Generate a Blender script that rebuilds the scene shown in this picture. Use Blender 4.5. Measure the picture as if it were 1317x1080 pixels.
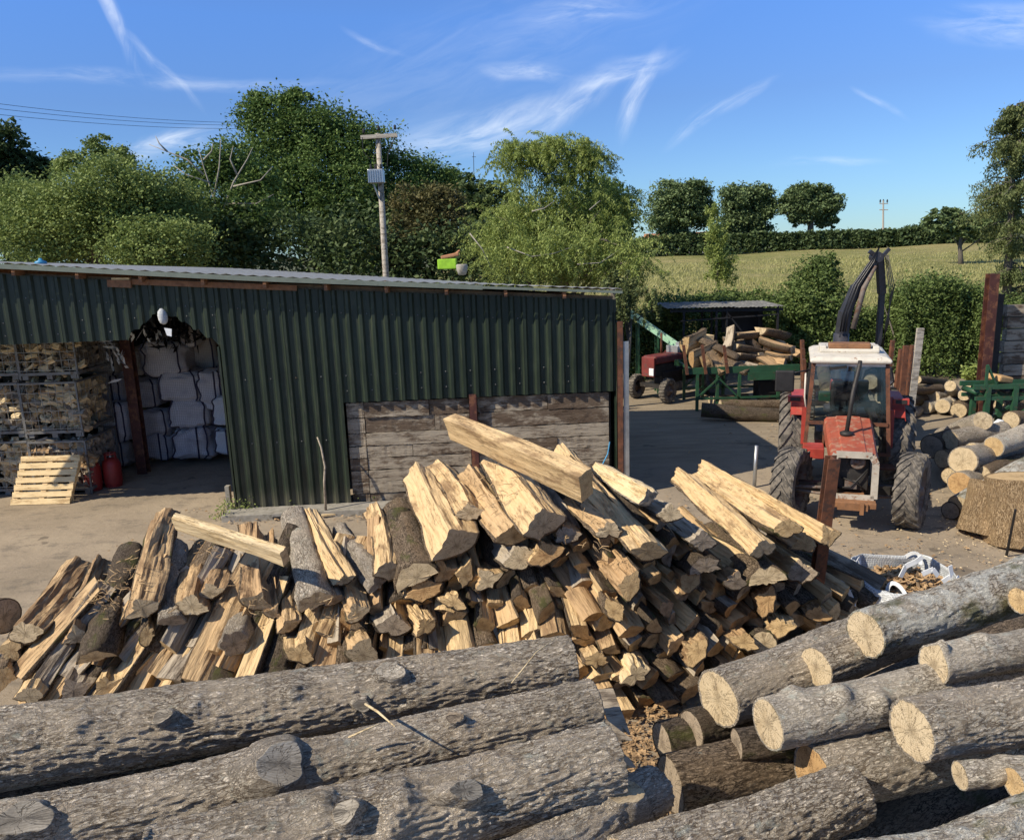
import bpy, math, random
import numpy as np
from mathutils import Vector, Matrix, Euler

for o in list(bpy.data.objects): bpy.data.objects.remove(o)
sc = bpy.context.scene
COL = sc.collection
R = math.radians
rnd = random.Random(7)
rng = np.random.default_rng(7)

# ------------------------------------------------------------------ camera
HC = 4.2; PITCH = R(12.2); ROLL = R(2.0); FPX = 1033.0; IW, IH = 1317.0, 1080.0
FW = Vector((0, math.cos(PITCH), -math.sin(PITCH)))
R0 = Vector((1, 0, 0)); U0 = R0.cross(FW)
RT = R0*math.cos(ROLL) - U0*math.sin(ROLL); UP = R0*math.sin(ROLL) + U0*math.cos(ROLL)
CAM = Vector((0, 0, HC))
cd = bpy.data.cameras.new('camera'); cam = bpy.data.objects.new('camera', cd); COL.objects.link(cam)
cd.sensor_fit = 'HORIZONTAL'; cd.sensor_width = 36.0; cd.lens = 36.0*FPX/IW
cd.clip_start = 0.05; cd.clip_end = 3000
m = Matrix((RT, UP, -FW)).transposed().to_4x4(); m.translation = CAM
cam.matrix_world = m
sc.camera = cam

def ray(px, py): return FW + RT*((px-IW/2)/FPX) + UP*((IH/2-py)/FPX)
def at(px, py, Y):
    d = ray(px, py); return CAM + d*(Y/d.y)
def gnd(px, py, z=0.0):
    d = ray(px, py); return CAM + d*((z-HC)/d.z)

# ------------------------------------------------------------------ sun, sky, exposure
SUNV = Vector((-0.674, -0.330, 0.640)).normalized()
sl = bpy.data.lights.new('sun', 'SUN'); sl.energy = 4.6; sl.angle = R(0.5); sl.color = (1.0, 0.885, 0.70)
so = bpy.data.objects.new('sun', sl); COL.objects.link(so); so.location = (-20, -10, 25)
so.rotation_euler = SUNV.to_track_quat('Z', 'Y').to_euler()

class NT:
    """small helper for node trees"""
    def __init__(s, tree): s.t = tree; s.n = tree.nodes; s.l = tree.links; s.n.clear()
    def N(s, typ, ins=None, **props):
        nd = s.n.new(typ)
        for k, v in props.items(): setattr(nd, k, v)
        if ins:
            for k, v in ins.items():
                sk = nd.inputs[k]
                if isinstance(v, bpy.types.NodeSocket): s.l.new(v, sk)
                else:
                    if isinstance(v, tuple) and len(v) == 3 and sk.type == 'RGBA': v = (*v, 1)
                    sk.default_value = v
        return nd
    def M(s, op, a, b=0.0, c=0.0, clamp=False):
        nd = s.N('ShaderNodeMath', {0: a, 1: b, 2: c}, operation=op); nd.use_clamp = clamp; return nd.outputs[0]
    def V(s, op, a, b=(0, 0, 0)):
        nd = s.N('ShaderNodeVectorMath', {0: a, 1: b}, operation=op)
        return nd.outputs['Value'] if op in ('LENGTH', 'DOT_PRODUCT') else nd.outputs[0]
    def noise(s, vec, scale=5, detail=6, rough=.55, dist=0.0):
        return s.N('ShaderNodeTexNoise', {'Vector': vec, 'Scale': scale, 'Detail': detail, 'Roughness': rough, 'Distortion': dist}).outputs[0]
    def ramp(s, fac, stops, interp='LINEAR'):
        nd = s.N('ShaderNodeValToRGB', {'Fac': fac}); cr = nd.color_ramp; cr.interpolation = interp
        while len(cr.elements) < len(stops): cr.elements.new(0.5)
        for e, (p, c) in zip(cr.elements, stops):
            e.position = p; e.color = (c, c, c, 1) if isinstance(c, (int, float)) else (*c, 1)
        return nd.outputs[0]
    def mix(s, f, a, b, blend='MIX'):
        nd = s.N('ShaderNodeMix', data_type='RGBA', blend_type=blend)
        for i, v in ((0, f), (6, a), (7, b)):
            if isinstance(v, bpy.types.NodeSocket): s.l.new(v, nd.inputs[i])
            else: nd.inputs[i].default_value = (*v, 1) if isinstance(v, tuple) else v
        return nd.outputs[2]
    def smooth(s, v, a, b):
        return s.N('ShaderNodeMapRange', {0: v, 1: a, 2: b, 3: 0.0, 4: 1.0}, interpolation_type='SMOOTHSTEP').outputs[0]

w = bpy.data.worlds.new('World'); sc.world = w; w.use_nodes = True
nt = NT(w.node_tree)
sky = nt.N('ShaderNodeTexSky', sky_type='NISHITA')
sky.sun_disc = False; sky.sun_elevation = math.asin(SUNV.z); sky.sun_rotation = math.atan2(SUNV.x, SUNV.y)
sky.altitude = 600; sky.air_density = 1.0; sky.dust_density = 0.0; sky.ozone_density = 4.0
dirv = nt.N('ShaderNodeTexCoord').outputs['Generated']
sep = nt.N('ShaderNodeSeparateXYZ', {0: dirv})
yy = nt.M('MAXIMUM', sep.outputs[1], 0.02)
su = nt.M('DIVIDE', sep.outputs[0], yy); sv = nt.M('DIVIDE', sep.outputs[2], yy)
suv = nt.N('ShaderNodeCombineXYZ', {0: su, 1: sv, 2: 0.0}).outputs[0]
warp = nt.N('ShaderNodeTexNoise', {'Vector': suv, 'Scale': 5.0, 'Detail': 4.0}).outputs[1]
suvw = nt.V('ADD', suv, nt.V('MULTIPLY', nt.V('SUBTRACT', warp, (.5, .5, .5)), (.07, .05, 0)))
# wisps of cirrus: centre (tangent-plane u, v), half length, half width, angle, strength, streak scale
def uv(px, py):
    d = ray(px, py); return d.x/d.y, d.z/d.y
WISPS = [(150, 25, 62, 9, -75, .75), (215, 95, 50, 6, -45, .5), (600, 172, 105, 24, 14, .55), (730, 135, 70, 17, 30, .5),
         (805, 95, 58, 13, 12, .6), (822, 120, 45, 11, 62, .85), (680, 98, 50, 9, -5, .55), (925, 143, 58, 8, 30, .6),
         (1130, 130, 30, 4, -30, .4), (750, 12, 75, 16, 4, .4), (1300, 38, 90, 22, -5, .45), (190, 105, 230, 8, -4, .30),
         (220, 185, 80, 14, 8, .65), (480, 60, 36, 5, -22, .25), (1060, 210, 60, 5, 2, .3), (640, 60, 330, 60, 20, .10)]
acc = None
for (px, py, hl, hw, ang, st) in WISPS:
    cu, cv = uv(px, py)
    rel = nt.V('SUBTRACT', suvw, (cu, cv, 0.0))
    rot = nt.N('ShaderNodeVectorRotate', {'Vector': rel, 'Angle': R(-ang)}, rotation_type='Z_AXIS').outputs[0]
    scl = nt.V('MULTIPLY', rot, (FPX/hl*.9, FPX/hw*.9, 0.0))
    ln = nt.V('LENGTH', scl)
    msk = nt.smooth(ln, 1.35, 0.0)
    str_ = nt.noise(nt.V('ADD', nt.V('MULTIPLY', rot, (9.0, 42.0, 0.0)), (px*.1, py*.1, 0)), 1.0, 7, .62, .8)
    v = nt.M('MULTIPLY', nt.M('MULTIPLY', msk, nt.smooth(str_, .30, .78)), st)
    acc = v if acc is None else nt.M('ADD', acc, v)
acc = nt.M('MINIMUM', acc, 0.9)
front = nt.smooth(sep.outputs[1], 0.02, 0.2)
acc = nt.M('MULTIPLY', acc, front)
skyc = nt.N('ShaderNodeHueSaturation', {'Saturation': 1.0, 'Color': sky.outputs[0]}).outputs[0]
grade = nt.ramp(sep.outputs[2], [(0.0, (.36, .54, .74)), (.08, (.46, .61, .824)), (.16, (.504, .633, .88)), (.25, (.578, .80, 1.16)), (.65, (1.2, 1.03, .95))])
skyc = nt.V('MULTIPLY', skyc, grade)
skc = nt.mix(acc, skyc, (7.6, 8.0, 8.4))
bg = nt.N('ShaderNodeBackground', {'Color': skc, 'Strength': 0.115})
nt.N('ShaderNodeOutputWorld', {0: bg.outputs[0]})
sc.view_settings.view_transform = 'Standard'; sc.view_settings.look = 'None'
sc.view_settings.exposure = 0.40; sc.view_settings.gamma = 1.0; sc.view_settings.use_curve_mapping = False
sc.render.engine = 'CYCLES'
sc.render.resolution_x = 1024; sc.render.resolution_y = 839
sc.cycles.max_bounces = 6; sc.cycles.transparent_max_bounces = 8

# ------------------------------------------------------------------ numpy noise
_T = rng.random((64, 64, 64)).astype(np.float32)
def vnoise(P):
    P = np.asarray(P, dtype=np.float64); i = np.floor(P).astype(np.int64); f = P - i; f = f*f*(3-2*f)
    i0 = i & 63; i1 = (i+1) & 63
    x0, y0, z0 = i0.T; x1, y1, z1 = i1.T; fx, fy, fz = f.T
    c = lambda a, b, d: _T[a, b, d]
    a = c(x0, y0, z0)*(1-fx)+c(x1, y0, z0)*fx; b = c(x0, y1, z0)*(1-fx)+c(x1, y1, z0)*fx
    d = c(x0, y0, z1)*(1-fx)+c(x1, y0, z1)*fx; e = c(x0, y1, z1)*(1-fx)+c(x1, y1, z1)*fx
    return (a*(1-fy)+b*fy)*(1-fz) + (d*(1-fy)+e*fy)*fz
def fbm(P, o=4):
    s = 0; a = .5; P = np.array(P, float)
    for k in range(o): s = s + a*vnoise(P+17.3*k); P = P*2.03; a *= .5
    return s

# ------------------------------------------------------------------ object helpers
def tag(o, label=None, cat=None, group=None, kind=None):
    if label: o['label'] = label
    if cat: o['category'] = cat
    if group: o['group'] = group
    if kind: o['kind'] = kind
    return o
def empty(name, loc, label, cat, group=None, rot=None):
    o = bpy.data.objects.new(name, None); COL.objects.link(o); o.location = loc
    if rot is not None:
        if isinstance(rot, (int, float)): o.rotation_euler = (0, 0, rot)
        else: o.rotation_euler = rot
    o.empty_display_size = .2
    return tag(o, label, cat, group)
def wmat(o):
    mm = Matrix.LocRotScale(o.location, o.rotation_euler, o.scale)
    return wmat(o.parent) @ mm if o.parent else mm
def mesh_np(name, V, F, mats=None, midx=None, smooth=False):
    """V (n,3), F list of tuples or int array (m,k)"""
    me = bpy.data.meshes.new(name); V = np.asarray(V, dtype=np.float32)
    if isinstance(F, np.ndarray):
        me.vertices.add(len(V)); me.vertices.foreach_set('co', V.ravel())
        k = F.shape[1]; me.loops.add(F.size); me.loops.foreach_set('vertex_index', F.astype(np.int32).ravel())
        me.polygons.add(len(F)); me.polygons.foreach_set('loop_start', np.arange(len(F), dtype=np.int32)*k)
        me.update(calc_edges=True)
    else:
        me.from_pydata([tuple(map(float, v)) for v in V], [], F)
    for mt in (mats if isinstance(mats, (list, tuple)) else [mats]):
        if mt: me.materials.append(mt)
    if midx is not None: me.polygons.foreach_set('material_index', np.asarray(midx, dtype=np.int32))
    if smooth: me.polygons.foreach_set('use_smooth', np.ones(len(me.polygons), dtype=bool))
    me.update(); return me
def link(name, me, parent=None, loc=None, rot=None):
    o = bpy.data.objects.new(name, me); COL.objects.link(o)
    if parent: o.parent = parent
    if loc is not None: o.location = loc
    if rot is not None: o.rotation_euler = rot
    return o

class MB:
    """collects shapes in world coordinates; build() links them as ONE mesh, local to its parent"""
    def __init__(s): s.v = []; s.f = []
    def add(s, vs, fs):
        b = len(s.v); s.v += [Vector(v) for v in vs]; s.f += [tuple(i+b for i in f) for f in fs]; return s
    def box(s, c, d, rot=None):
        c = Vector(c); x, y, z = [k/2 for k in d]
        vs = [Vector((i*x, j*y, k*z)) for i in (-1, 1) for j in (-1, 1) for k in (-1, 1)]
        if rot is not None: vs = [rot @ v for v in vs]
        return s.add([c+v for v in vs], [(0, 1, 3, 2), (4, 6, 7, 5), (0, 4, 5, 1), (2, 3, 7, 6), (0, 2, 6, 4), (1, 5, 7, 3)])
    def bar(s, a, b, w, h, up=(0, 0, 1)):
        a, b = Vector(a), Vector(b); x = (b-a); L = x.length; x.normalize(); up = Vector(up)
        if abs(x.dot(up)) > .98: up = Vector((0, 1, 0)) if abs(x.y) < .9 else Vector((1, 0, 0))
        y = up.cross(x).normalized(); z = x.cross(y)
        rot = Matrix((x, y, z)).transposed()
        return s.box((a+b)/2, (L, w, h), rot)
    def ibeam(s, a, b, w, h, t=.012, up=(0, 0, 1)):
        a, b = Vector(a), Vector(b); x = (b-a).normalized(); up = Vector(up)
        y = up.cross(x).normalized(); z = x.cross(y)
        s.bar(a+z*(h/2-t/2), b+z*(h/2-t/2), w, t, up); s.bar(a-z*(h/2-t/2), b-z*(h/2-t/2), w, t, up)
        return s.bar(a, b, t, h-2*t-.001, up)
    def tube(s, pts, rad, n=8, cap=True):
        pts = [Vector(p) for p in pts]; m_ = len(pts)
        if isinstance(rad, (int, float)): rad = [rad]*m_
        vs = []; fs = []
        ref = Vector((0, 0, 1))
        t0 = (pts[-1]-pts[0]).normalized()
        if abs(t0.dot(ref)) > .9: ref = Vector((1, 0, 0))
        for i, p in enumerate(pts):
            t = (pts[min(i+1, m_-1)]-pts[max(i-1, 0)]).normalized()
            y = ref.cross(t).normalized(); z = t.cross(y)
            for k in range(n):
                a = 2*math.pi*k/n; vs.append(p+(y*math.cos(a)+z*math.sin(a))*rad[i])
        for i in range(m_-1):
            for k in range(n):
                k2 = (k+1) % n; fs.append((i*n+k, i*n+k2, (i+1)*n+k2, (i+1)*n+k))
        if cap: fs += [tuple(range(n))[::-1], tuple((m_-1)*n+k for k in range(n))]
        return s.add(vs, fs)
    def lathe(s, c, axis, prof, n=20, cap=True):
        """prof: list of (distance along axis, radius)"""
        c = Vector(c); x = Vector(axis).normalized(); ref = Vector((0, 0, 1)) if abs(x.z) < .9 else Vector((1, 0, 0))
        y = ref.cross(x).normalized(); z = x.cross(y); vs = []; fs = []
        for d, r_ in prof:
            for k in range(n):
                a = 2*math.pi*k/n; vs.append(c+x*d+(y*math.cos(a)+z*math.sin(a))*r_)
        for i in range(len(prof)-1):
            for k in range(n):
                k2 = (k+1) % n; fs.append((i*n+k, i*n+k2, (i+1)*n+k2, (i+1)*n+k))
        if cap: fs += [tuple(range(n))[::-1], tuple((len(prof)-1)*n+k for k in range(n))]
        return s.add(vs, fs)
    def quad(s, a, b, c, d): return s.add([a, b, c, d], [(0, 1, 2, 3)])
    def build(s, name, mat, parent=None, smooth=False, kind=None, bevel=0):
        vs = s.v
        if parent is not None:
            inv = wmat(parent).inverted(); vs = [inv @ v for v in vs]
        me = bpy.data.meshes.new(name); me.from_pydata([tuple(v) for v in vs], [], s.f)
        if mat: me.materials.append(mat)
        if smooth:
            me.polygons.foreach_set('use_smooth', np.ones(len(me.polygons), dtype=bool))
        me.update(); o = link(name, me, parent)
        if bevel:
            b = o.modifiers.new('bevel', 'BEVEL'); b.width = bevel; b.segments = 2; b.limit_method = 'ANGLE'
        if kind: o['kind'] = kind
        return o

# ------------------------------------------------------------------ materials
def newmat(name):
    mt = bpy.data.materials.new(name); mt.use_nodes = True; return mt, NT(mt.node_tree)
def finish(t, col, rough=.7, metal=0.0, bump=None, bstr=.5, bdist=.01, spec=.5, extra=None):
    ins = {'Base Color': col, 'Roughness': rough, 'Metallic': metal, 'Specular IOR Level': spec}
    if extra: ins.update(extra)
    if bump is not None:
        ins['Normal'] = t.N('ShaderNodeBump', {'Strength': bstr, 'Distance': bdist, 'Height': bump}).outputs[0]
    p = t.N('ShaderNodeBsdfPrincipled', ins); t.N('ShaderNodeOutputMaterial', {0: p.outputs[0]})
def ocoord(t, k=13.0):
    tc = t.N('ShaderNodeTexCoord').outputs['Object']; oi = t.N('ShaderNodeObjectInfo').outputs['Random']
    off = t.N('ShaderNodeCombineXYZ', {0: t.M('MULTIPLY', oi, k), 1: t.M('MULTIPLY', oi, k*2.3), 2: t.M('MULTIPLY', oi, k*3.1)}).outputs[0]
    return tc, t.V('ADD', tc, off), oi
def m_plain(name, col, rough=.6, metal=0.0, var=.35, wear=None, wscale=9, wamt=.5, bump=.15, scale=6):
    mt, t = newmat(name); tc, pc, oi = ocoord(t)
    n = t.noise(pc, scale, 8, .62); c2 = tuple(k*(1-var) for k in col); c3 = tuple(min(1, k*(1+var*.6)) for k in col)
    c = t.ramp(n, [(.3, c2), (.55, col), (.75, c3)])
    if wear:
        wn = t.noise(t.V('ADD', pc, (3, 7, 1)), wscale, 9, .7)
        c = t.mix(t.smooth(wn, 1-wamt-.06, 1-wamt+.06), c, wear)
    finish(t, c, rough, metal, n, bump, .01); return mt
def m_bark(name, dark, mid, light, lichen=(.55, .57, .50), lamt=.25, sx=7, sr=26, bd=.012, moss=0.0):
    mt, t = newmat(name); tc, pc, oi = ocoord(t)
    n1 = t.N('ShaderNodeTexNoise', {'Vector': pc, 'Scale': 6.0, 'Detail': 3.0}).outputs[1]
    q = t.V('MULTIPLY', t.V('ADD', pc, t.V('MULTIPLY', t.V('SUBTRACT', n1, (.5, .5, .5)), (.05, .05, .05))), (sx, sr, sr))
    na = t.noise(t.V('MULTIPLY', q, (1.5, 1.7, 1.7)), 1.0, 5, .6); nb = t.noise(t.V('MULTIPLY', q, (3.2, 3.6, 3.6)), 1.0, 4, .6)
    ra = t.M('SUBTRACT', 1.0, t.smooth(t.M('ABSOLUTE', t.M('SUBTRACT', na, .5)), 0.0, .075)); rb = t.M('SUBTRACT', 1.0, t.smooth(t.M('ABSOLUTE', t.M('SUBTRACT', nb, .5)), 0.0, .10))
    e = t.M('SUBTRACT', 1.0, t.M('MAXIMUM', t.M('MULTIPLY', ra, .9), t.M('MULTIPLY', rb, .55)))
    f = t.noise(t.V('MULTIPLY', pc, (sx*5, sr*3.5, sr*3.5)), 1.0, 8, .72)
    g = t.noise(t.V('MULTIPLY', pc, (4, 6, 6)), 1.0, 4, .55)
    h = t.M('ADD', t.M('MULTIPLY', e, .8), t.M('MULTIPLY', f, .55))
    c = t.mix(t.smooth(e, .15, .75), dark, t.ramp(f, [(.30, mid), (.66, light)]))  # dark colour along the fissures stands in for shade in the cracks
    c = t.mix(t.smooth(g, .40, .66), c, t.mix(.55, c, tuple(k*1.2 for k in mid)))
    g3 = t.noise(t.V('MULTIPLY', pc, (1.6, 3, 3)), 1.0, 5, .6); c = t.mix(t.M('MULTIPLY', t.smooth(g3, .48, .68), .45), c, tuple(k*.55 for k in mid))
    ln = t.noise(t.V('MULTIPLY', pc, (9, 11, 11)), 1.0, 9, .72)
    c = t.mix(t.M('MULTIPLY', t.smooth(ln, .66-lamt*.35, .76-lamt*.3), .75), c, lichen)
    if moss:
        mn = t.noise(t.V('ADD', t.V('MULTIPLY', pc, (3, 5, 5)), (9, 2, 5)), 1.0, 7, .65)
        c = t.mix(t.M('MULTIPLY', t.smooth(mn, .58-moss*.2, .68-moss*.1), .8), c, (.10, .105, .035))
    finish(t, c, .93, 0, h, 1.0, bd*1.05, spec=.2); return mt
def m_wood(name, pale, mid, brown, bamt=.4, bd=.008):
    mt, t = newmat(name); tc, pc, oi = ocoord(t)
    n1 = t.N('ShaderNodeTexNoise', {'Vector': pc, 'Scale': 3.0, 'Detail': 3.0}).outputs[1]
    q = t.V('ADD', pc, t.V('MULTIPLY', t.V('SUBTRACT', n1, (.5, .5, .5)), (.0, .06, .06)))
    g = t.noise(t.V('MULTIPLY', q, (5, 70, 70)), 1.0, 7, .65)
    g2 = t.noise(t.V('MULTIPLY', q, (1.6, 14, 14)), 1.0, 6, .6)
    blot = t.noise(t.V('MULTIPLY', pc, (3, 7, 7)), 1.0, 7, .65)
    c = t.ramp(g, [(.25, mid), (.5, pale), (.8, tuple(min(1, k*1.08) for k in pale))])
    c = t.mix(t.smooth(g2, .46, .72), c, mid)
    shift = t.M('MULTIPLY', t.M('SUBTRACT', oi, .5), .22)
    c = t.mix(t.M('MULTIPLY', t.smooth(t.M('ADD', blot, shift), .63-bamt*.25, .76-bamt*.2), .8), c, brown)
    kk = t.noise(t.V('MULTIPLY', q, (2.2, 40, 40)), 1.0, 5, .6)
    line = t.M('SUBTRACT', 1.0, t.smooth(t.M('ABSOLUTE', t.M('SUBTRACT', kk, .5)), .0, .016))
    line = t.M('MULTIPLY', line, t.smooth(g2, .45, .6))
    c = t.mix(t.M('MULTIPLY', line, .75), c, brown)
    h = t.M('SUBTRACT', t.M('ADD', t.M('MULTIPLY', g, .7), t.M('MULTIPLY', g2, 1.2)), t.M('MULTIPLY', line, .35))
    finish(t, c, .85, 0, h, 1.0, bd*1.8, spec=.2); return mt
def m_end(name, pale, mid, cdark):
    mt, t = newmat(name); tc, pc, oi = ocoord(t)
    s_ = t.N('ShaderNodeSeparateXYZ', {0: tc}); y, z = s_.outputs[1], s_.outputs[2]
    n1 = t.M('MULTIPLY', t.M('SUBTRACT', t.noise(pc, 9, 3), .5), .05)
    r_ = t.M('ADD', t.M('SQRT', t.M('ADD', t.M('MULTIPLY', y, y), t.M('MULTIPLY', z, z))), n1)
    ring = t.M('SINE', t.M('MULTIPLY', r_, 620.0))
    ang = t.M('ARCTAN2', z, y)
    ca = t.noise(t.N('ShaderNodeCombineXYZ', {0: t.M('ADD', t.M('MULTIPLY', ang, 2.2), t.M('MULTIPLY', oi, 90)), 1: t.M('MULTIPLY', r_, 5.0), 2: 0.0}).outputs[0], 1.6, 5, .6)
    crack = t.M('SUBTRACT', 1.0, t.smooth(t.M('ABSOLUTE', t.M('SUBTRACT', ca, .5)), 0.0, .018))
    near = t.smooth(r_, .24, .04)
    crack = t.M('MULTIPLY', crack, near)
    fib = t.noise(t.V('MULTIPLY', pc, (60, 130, 130)), 1.0, 4, .6)
    saw = t.noise(t.V('MULTIPLY', pc, (1, 90, 6)), 1.0, 3, .5)
    bl = t.noise(pc, 11, 6, .65)
    c = t.ramp(t.M('ADD', t.M('MULTIPLY', ring, .10), t.M('ADD', t.M('MULTIPLY', fib, .5), t.M('MULTIPLY', saw, .3))), [(.2, mid), (.5, pale)])
    c = t.mix(t.smooth(bl, .46, .72), c, mid)
    c = t.mix(t.M('MULTIPLY', t.smooth(r_, .05, .0), .35), c, cdark)
    c = t.mix(t.M('MULTIPLY', crack, .9), c, cdark)
    finish(t, c, .85, 0, t.M('SUBTRACT', t.M('ADD', t.M('MULTIPLY', fib, .4), t.M('MULTIPLY', saw, .5)), crack), .7, .006, spec=.2); return mt

MAT = {}
MAT['bark_grey'] = m_bark('bark_grey', (.19, .148, .108), (.62, .53, .42), (.80, .73, .61), lamt=.26, sx=9, sr=30, bd=.022)
MAT['bark_lichen'] = m_bark('bark_lichen', (.13, .105, .080), (.46, .40, .315), (.68, .63, .54), lichen=(.66, .66, .60), lamt=.62, sx=9, sr=24, moss=.35)
MAT['bark_smooth'] = m_bark('bark_smooth', (.18, .15, .115), (.52, .455, .36), (.70, .64, .54), lamt=.36, sx=14, sr=38, bd=.006)
MAT['bark_brown'] = m_bark('bark_brown', (.045, .032, .022), (.20, .145, .095), (.40, .31, .22), lamt=.12, sx=10, sr=30, bd=.012, moss=.1)
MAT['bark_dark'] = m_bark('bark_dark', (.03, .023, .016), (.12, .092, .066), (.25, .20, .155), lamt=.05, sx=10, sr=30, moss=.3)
MAT['bark_tan'] = m_bark('bark_tan', (.16, .10, .05), (.42, .29, .16), (.60, .45, .28), lamt=.05, sx=7, sr=22, bd=.02)
MAT['wood_pale'] = m_wood('wood_pale', (.64, .47, .26), (.48, .33, .17), (.24, .15, .08), .30)
MAT['wood_fresh'] = m_wood('wood_fresh', (.54, .38, .21), (.38, .255, .135), (.20, .125, .07), .48)
MAT['wood_cream'] = m_wood('wood_cream', (.72, .58, .36), (.58, .42, .22), (.40, .27, .14), .12)
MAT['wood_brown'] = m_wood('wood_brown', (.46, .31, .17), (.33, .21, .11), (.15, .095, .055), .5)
MAT['wood_grey'] = m_wood('wood_grey', (.42, .36, .28), (.30, .25, .19), (.13, .10, .075), .5)
MAT['end_pale'] = m_end('end_pale', (.58, .47, .31), (.40, .31, .19), (.10, .065, .035))
MAT['end_yellow'] = m_end('end_yellow', (.60, .44, .24), (.43, .29, .14), (.16, .09, .04))
MAT['end_orange'] = m_end('end_orange', (.50, .33, .16), (.36, .215, .10), (.16, .08, .035))
MAT['end_weather'] = m_end('end_weather', (.46, .41, .33), (.27, .235, .185), (.07, .055, .04))
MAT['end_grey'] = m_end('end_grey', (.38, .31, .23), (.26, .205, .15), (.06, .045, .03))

# ------------------------------------------------------------------ logs
def frame(p0, p1):
    x = (p1-p0).normalized(); ref = Vector((0, 0, 1))
    if abs(x.z) > .95: ref = Vector((0, 1, 0))
    y = ref.cross(x).normalized(); z = x.cross(y)
    return Matrix((x, y, z)).transposed().to_euler()
_cnt = [0]; _last = [None]
def round_log(p0, p1, r0, r1, label, bark='bark_grey', end='end_pale', nl=60, nr=48, amp=.012, bend=.02, knots=(), group=None,
              name='log', stretch=(11, 50), ends=True, ragged=0.0, cut0=0.0):
    """p0 -> p1 axis (world). knots: (t, angle, height, width)"""
    _cnt[0] += 1; seed = _cnt[0]*3.71
    p0, p1 = Vector(p0), Vector(p1); L = (p1-p0).length
    root = empty(name, p0, label, 'log', group, frame(p0, p1))
    ts = np.linspace(0, 1, nl); an = np.linspace(0, 2*math.pi, nr, endpoint=False)
    T, A = np.meshgrid(ts, an, indexing='ij'); T = T.ravel(); A = A.ravel()
    rr = r0+(r1-r0)*T
    # slow wander of the axis
    wy = (fbm(np.c_[T*2.2+seed, T*0+seed, T*0], 3)-.5)*bend*4; wz = (fbm(np.c_[T*2.2-seed, T*0, T*0+seed], 3)-.5)*bend*4
    env = np.sin(np.pi*np.clip(T, 0, 1)); wy *= env; wz *= env
    X = T*L; cy, cz = np.cos(A), np.sin(A)
    P = np.c_[X, rr*cy, rr*cz]
    lump = (fbm(np.c_[P[:, 0]*1.9+seed, P[:, 1]*3, P[:, 2]*3+seed], 3)-.45)*rr*.22
    q = np.c_[P[:, 0]*stretch[0]+seed*2, P[:, 1]*stretch[1], P[:, 2]*stretch[1]]
    wq = (fbm(np.c_[P[:, 0]*6, P[:, 1]*6+seed, P[:, 2]*6], 2)-.4)[:, None]*np.array([[0, 2.0, 2.0]])
    n = vnoise(q+wq); n2 = vnoise((q+wq)*2.1+5)
    ridge = ((1-np.abs(2*n-1)*1.5)*.6+(1-np.abs(2*n2-1)*1.5)*.4)*.75
    rad = rr+lump+amp*ridge
    for (kt, ka, kh, kw) in knots:
        d2 = ((X-kt*L)/kw)**2+((np.angle(np.exp(1j*(A-ka))))*rr/kw)**2
        rad = rad+kh*np.exp(-d2)*(.75+.5*fbm(P*18+seed, 3))
    edge = np.minimum(T, 1-T)*nl
    if ragged:
        X = X-np.where(T > .5, ragged, 0)*(T > .999)*vnoise(np.c_[A*3+seed, A*0, A*0])
    V = np.c_[X, rad*cy+wy, rad*cz+wz]
    i = np.arange(nl-1)[:, None]*nr; k = np.arange(nr)[None, :]; k2 = (k+1) % nr
    F = np.stack([i+k, i+k2, i+nr+k2, i+nr+k], -1).reshape(-1, 4)
    # inward lips at both ends so the bark has thickness
    nV = len(V); lips = []
    for e_, base in ((0, 0), (1, (nl-1)*nr)):
        ring = V[base:base+nr].copy(); c = ring.mean(0); rg = c+(ring-c)*.90; rg[:, 0] = ring[:, 0]+(.004 if e_ == 0 else -.004)
        lips.append(rg)
    V2 = np.vstack([V]+lips); k = np.arange(nr); k2 = (k+1) % nr
    F = np.vstack([F, np.stack([k2, k, nV+k, nV+k2], -1), np.stack([(nl-1)*nr+k, (nl-1)*nr+k2, nV+nr+k2, nV+nr+k], -1)])
    link('bark', mesh_np('bark', V2, F, MAT[bark], smooth=True), root)
    if ends:
        for e_, base in ((0, 0), (1, (nl-1)*nr)):
            ring = V[base:base+nr]; c = ring.mean(0); VV = []; FF = []
            fr = (0.0, .3, .6, .80, .93)
            VV.append(c)
            for f_ in fr[1:]:
                q_ = c+(ring-c)*f_; q_[:, 0] = ring[:, 0]*1.0+(.002 if e_ == 0 else -.002)
                q_[:, 0] += (vnoise(q_*14+seed)-.5)*.006; VV.extend(q_)
            VV = np.array(VV); VV[0, 0] = VV[1:nr+1, 0].mean()
            if ragged and e_ == 1: VV[:, 0] += (fbm(VV*30+seed, 3)-.5)*ragged
            for k_ in range(nr):
                kk = (k_+1) % nr; FF.append((0, 1+kk, 1+k_) if e_ == 0 else (0, 1+k_, 1+kk))
                for j in range(len(fr)-2):
                    a_ = 1+j*nr
                    FF.append((a_+k_, a_+kk, a_+nr+kk, a_+nr+k_) if e_ == 0 else (a_+kk, a_+k_, a_+nr+k_, a_+nr+kk))
            VV = VV-c  # the disc's own origin sits at the pith, so rings and cracks centre there
            link('cut_end', mesh_np('cut_end', VV, FF, MAT[end], smooth=False), root, loc=tuple(c))
    return root

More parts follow.
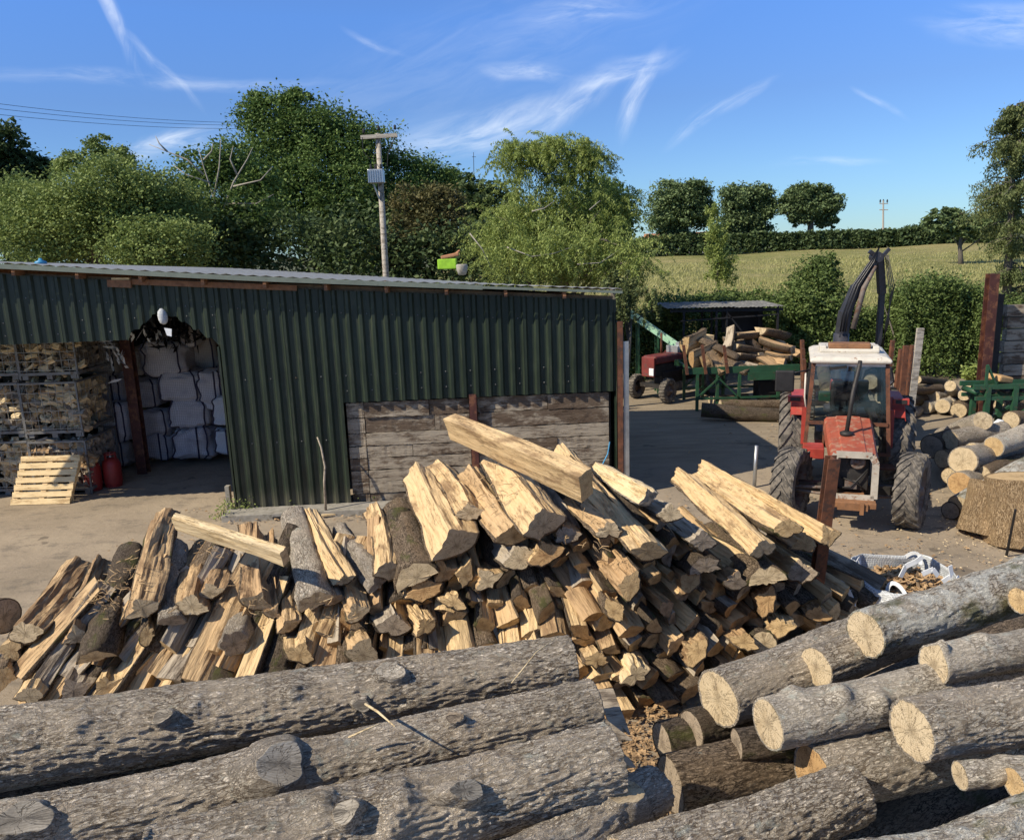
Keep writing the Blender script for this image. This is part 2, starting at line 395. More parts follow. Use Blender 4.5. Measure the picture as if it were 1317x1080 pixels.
def wedge_section(kind, rad, rs):
    """2D outline (y,z) with flags bark/not, pith side at origin, recentred"""
    pts = []; fl = []
    if kind == 'plank':
        w_, h_ = rad*1.0, rad*.55
        c = [(-w_, -h_*.8), (w_, -h_), (w_*.95, h_*.9), (-w_*1.05, h_)]
        for a, b in zip(c, c[1:]+c[:1]):
            for k in range(5): pts.append((a[0]+(b[0]-a[0])*k/5, a[1]+(b[1]-a[1])*k/5)); fl.append(False)
        return np.array(pts), np.array(fl)
    if kind == 'round':
        for k in range(22):
            a = 2*math.pi*k/22; pts.append((rad*math.cos(a), rad*math.sin(a))); fl.append(True)
        return np.array(pts), np.array(fl)
    span = {'quarter': 95, 'sixth': 68, 'half': 165}[kind]+rs.uniform(-10, 10)
    r_ = rad*{'quarter': 1.40, 'sixth': 1.80, 'half': 1.02}[kind]; a0 = -span/2; n_ = 10
    arc = [(r_*math.cos(R(a0+span*k/n_))*rs.uniform(.97, 1.03), r_*math.sin(R(a0+span*k/n_))*rs.uniform(.97, 1.03)) for k in range(n_+1)]
    pith = (rs.uniform(0, .12)*r_, rs.uniform(-.08, .08)*r_)
    for k in range(10): pts.append((pith[0]+(arc[0][0]-pith[0])*k/10, pith[1]+(arc[0][1]-pith[1])*k/10)); fl.append(False)
    for p in arc: pts.append(p); fl.append(True)
    for k in range(1, 10): pts.append((arc[-1][0]+(pith[0]-arc[-1][0])*k/10, arc[-1][1]+(pith[1]-arc[-1][1])*k/10)); fl.append(False)
    pts = np.array(pts); c = pts.mean(0)*1.25; return pts-c, np.array(fl)

def split_mesh(kind, rad, L, seed, wood, end, bark, nl=12, rough=.010, withbark=True):
    rs = random.Random(seed); sec, fl = wedge_section(kind, rad, rs); n_ = len(sec)
    ts = np.linspace(0, 1, nl); V = []
    tilt = (rs.uniform(-.25, .25), rs.uniform(-.25, .25)); tilt2 = (rs.uniform(-.3, .3), rs.uniform(-.3, .3))
    bendy, bendz = rs.uniform(-.03, .03), rs.uniform(-.03, .03); tw = rs.uniform(-.15, .15)
    tap = rs.uniform(.82, 1.05)
    for t in ts:
        s_ = (1+(tap-1)*t)*(1+.05*math.sin(t*5+seed)); a = tw*t
        y = (sec[:, 0]*math.cos(a)-sec[:, 1]*math.sin(a))*s_; z = (sec[:, 0]*math.sin(a)+sec[:, 1]*math.cos(a))*s_
        x = np.full(n_, t*L)+(y*tilt[0]+z*tilt[1])*(1-t)**3+(y*tilt2[0]+z*tilt2[1])*t**3
        P = np.c_[x, y, z]
        d = (fbm(np.c_[x*1.6+seed, y*17, z*17], 4)-.45)*rough*4.2+(vnoise(np.c_[x*5+seed, y*75, z*75])-.5)*rough*1.0
        rlen = np.sqrt(y*y+z*z)+1e-5
        y = y+y/rlen*d+bendy*math.sin(math.pi*t); z = z+z/rlen*d+bendz*math.sin(math.pi*t)
        V.append(np.c_[x, y, z])
    V = np.array(V); VV = V.reshape(-1, 3); F = []; mi = []
    for i in range(nl-1):
        for k in range(n_):
            k2 = (k+1) % n_; F.append((i*n_+k, i*n_+k2, (i+1)*n_+k2, (i+1)*n_+k)); mi.append(0)
    # end faces: duplicated rim so the saw cut has a crisp edge
    VV = list(VV)
    for e_ in (0, 1):
        ring = V[0] if e_ == 0 else V[-1]; c = ring.mean(0); b = len(VV); VV.extend(ring); VV.append(c)
        for k in range(n_):
            k2 = (k+1) % n_; F.append((b+n_, b+k2, b+k) if e_ == 0 else (b+n_, b+k, b+k2)); mi.append(1)
    me = mesh_np('split_log', np.array(VV), F, [MAT[wood], MAT[end]], mi)
    bme = None
    if withbark and fl.any():
        idx = [k for k in range(n_) if fl[k]]; closed = len(idx) == n_; th = .011+rad*.05
        O = []; I = []
        for i in range(nl):
            c = V[i].mean(0); pr = V[i][idx]; d = pr-c; d[:, 0] = 0; d /= (np.linalg.norm(d, axis=1)[:, None]+1e-6)
            nn = vnoise(np.c_[pr[:, 0]*14+seed, pr[:, 1]*40, pr[:, 2]*40])[:, None]
            O.append(pr+d*(th*(.5+.9*nn))); I.append(pr-d*.002)
        O = np.array(O); I = np.array(I); m_ = len(idx); O[0, :, 0] += .004; O[-1, :, 0] -= .004
        VB = np.vstack([O.reshape(-1, 3), I.reshape(-1, 3)]); o2 = nl*m_; FB = []
        kk = m_ if closed else m_-1
        for i in range(nl-1):
            for k in range(kk):
                k2 = (k+1) % m_; FB.append((i*m_+k, i*m_+k2, (i+1)*m_+k2, (i+1)*m_+k))
            if not closed:
                FB.append((i*m_, (i+1)*m_, o2+(i+1)*m_, o2+i*m_)); q_ = m_-1
                FB.append((i*m_+q_, o2+i*m_+q_, o2+(i+1)*m_+q_, (i+1)*m_+q_))
        for k in range(kk):
            k2 = (k+1) % m_; FB.append((k, o2+k, o2+k2, k2)); a_ = (nl-1)*m_; FB.append((a_+k, a_+k2, o2+a_+k2, o2+a_+k))
        bme = mesh_np('bark', VB, FB, MAT[bark], smooth=True)
        for p in me.polygons: pass
    return me, bme

def place_split(p0, p1, rad, kind, roll, label, group=None, wood='wood_pale', end='end_pale', bark='bark_brown', withbark=True, nl=14, seed=None, name='split_log', rough=.010):
    p0, p1 = Vector(p0), Vector(p1); L = (p1-p0).length
    _cnt[0] += 1
    me, bme = split_mesh(kind, rad, L, seed if seed is not None else _cnt[0]*1.37, wood, end, bark, nl, rough, withbark)
    o = link(name, me, None, p0)
    e = frame(p0, p1).to_matrix() @ Matrix.Rotation(roll, 3, 'X'); o.rotation_euler = e.to_euler()
    tag(o, label, 'split log' if kind != 'plank' else 'split plank', group)
    if bme: link('bark', bme, o)
    _last[0] = o
    return o
# ------------------------------------------------------------------ more materials
def m_corr():
    mt, t = newmat('green_sheet'); tc, pc, oi = ocoord(t, 3)
    n = t.noise(t.V('MULTIPLY', pc, (3, 3, .7)), 3, 8, .6)
    c = t.ramp(n, [(.3, (.014, .022, .015)), (.55, (.022, .033, .022)), (.8, (.036, .049, .032))])
    dirt = t.noise(t.V('MULTIPLY', pc, (14, 14, 1.2)), 1.5, 7, .7)
    c = t.mix(t.M('MULTIPLY', t.smooth(dirt, .54, .74), .35), c, (.12, .12, .085))
    c = t.V('MULTIPLY', c, t.N('ShaderNodeCombineXYZ', {0: t.M('ADD', .84, t.M('MULTIPLY', oi, .36)), 1: t.M('ADD', .86, t.M('MULTIPLY', oi, .30)), 2: t.M('ADD', .86, t.M('MULTIPLY', oi, .30))}).outputs[0])
    s_ = t.N('ShaderNodeSeparateXYZ', {0: t.N('ShaderNodeNewGeometry').outputs['Position']}); sp = t.M('MULTIPLY', t.smooth(t.M('ADD', s_.outputs[2], t.M('MULTIPLY', n, -.35)), .30, -.05), .5); c = t.mix(sp, c, (.12, .11, .08))
    finish(t, c, .40, 0, n, .12, .01, spec=.4); return mt
MAT['green_sheet'] = m_corr()
def m_ground():
    mt, t = newmat('yard_tarmac'); tc, pc, oi = ocoord(t, 0)
    a = t.noise(pc, .55, 7, .6); b = t.noise(t.V('MULTIPLY', pc, (1, 1.6, 1)), 2.3, 8, .65); f = t.noise(pc, 55, 5, .75); g = t.noise(pc, 14, 6, .7)
    c = t.ramp(a, [(.32, (.25, .205, .15)), (.5, (.33, .27, .20)), (.68, (.39, .32, .235))])
    c = t.mix(t.M('MULTIPLY', t.smooth(b, .50, .68), .55), c, (.135, .118, .098))
    c = t.mix(t.M('MULTIPLY', t.smooth(g, .56, .72), .45), c, (.34, .30, .24))
    c = t.mix(t.M('MULTIPLY', t.smooth(f, .58, .70), .6), c, (.40, .36, .29))
    c = t.mix(t.M('MULTIPLY', t.smooth(f, .42, .30), .6), c, (.07, .06, .05))
    # darker ground at the back, shade painted in; brown tint counters its blueness
    s_ = t.N('ShaderNodeSeparateXYZ', {0: tc}); fy = t.M('ADD', s_.outputs[1], t.M('MULTIPLY', t.M('SUBTRACT', a, .5), 5.0))
    fy = t.M('ADD', fy, t.M('MULTIPLY', s_.outputs[0], -.10))
    k = t.M('MULTIPLY', t.smooth(fy, 13.2, 15.5), t.smooth(s_.outputs[0], -1.0, 2.0))
    tr = t.noise(t.V('MULTIPLY', pc, (.5, 3, 1)), 1.4, 8, .7)
    c = t.mix(t.M('MULTIPLY', k, .8), c, t.ramp(tr, [(.3, (.16, .130, .090)), (.7, (.34, .28, .20))]))
    st = t.noise(t.V('ADD', pc, (4, 4, 4)), 1.9, 4, .5)
    c = t.mix(t.M('MULTIPLY', t.smooth(st, .66, .70), .6), c, (.09, .075, .06))
    h = t.M('ADD', t.M('ADD', t.M('MULTIPLY', f, .25), t.M('MULTIPLY', g, .5)), b)
    finish(t, c, .92, 0, h, .6, .035, spec=.25); return mt
MAT['yard'] = m_ground()
def m_earth():
    mt, t = newmat('earth'); tc, pc, oi = ocoord(t, 0)
    n = t.noise(pc, 1.1, 9, .7)
    finish(t, t.ramp(n, [(.3, (.05, .06, .022)), (.6, (.10, .11, .045)), (.8, (.16, .14, .08))]), .95, 0, n, .8, .1); return mt
MAT['earth'] = m_earth()
def m_field():
    mt, t = newmat('field_grass'); tc, pc, oi = ocoord(t, 0)
    a = t.noise(t.V('MULTIPLY', pc, (.05, .09, 1)), 1.0, 6, .6); b = t.noise(t.V('MULTIPLY', pc, (.5, .35, 1)), 1.0, 8, .7); f = t.noise(t.V('MULTIPLY', pc, (5, 1.6, 1)), 1.0, 7, .75)
    c = t.ramp(a, [(.30, (.165, .185, .06)), (.5, (.235, .235, .085)), (.7, (.33, .285, .125))])
    c = t.mix(t.M('MULTIPLY', t.smooth(b, .48, .66), .6), c, (.40, .345, .175))
    c = t.mix(t.M('MULTIPLY', t.smooth(f, .50, .68), .55), c, (.50, .43, .25))
    c = t.mix(t.M('MULTIPLY', t.smooth(f, .45, .30), .6), c, (.12, .145, .045))
    finish(t, c, .95, 0, t.M('ADD', f, b), 1.0, .25, spec=.1); return mt
MAT['field'] = m_field()
MAT['roof_sheet'] = m_plain('roof_sheet', (.36, .36, .34), .5, .2, .25, (.30, .31, .26), 5, .40)
MAT['trim_green'] = m_plain('trim_green', (.17, .20, .165), .5, 0, .2, (.10, .12, .09), 8, .35)
MAT['timber'] = m_plain('timber', (.22, .15, .09), .85, 0, .4, bump=.5, scale=14)
MAT['timber_red'] = m_plain('timber_red', (.27, .13, .065), .85, 0, .4, bump=.5, scale=14)
MAT['plank_old'] = m_wood('plank_old', (.36, .31, .24), (.25, .205, .155), (.075, .045, .028), .85, .010)
MAT['pallet'] = m_wood('pallet', (.78, .60, .34), (.62, .45, .23), (.45, .30, .15), .1, .004)
MAT['steel_red'] = m_plain('steel_red', (.085, .030, .024), .6, .2, .4, (.18, .075, .04), 7, .45)
MAT['rust'] = m_plain('rust', (.16, .062, .032), .8, .1, .5, (.07, .035, .025), 11, .45, .5)
MAT['dark'] = m_plain('dark_steel', (.022, .021, .022), .6, .3, .5, (.08, .055, .04), 9, .3)
MAT['galv'] = m_plain('galvanised', (.48, .50, .52), .38, .75, .25, (.30, .29, .27), 9, .3)
MAT['wire'] = m_plain('wire', (.34, .33, .31), .45, .5, .2, (.26, .18, .12), 15, .3)
MAT['cage'] = m_plain('cage_steel', (.20, .20, .195), .6, .4, .3, (.12, .08, .05), 10, .4)
MAT['roof_old'] = m_plain('roof_old', (.15, .15, .14), .8, .1, .35, (.30, .29, .26), 4, .42)
MAT['black'] = m_plain('black_plastic', (.012, .012, .014), .35, 0, .3, bump=.3)
MAT['white_pl'] = m_plain('white_plastic', (.72, .75, .78), .5, 0, .15, bump=.3)
MAT['gas_red'] = m_plain('gas_red', (.30, .028, .024), .5, 0, .25, (.14, .04, .03), 12, .3)
MAT['concrete'] = m_plain('concrete', (.30, .28, .24), .9, 0, .3, (.18, .165, .13), 6, .4, .5, 12)
MAT['pole'] = m_wood('pole_wood', (.46, .42, .36), (.34, .30, .25), (.2, .17, .13), .2)
MAT['lime'] = m_plain('lime_green', (.32, .60, .03), .5)
MAT['terracotta'] = m_plain('terracotta', (.42, .20, .10), .8)
MAT['blue'] = m_plain('blue_plastic', (.05, .28, .50), .5)
def m_bag(name, base, strap, sc=55):
    mt, t = newmat(name); tc, pc, oi = ocoord(t, 5)
    s_ = t.N('ShaderNodeSeparateXYZ', {0: tc})
    w1 = t.M('SINE', t.M('MULTIPLY', s_.outputs[2], sc*3.4)); w2 = t.M('SINE', t.M('MULTIPLY', t.M('ADD', s_.outputs[0], t.M('MULTIPLY', s_.outputs[1], .9)), sc*3.0))
    g = t.smooth(t.M('MAXIMUM', w1, w2), .3, .95)
    n = t.noise(pc, 3.4, 6, .6); n2 = t.noise(pc, 1.3, 3, .5)
    c = t.mix(g, tuple(k*.62 for k in base), base)
    c = t.mix(t.smooth(n, .42, .70), c, strap)
    finish(t, c, .75, 0, t.M('ADD', n, t.M('MULTIPLY', g, .12)), .8, .05, spec=.3); return mt
MAT['bag_net'] = m_bag('bag_net', (.64, .62, .64), (.40, .38, .41))
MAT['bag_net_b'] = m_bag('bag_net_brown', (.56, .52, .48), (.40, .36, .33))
MAT['bag_white'] = m_bag('bag_white', (.66, .69, .72), (.48, .52, .56), 80)
MAT['strap'] = m_plain('strap', (.035, .03, .06), .7, 0, .2)

# ------------------------------------------------------------------ the ground
def sheet(name, xs, ys, zf, mat, kind='structure'):
    X, Y = np.meshgrid(xs, ys, indexing='ij'); Z = zf(X, Y); V = np.c_[X.ravel(), Y.ravel(), Z.ravel()]
    nx, ny = len(xs), len(ys); i = np.arange(nx-1)[:, None]*ny; j = np.arange(ny-1)[None, :]
    F = np.stack([i+j, i+ny+j, i+ny+j+1, i+j+1], -1).reshape(-1, 4)
    o = link(name, mesh_np(name, V, F, mat, smooth=True)); o['kind'] = kind; return o
def field_z(X, Y):
    s_ = np.clip((Y-29)/(108-29), 0, 1); s_ = s_**.9
    return s_*(2.15+.010*(X-25)) - np.clip((Y-125)/900, 0, 1)*6.0
ln = lambda a, b, n: np.linspace(a, b, n)
sheet('ground', np.r_[ln(-1500, -80, 12), ln(-70, 120, 40), ln(130, 1500, 12)], np.r_[ln(-300, 20, 12), ln(24, 130, 60), ln(140, 2200, 30)],
      lambda X, Y: field_z(X, Y)-.03-.35*np.clip((Y-31)/4, 0, 1)*(Y < 112), MAT['earth'])
sheet('field', ln(-10, 150, 90), ln(28.5, 112, 60), lambda X, Y: field_z(X, Y)+.02+.10*np.sin(X*.35+np.sin(Y*.2))*np.clip((Y-30)/20, 0, 1), MAT['field'])
def yz(X, Y):
    return .008+.05*(fbm(np.c_[X.ravel()*.35, Y.ravel()*.35, X.ravel()*0], 3).reshape(X.shape)-.42)*np.clip((np.abs(X-0)*.0+1), 0, 1)
sheet('yard', ln(-26, 22, 100), ln(-8, 27, 80), yz, MAT['yard'])

# ------------------------------------------------------------------ the long green shed
FS = .05
def fpt(X, z, off=0.0):  # a point on the shed front, off metres nearer to the viewer
    n = Vector((FS, -1, 0)).normalized(); return Vector((X, 12.98+FS*X, z))+n*off
TOPX = [-12, -7.78, -5.82, -2.55, 1.75, 3]; TOPZ = [4.32, 4.05, 3.87, 3.60, 3.30, 3.2]
ztop = lambda X: float(np.interp(X, TOPX, TOPZ))
def zbot(X):
    if X < -6.0: return 2.965
    if X < -4.60:
        return float(np.interp(X, [-6.0, -5.86, -5.74, -5.6, -5.47, -5.3, -5.1, -4.9, -4.60], [2.97, 3.13, 3.17, 3.30, 3.38, 3.33, 3.22, 3.06, 2.83]))+.03*math.sin(X*37)
    if X < -2.72: return .02
    return 1.81
shed = empty('shed', fpt(-2, 0), 'long dark green corrugated shed with sloping pale roof, open bay and old plank wall', 'shed')
prof = [(0, 0), (.030, .042), (.075, .042), (.105, 0)]  # rib in a 0.2 m pitch
def corr_sheet(x0, x1, mat, parent, zt, zb, off=.0):
    xs = []; k0 = math.floor(x0/.2)
    cols = []
    for k in range(k0, math.ceil(x1/.2)+1):
        for dx, d in prof: cols.append((k*.2+dx, d))
    cx_, cdp = [c[0] for c in cols], [c[1] for c in cols]
    cols = [(x0, float(np.interp(x0, cx_, cdp)))]+[(x, d) for x, d in cols if x0+1e-3 < x < x1-1e-3]+[(x1, float(np.interp(x1, cx_, cdp)))]
    vs = []; fs = []; nz = 6
    for i, (x, d) in enumerate(cols):
        a, b = zt(x), zb(x)
        for j in range(nz):
            z = b+(a-b)*j/(nz-1); wv = .004*math.sin(z*2.3+x*1.7)
            vs.append(fpt(x, z, off+d+wv))
    n = len(cols)
    for i in range(n-1):
        if abs(zb(cols[i][0])-zb(cols[i+1][0])) > .5: continue
        for j in range(nz-1): fs.append((i*nz+j, (i+1)*nz+j, (i+1)*nz+j+1, i*nz+j+1))
    mb = MB(); mb.add(vs, fs); o = mb.build('wall_sheet', mat, parent)
    s_ = o.modifiers.new('solid', 'SOLIDIFY'); s_.thickness = .003
    return o
x = -11.0; i = 0
brk = [-11.0, -10, -9, -8, -7, -6.0, -5.3, -4.6, -3.6, -2.72, -1.8, -.8, .2, 1.0, 1.75]
for a, b in zip(brk[:-1], brk[1:]):
    corr_sheet(a, b+.03 if b not in (-4.6, -2.72, 1.75) else b-.005, MAT['green_sheet'], shed, ztop, lambda q, a=a, b=b: zbot(min(max(q, a+.001), b-.001)), off=.004*(i % 2)); i += 1
# fixing screws
mb = MB()
for k in range(-54, 9):
    X = k*.2+.15
    for z in (ztop(X)-.35, 2.25 if X > -4.6 else 3.1, 1.2 if -4.6 < X < -2.8 else 2.0 if X > -2.7 else 3.3):
        if z > zbot(X)+.03 and k % 2 == 0: mb.lathe(fpt(X, z, .0), (0, -1, 0), [(0, .012), (.012, .011), (.017, .004)], 6)
o = mb.build('screw', MAT['cage'], shed); o['kind'] = 'stuff'
# edge flashing beside the opening
MB().bar(fpt(-4.615, .02, .01), fpt(-4.615, 2.80, .01), .03, .05, (0, 1, 0)).build('door_flashing', MAT['green_sheet'], shed)
# roof: sheets falling to the right, over purlins
def rz(X): return ztop(X)+.150
RB0, RB1 = at(270, 344, 18.2), at(620, 364, 18.2)
def rzb(X): return RB0.z+(RB1.z-RB0.z)*(X-RB0.x)/(RB1.x-RB0.x)-(.0 if X > -6 else (-6-X)*.03)
for a in np.arange(-12, 1.9, 1.0):
    b = min(a+1.0, 1.80)
    vs = []; n = 11
    for k in range(n):
        X = a+(b-a)*k/(n-1); r_ = .018 if k % 2 else 0
        vs += [fpt(X, rz(X)+r_+.03, .26), Vector((X, 18.2, rzb(X)+r_))]
    fs = [(2*k, 2*k+2, 2*k+3, 2*k+1) for k in range(n-1)]
    o = MB().add(vs, fs).build('roof_sheet', MAT['roof_sheet'], shed); s_ = o.modifiers.new('s', 'SOLIDIFY'); s_.thickness = .006
# fascia lip along the front edge
for a, b in ((-12, -8), (-8, -4), (-4, -.4), (-.4, 1.80)):
    MB().bar(fpt(a, rz(a)-.015, .27), fpt(b, rz(b)-.015, .27), .02, .07 if b < 0 else .04).build('roof_edge_trim', MAT['trim_green'], shed)
MB().bar(fpt(-11, ztop(-11)+.0, -.08), fpt(1.7, ztop(1.7)+.0, -.08), .06, .10).build('wall_plate', MAT['timber'], shed)
MB().bar(fpt(-6.0, ztop(-6)-.01, .06), fpt(-3.3, ztop(-3.3)+.01, .06), .03, .085).build('fascia_board', MAT['timber_red'], shed)
MB().box(fpt(-5.98, 3.84, .085), (.36, .05, .11), Matrix.Rotation(R(4), 3, 'Y')).build('fascia_board', MAT['timber_red'], shed)
MB().box(fpt(-5.95, 3.915, .085), (.27, .05, .03), Matrix.Rotation(R(2), 3, 'Y')).build('fascia_board', MAT['pallet'], shed)
for X in np.arange(-11.2, 1.8, .93):
    MB().bar(fpt(X, ztop(X)+.048, .20), Vector((X, 18.0, rzb(X)-.12)), .05, .095).build('rafter', MAT['timber_red'], shed)
# dark inside: back wall, left wall, right wall, floor shade comes from the roof itself
for a in np.arange(-12, 1.7, 1.0):
    vs = []; k = 0
    for X in np.arange(a, min(a+1.001, 1.76), .1):
        d = .03 if k % 2 else 0; vs += [Vector((X, 18.0+d, 0)), Vector((X, 18.0+d, rzb(X)-.1))]; k += 1
    fs = [(2*j, 2*j+2, 2*j+3, 2*j+1) for j in range(k-1)]
    if fs: MB().add(vs, fs).build('back_sheet', MAT['green_sheet'], shed)
for nm, X in (('side_sheet', 1.74), ('side_sheet', -12.0)):
    for y0 in np.arange(12.9, 17.9, 1.0):
        vs = []; k = 0
        for Y in np.arange(y0+(.12 if X > 0 else 0), y0+1.001, .1):
            d = .025 if k % 2 else 0; vs += [Vector((X-d, Y, 0)), Vector((X-d, Y, ztop(X)-.2))]; k += 1
        MB().add(vs, [(2*j, 2*j+2, 2*j+3, 2*j+1) for j in range(k-1)]).build(nm, MAT['green_sheet'], shed)
# inner partition behind the full-height sheet
MB().box((-4.35, 15.6, 1.6), (.05, 4.6, 3.2)).build('partition', MAT['timber'], shed)
# plank wall
rows = [(0.03, .21), (.24, .20), (.44, .20), (.64, .21), (.85, .20), (1.05, .22), (1.27, .26), (1.53, .26)]
cuts = [(-2.70, -2.42), (-2.41, -.70), (-.56, 1.62)]
rs = random.Random(3)
def plank(a, b, z0, h, off):
    n = 16; vs = []; fs = []
    for k in range(n+1):
        X = a+(b-a)*k/n; j1 = rs.uniform(-.006, .006); j2 = rs.uniform(-.008, .008); o2 = off+rs.uniform(-.003, .003)
        vs += [fpt(X, z0+.006+j1, o2), fpt(X, z0+h-.007+j2, o2), fpt(X, z0+h-.007+j2, o2-.045), fpt(X, z0+.006+j1, o2-.045)]
    for k in range(n):
        p = 4*k; q = p+4; fs += [(p, q, q+1, p+1), (p+1, q+1, q+2, p+2), (p+3, p+2, q+2, q+3), (p, p+3, q+3, q)]
    fs += [(0, 1, 2, 3), (4*n+3, 4*n+2, 4*n+1, 4*n)]
    c = fpt((a+b)/2, z0+h/2, 0); e = MB().add(vs, fs)
    o = e.build('plank', MAT['plank_old'], shed)
    return o
for (a, b) in cuts:
    for (z0, h) in rows:
        dz = rs.uniform(-.012, .012) if a > -2.5 else 0
        if a < -2.6 or rs.random() < .45: plank(a, b, z0+dz*.3, h, -.05+rs.uniform(-.012, .012))
        else:
            c_ = a+(b-a)*rs.uniform(.3, .7); plank(a, c_-.004, z0, h, -.05+rs.uniform(-.02, .012)); plank(c_+.004, b, z0, h, -.05+rs.uniform(-.02, .012))
MB().ibeam(fpt(-.63, 0, -.0), fpt(-.63, 1.86, 0), .12, .10, .014, (0, 1, 0)).build('steel_post', MAT['steel_red'], shed)
MB().bar(fpt(-2.69, .92, -.20), fpt(1.68, .92, -.20), .04, 1.80).build('lining_board', MAT['dark'], shed)
MB().ibeam(fpt(1.80, 0, 0.0), fpt(1.80, 2.95, 0.0), .09, .10, .012, (0, 1, 0)).build('corner_post', MAT['rust'], shed)
MB().bar(fpt(1.905, .25, .02), fpt(1.90, 2.62, .02), .085, .03, (0, 1, 0)).build('corner_flashing', MAT['galv'], shed)
MB().ibeam(Vector((-7.42, 15.6, 0)), Vector((-7.42, 15.6, 3.75)), .20, .18, .018, (0, 1, 0)).build('bay_post', MAT['steel_red'], shed)
MB().tube([fpt(1.62, .95, .02), fpt(1.58, .75, .05), fpt(1.50, .6, .06), fpt(1.42, .35, .06)], .012, 6).build('blue_hose', MAT['blue'], shed)
# concrete plinth and short marker boards at the wall foot
MB().bar(fpt(-4.75, .06, .22), fpt(-.2, .06, .22), .40, .12).build('plinth', MAT['concrete'], shed, bevel=.01)
MB().bar(gnd(296, 655)+Vector((0, 0, 0)), gnd(296, 655)+Vector((0, 0, .42)), .07, .10, (0, 1, 0)).build('door_stop_post', MAT['concrete'], shed)
# things on the roof
o = MB().box((-1.32, 18.3, 3.86), (.42, .35, .22)).build('green_box', MAT['lime'], None, bevel=.02); tag(o, 'bright lime green box behind the shed roof ridge', 'box')
p = Vector((-1.05, 18.0, 3.66))
o = MB().lathe((-.98, 17.9, 3.62), (0, 0, 1), [(0, .08), (.10, .12), (.20, .13), (.23, .11), (.23, .02)], 14).build('plant_pot', MAT['concrete'], None, True); tag(o, 'small round grey pot on the shed roof beside the lime box', 'pot')
o = MB().bar((-1.45, 18.2, 4.0), (-1.05, 18.2, 4.07), .10, .08).bar((-1.15, 18.2, 4.06), (-1.02, 18.2, 4.15), .05, .04).build('orange_scrap', MAT['terracotta'], None, bevel=.02); tag(o, 'orange piece of scrap lying on the lime green box', 'scrap')
q = at(53, 336, 12.9)
o = MB().lathe(fpt(-7.2, rz(-7.2)+.03, -.1), (0, 0, 1), [(0, .09), (.04, .08), (.06, .03), (.09, .02)], 12).build('blue_cap', MAT['blue'], None, True); tag(o, 'small blue plastic cap on the left end of the shed roof', 'cap')
q = fpt(-5.40, 3.32, .10)
hb = empty('hanging_bag', q, 'torn white-blue plastic bag snagged high in the gap of the shed wall', 'bag')
MB().lathe(q+Vector((0, 0, .12)), (0.1, 0, -1), [(0, .015), (.04, .055), (.10, .072), (.17, .070), (.22, .055), (.25, .02)], 10).build('bag_body', MAT['bag_white'], hb, True)
MB().add([q+Vector((.02, -.02, -.18)), q+Vector((.14, -.03, -.20)), q+Vector((.12, -.02, -.32)), q+Vector((.05, -.02, -.30))], [(0, 1, 2, 3)]).build('torn_strip', MAT['white_pl'], hb)

# leaning stick
a = at(419, 657, 12.45); a.z = .12
pts = [a, at(417, 620, 12.5), at(418, 600, 12.5), at(413, 575, 12.55), at(408, 562, 12.6)]
o = MB().tube(pts, [.022, .02, .018, .016, .012], 7).build('leaning_stick', MAT['wood_grey'], None, True); tag(o, 'thin crooked stick leaning against the green shed wall', 'stick')
b0 = at(395, 665, 12.2)
for px, py, L_, rt, mt_, lb in ((372, 668, .5, .1, 'dark', 'grey flat board lying at the foot of the green wall'), (432, 664, .45, .3, 'pallet', 'small yellow offcut board beneath the leaning stick')):
    g = gnd(px, py); g.z = .035
    o = MB().box(g+Vector((0, 0, .02)), (L_, .12, .03), Matrix.Rotation(rt, 3, 'Z')).build('offcut_board', MAT[mt_], None); tag(o, lb, 'board')
pp = gnd(970, 627)
o = MB().tube([pp, at(973, 573, pp.y)], .032, 10).build('marker_pipe', MAT['galv'], None, True); tag(o, 'short upright grey steel pipe beside the tractor front wheel', 'pipe')

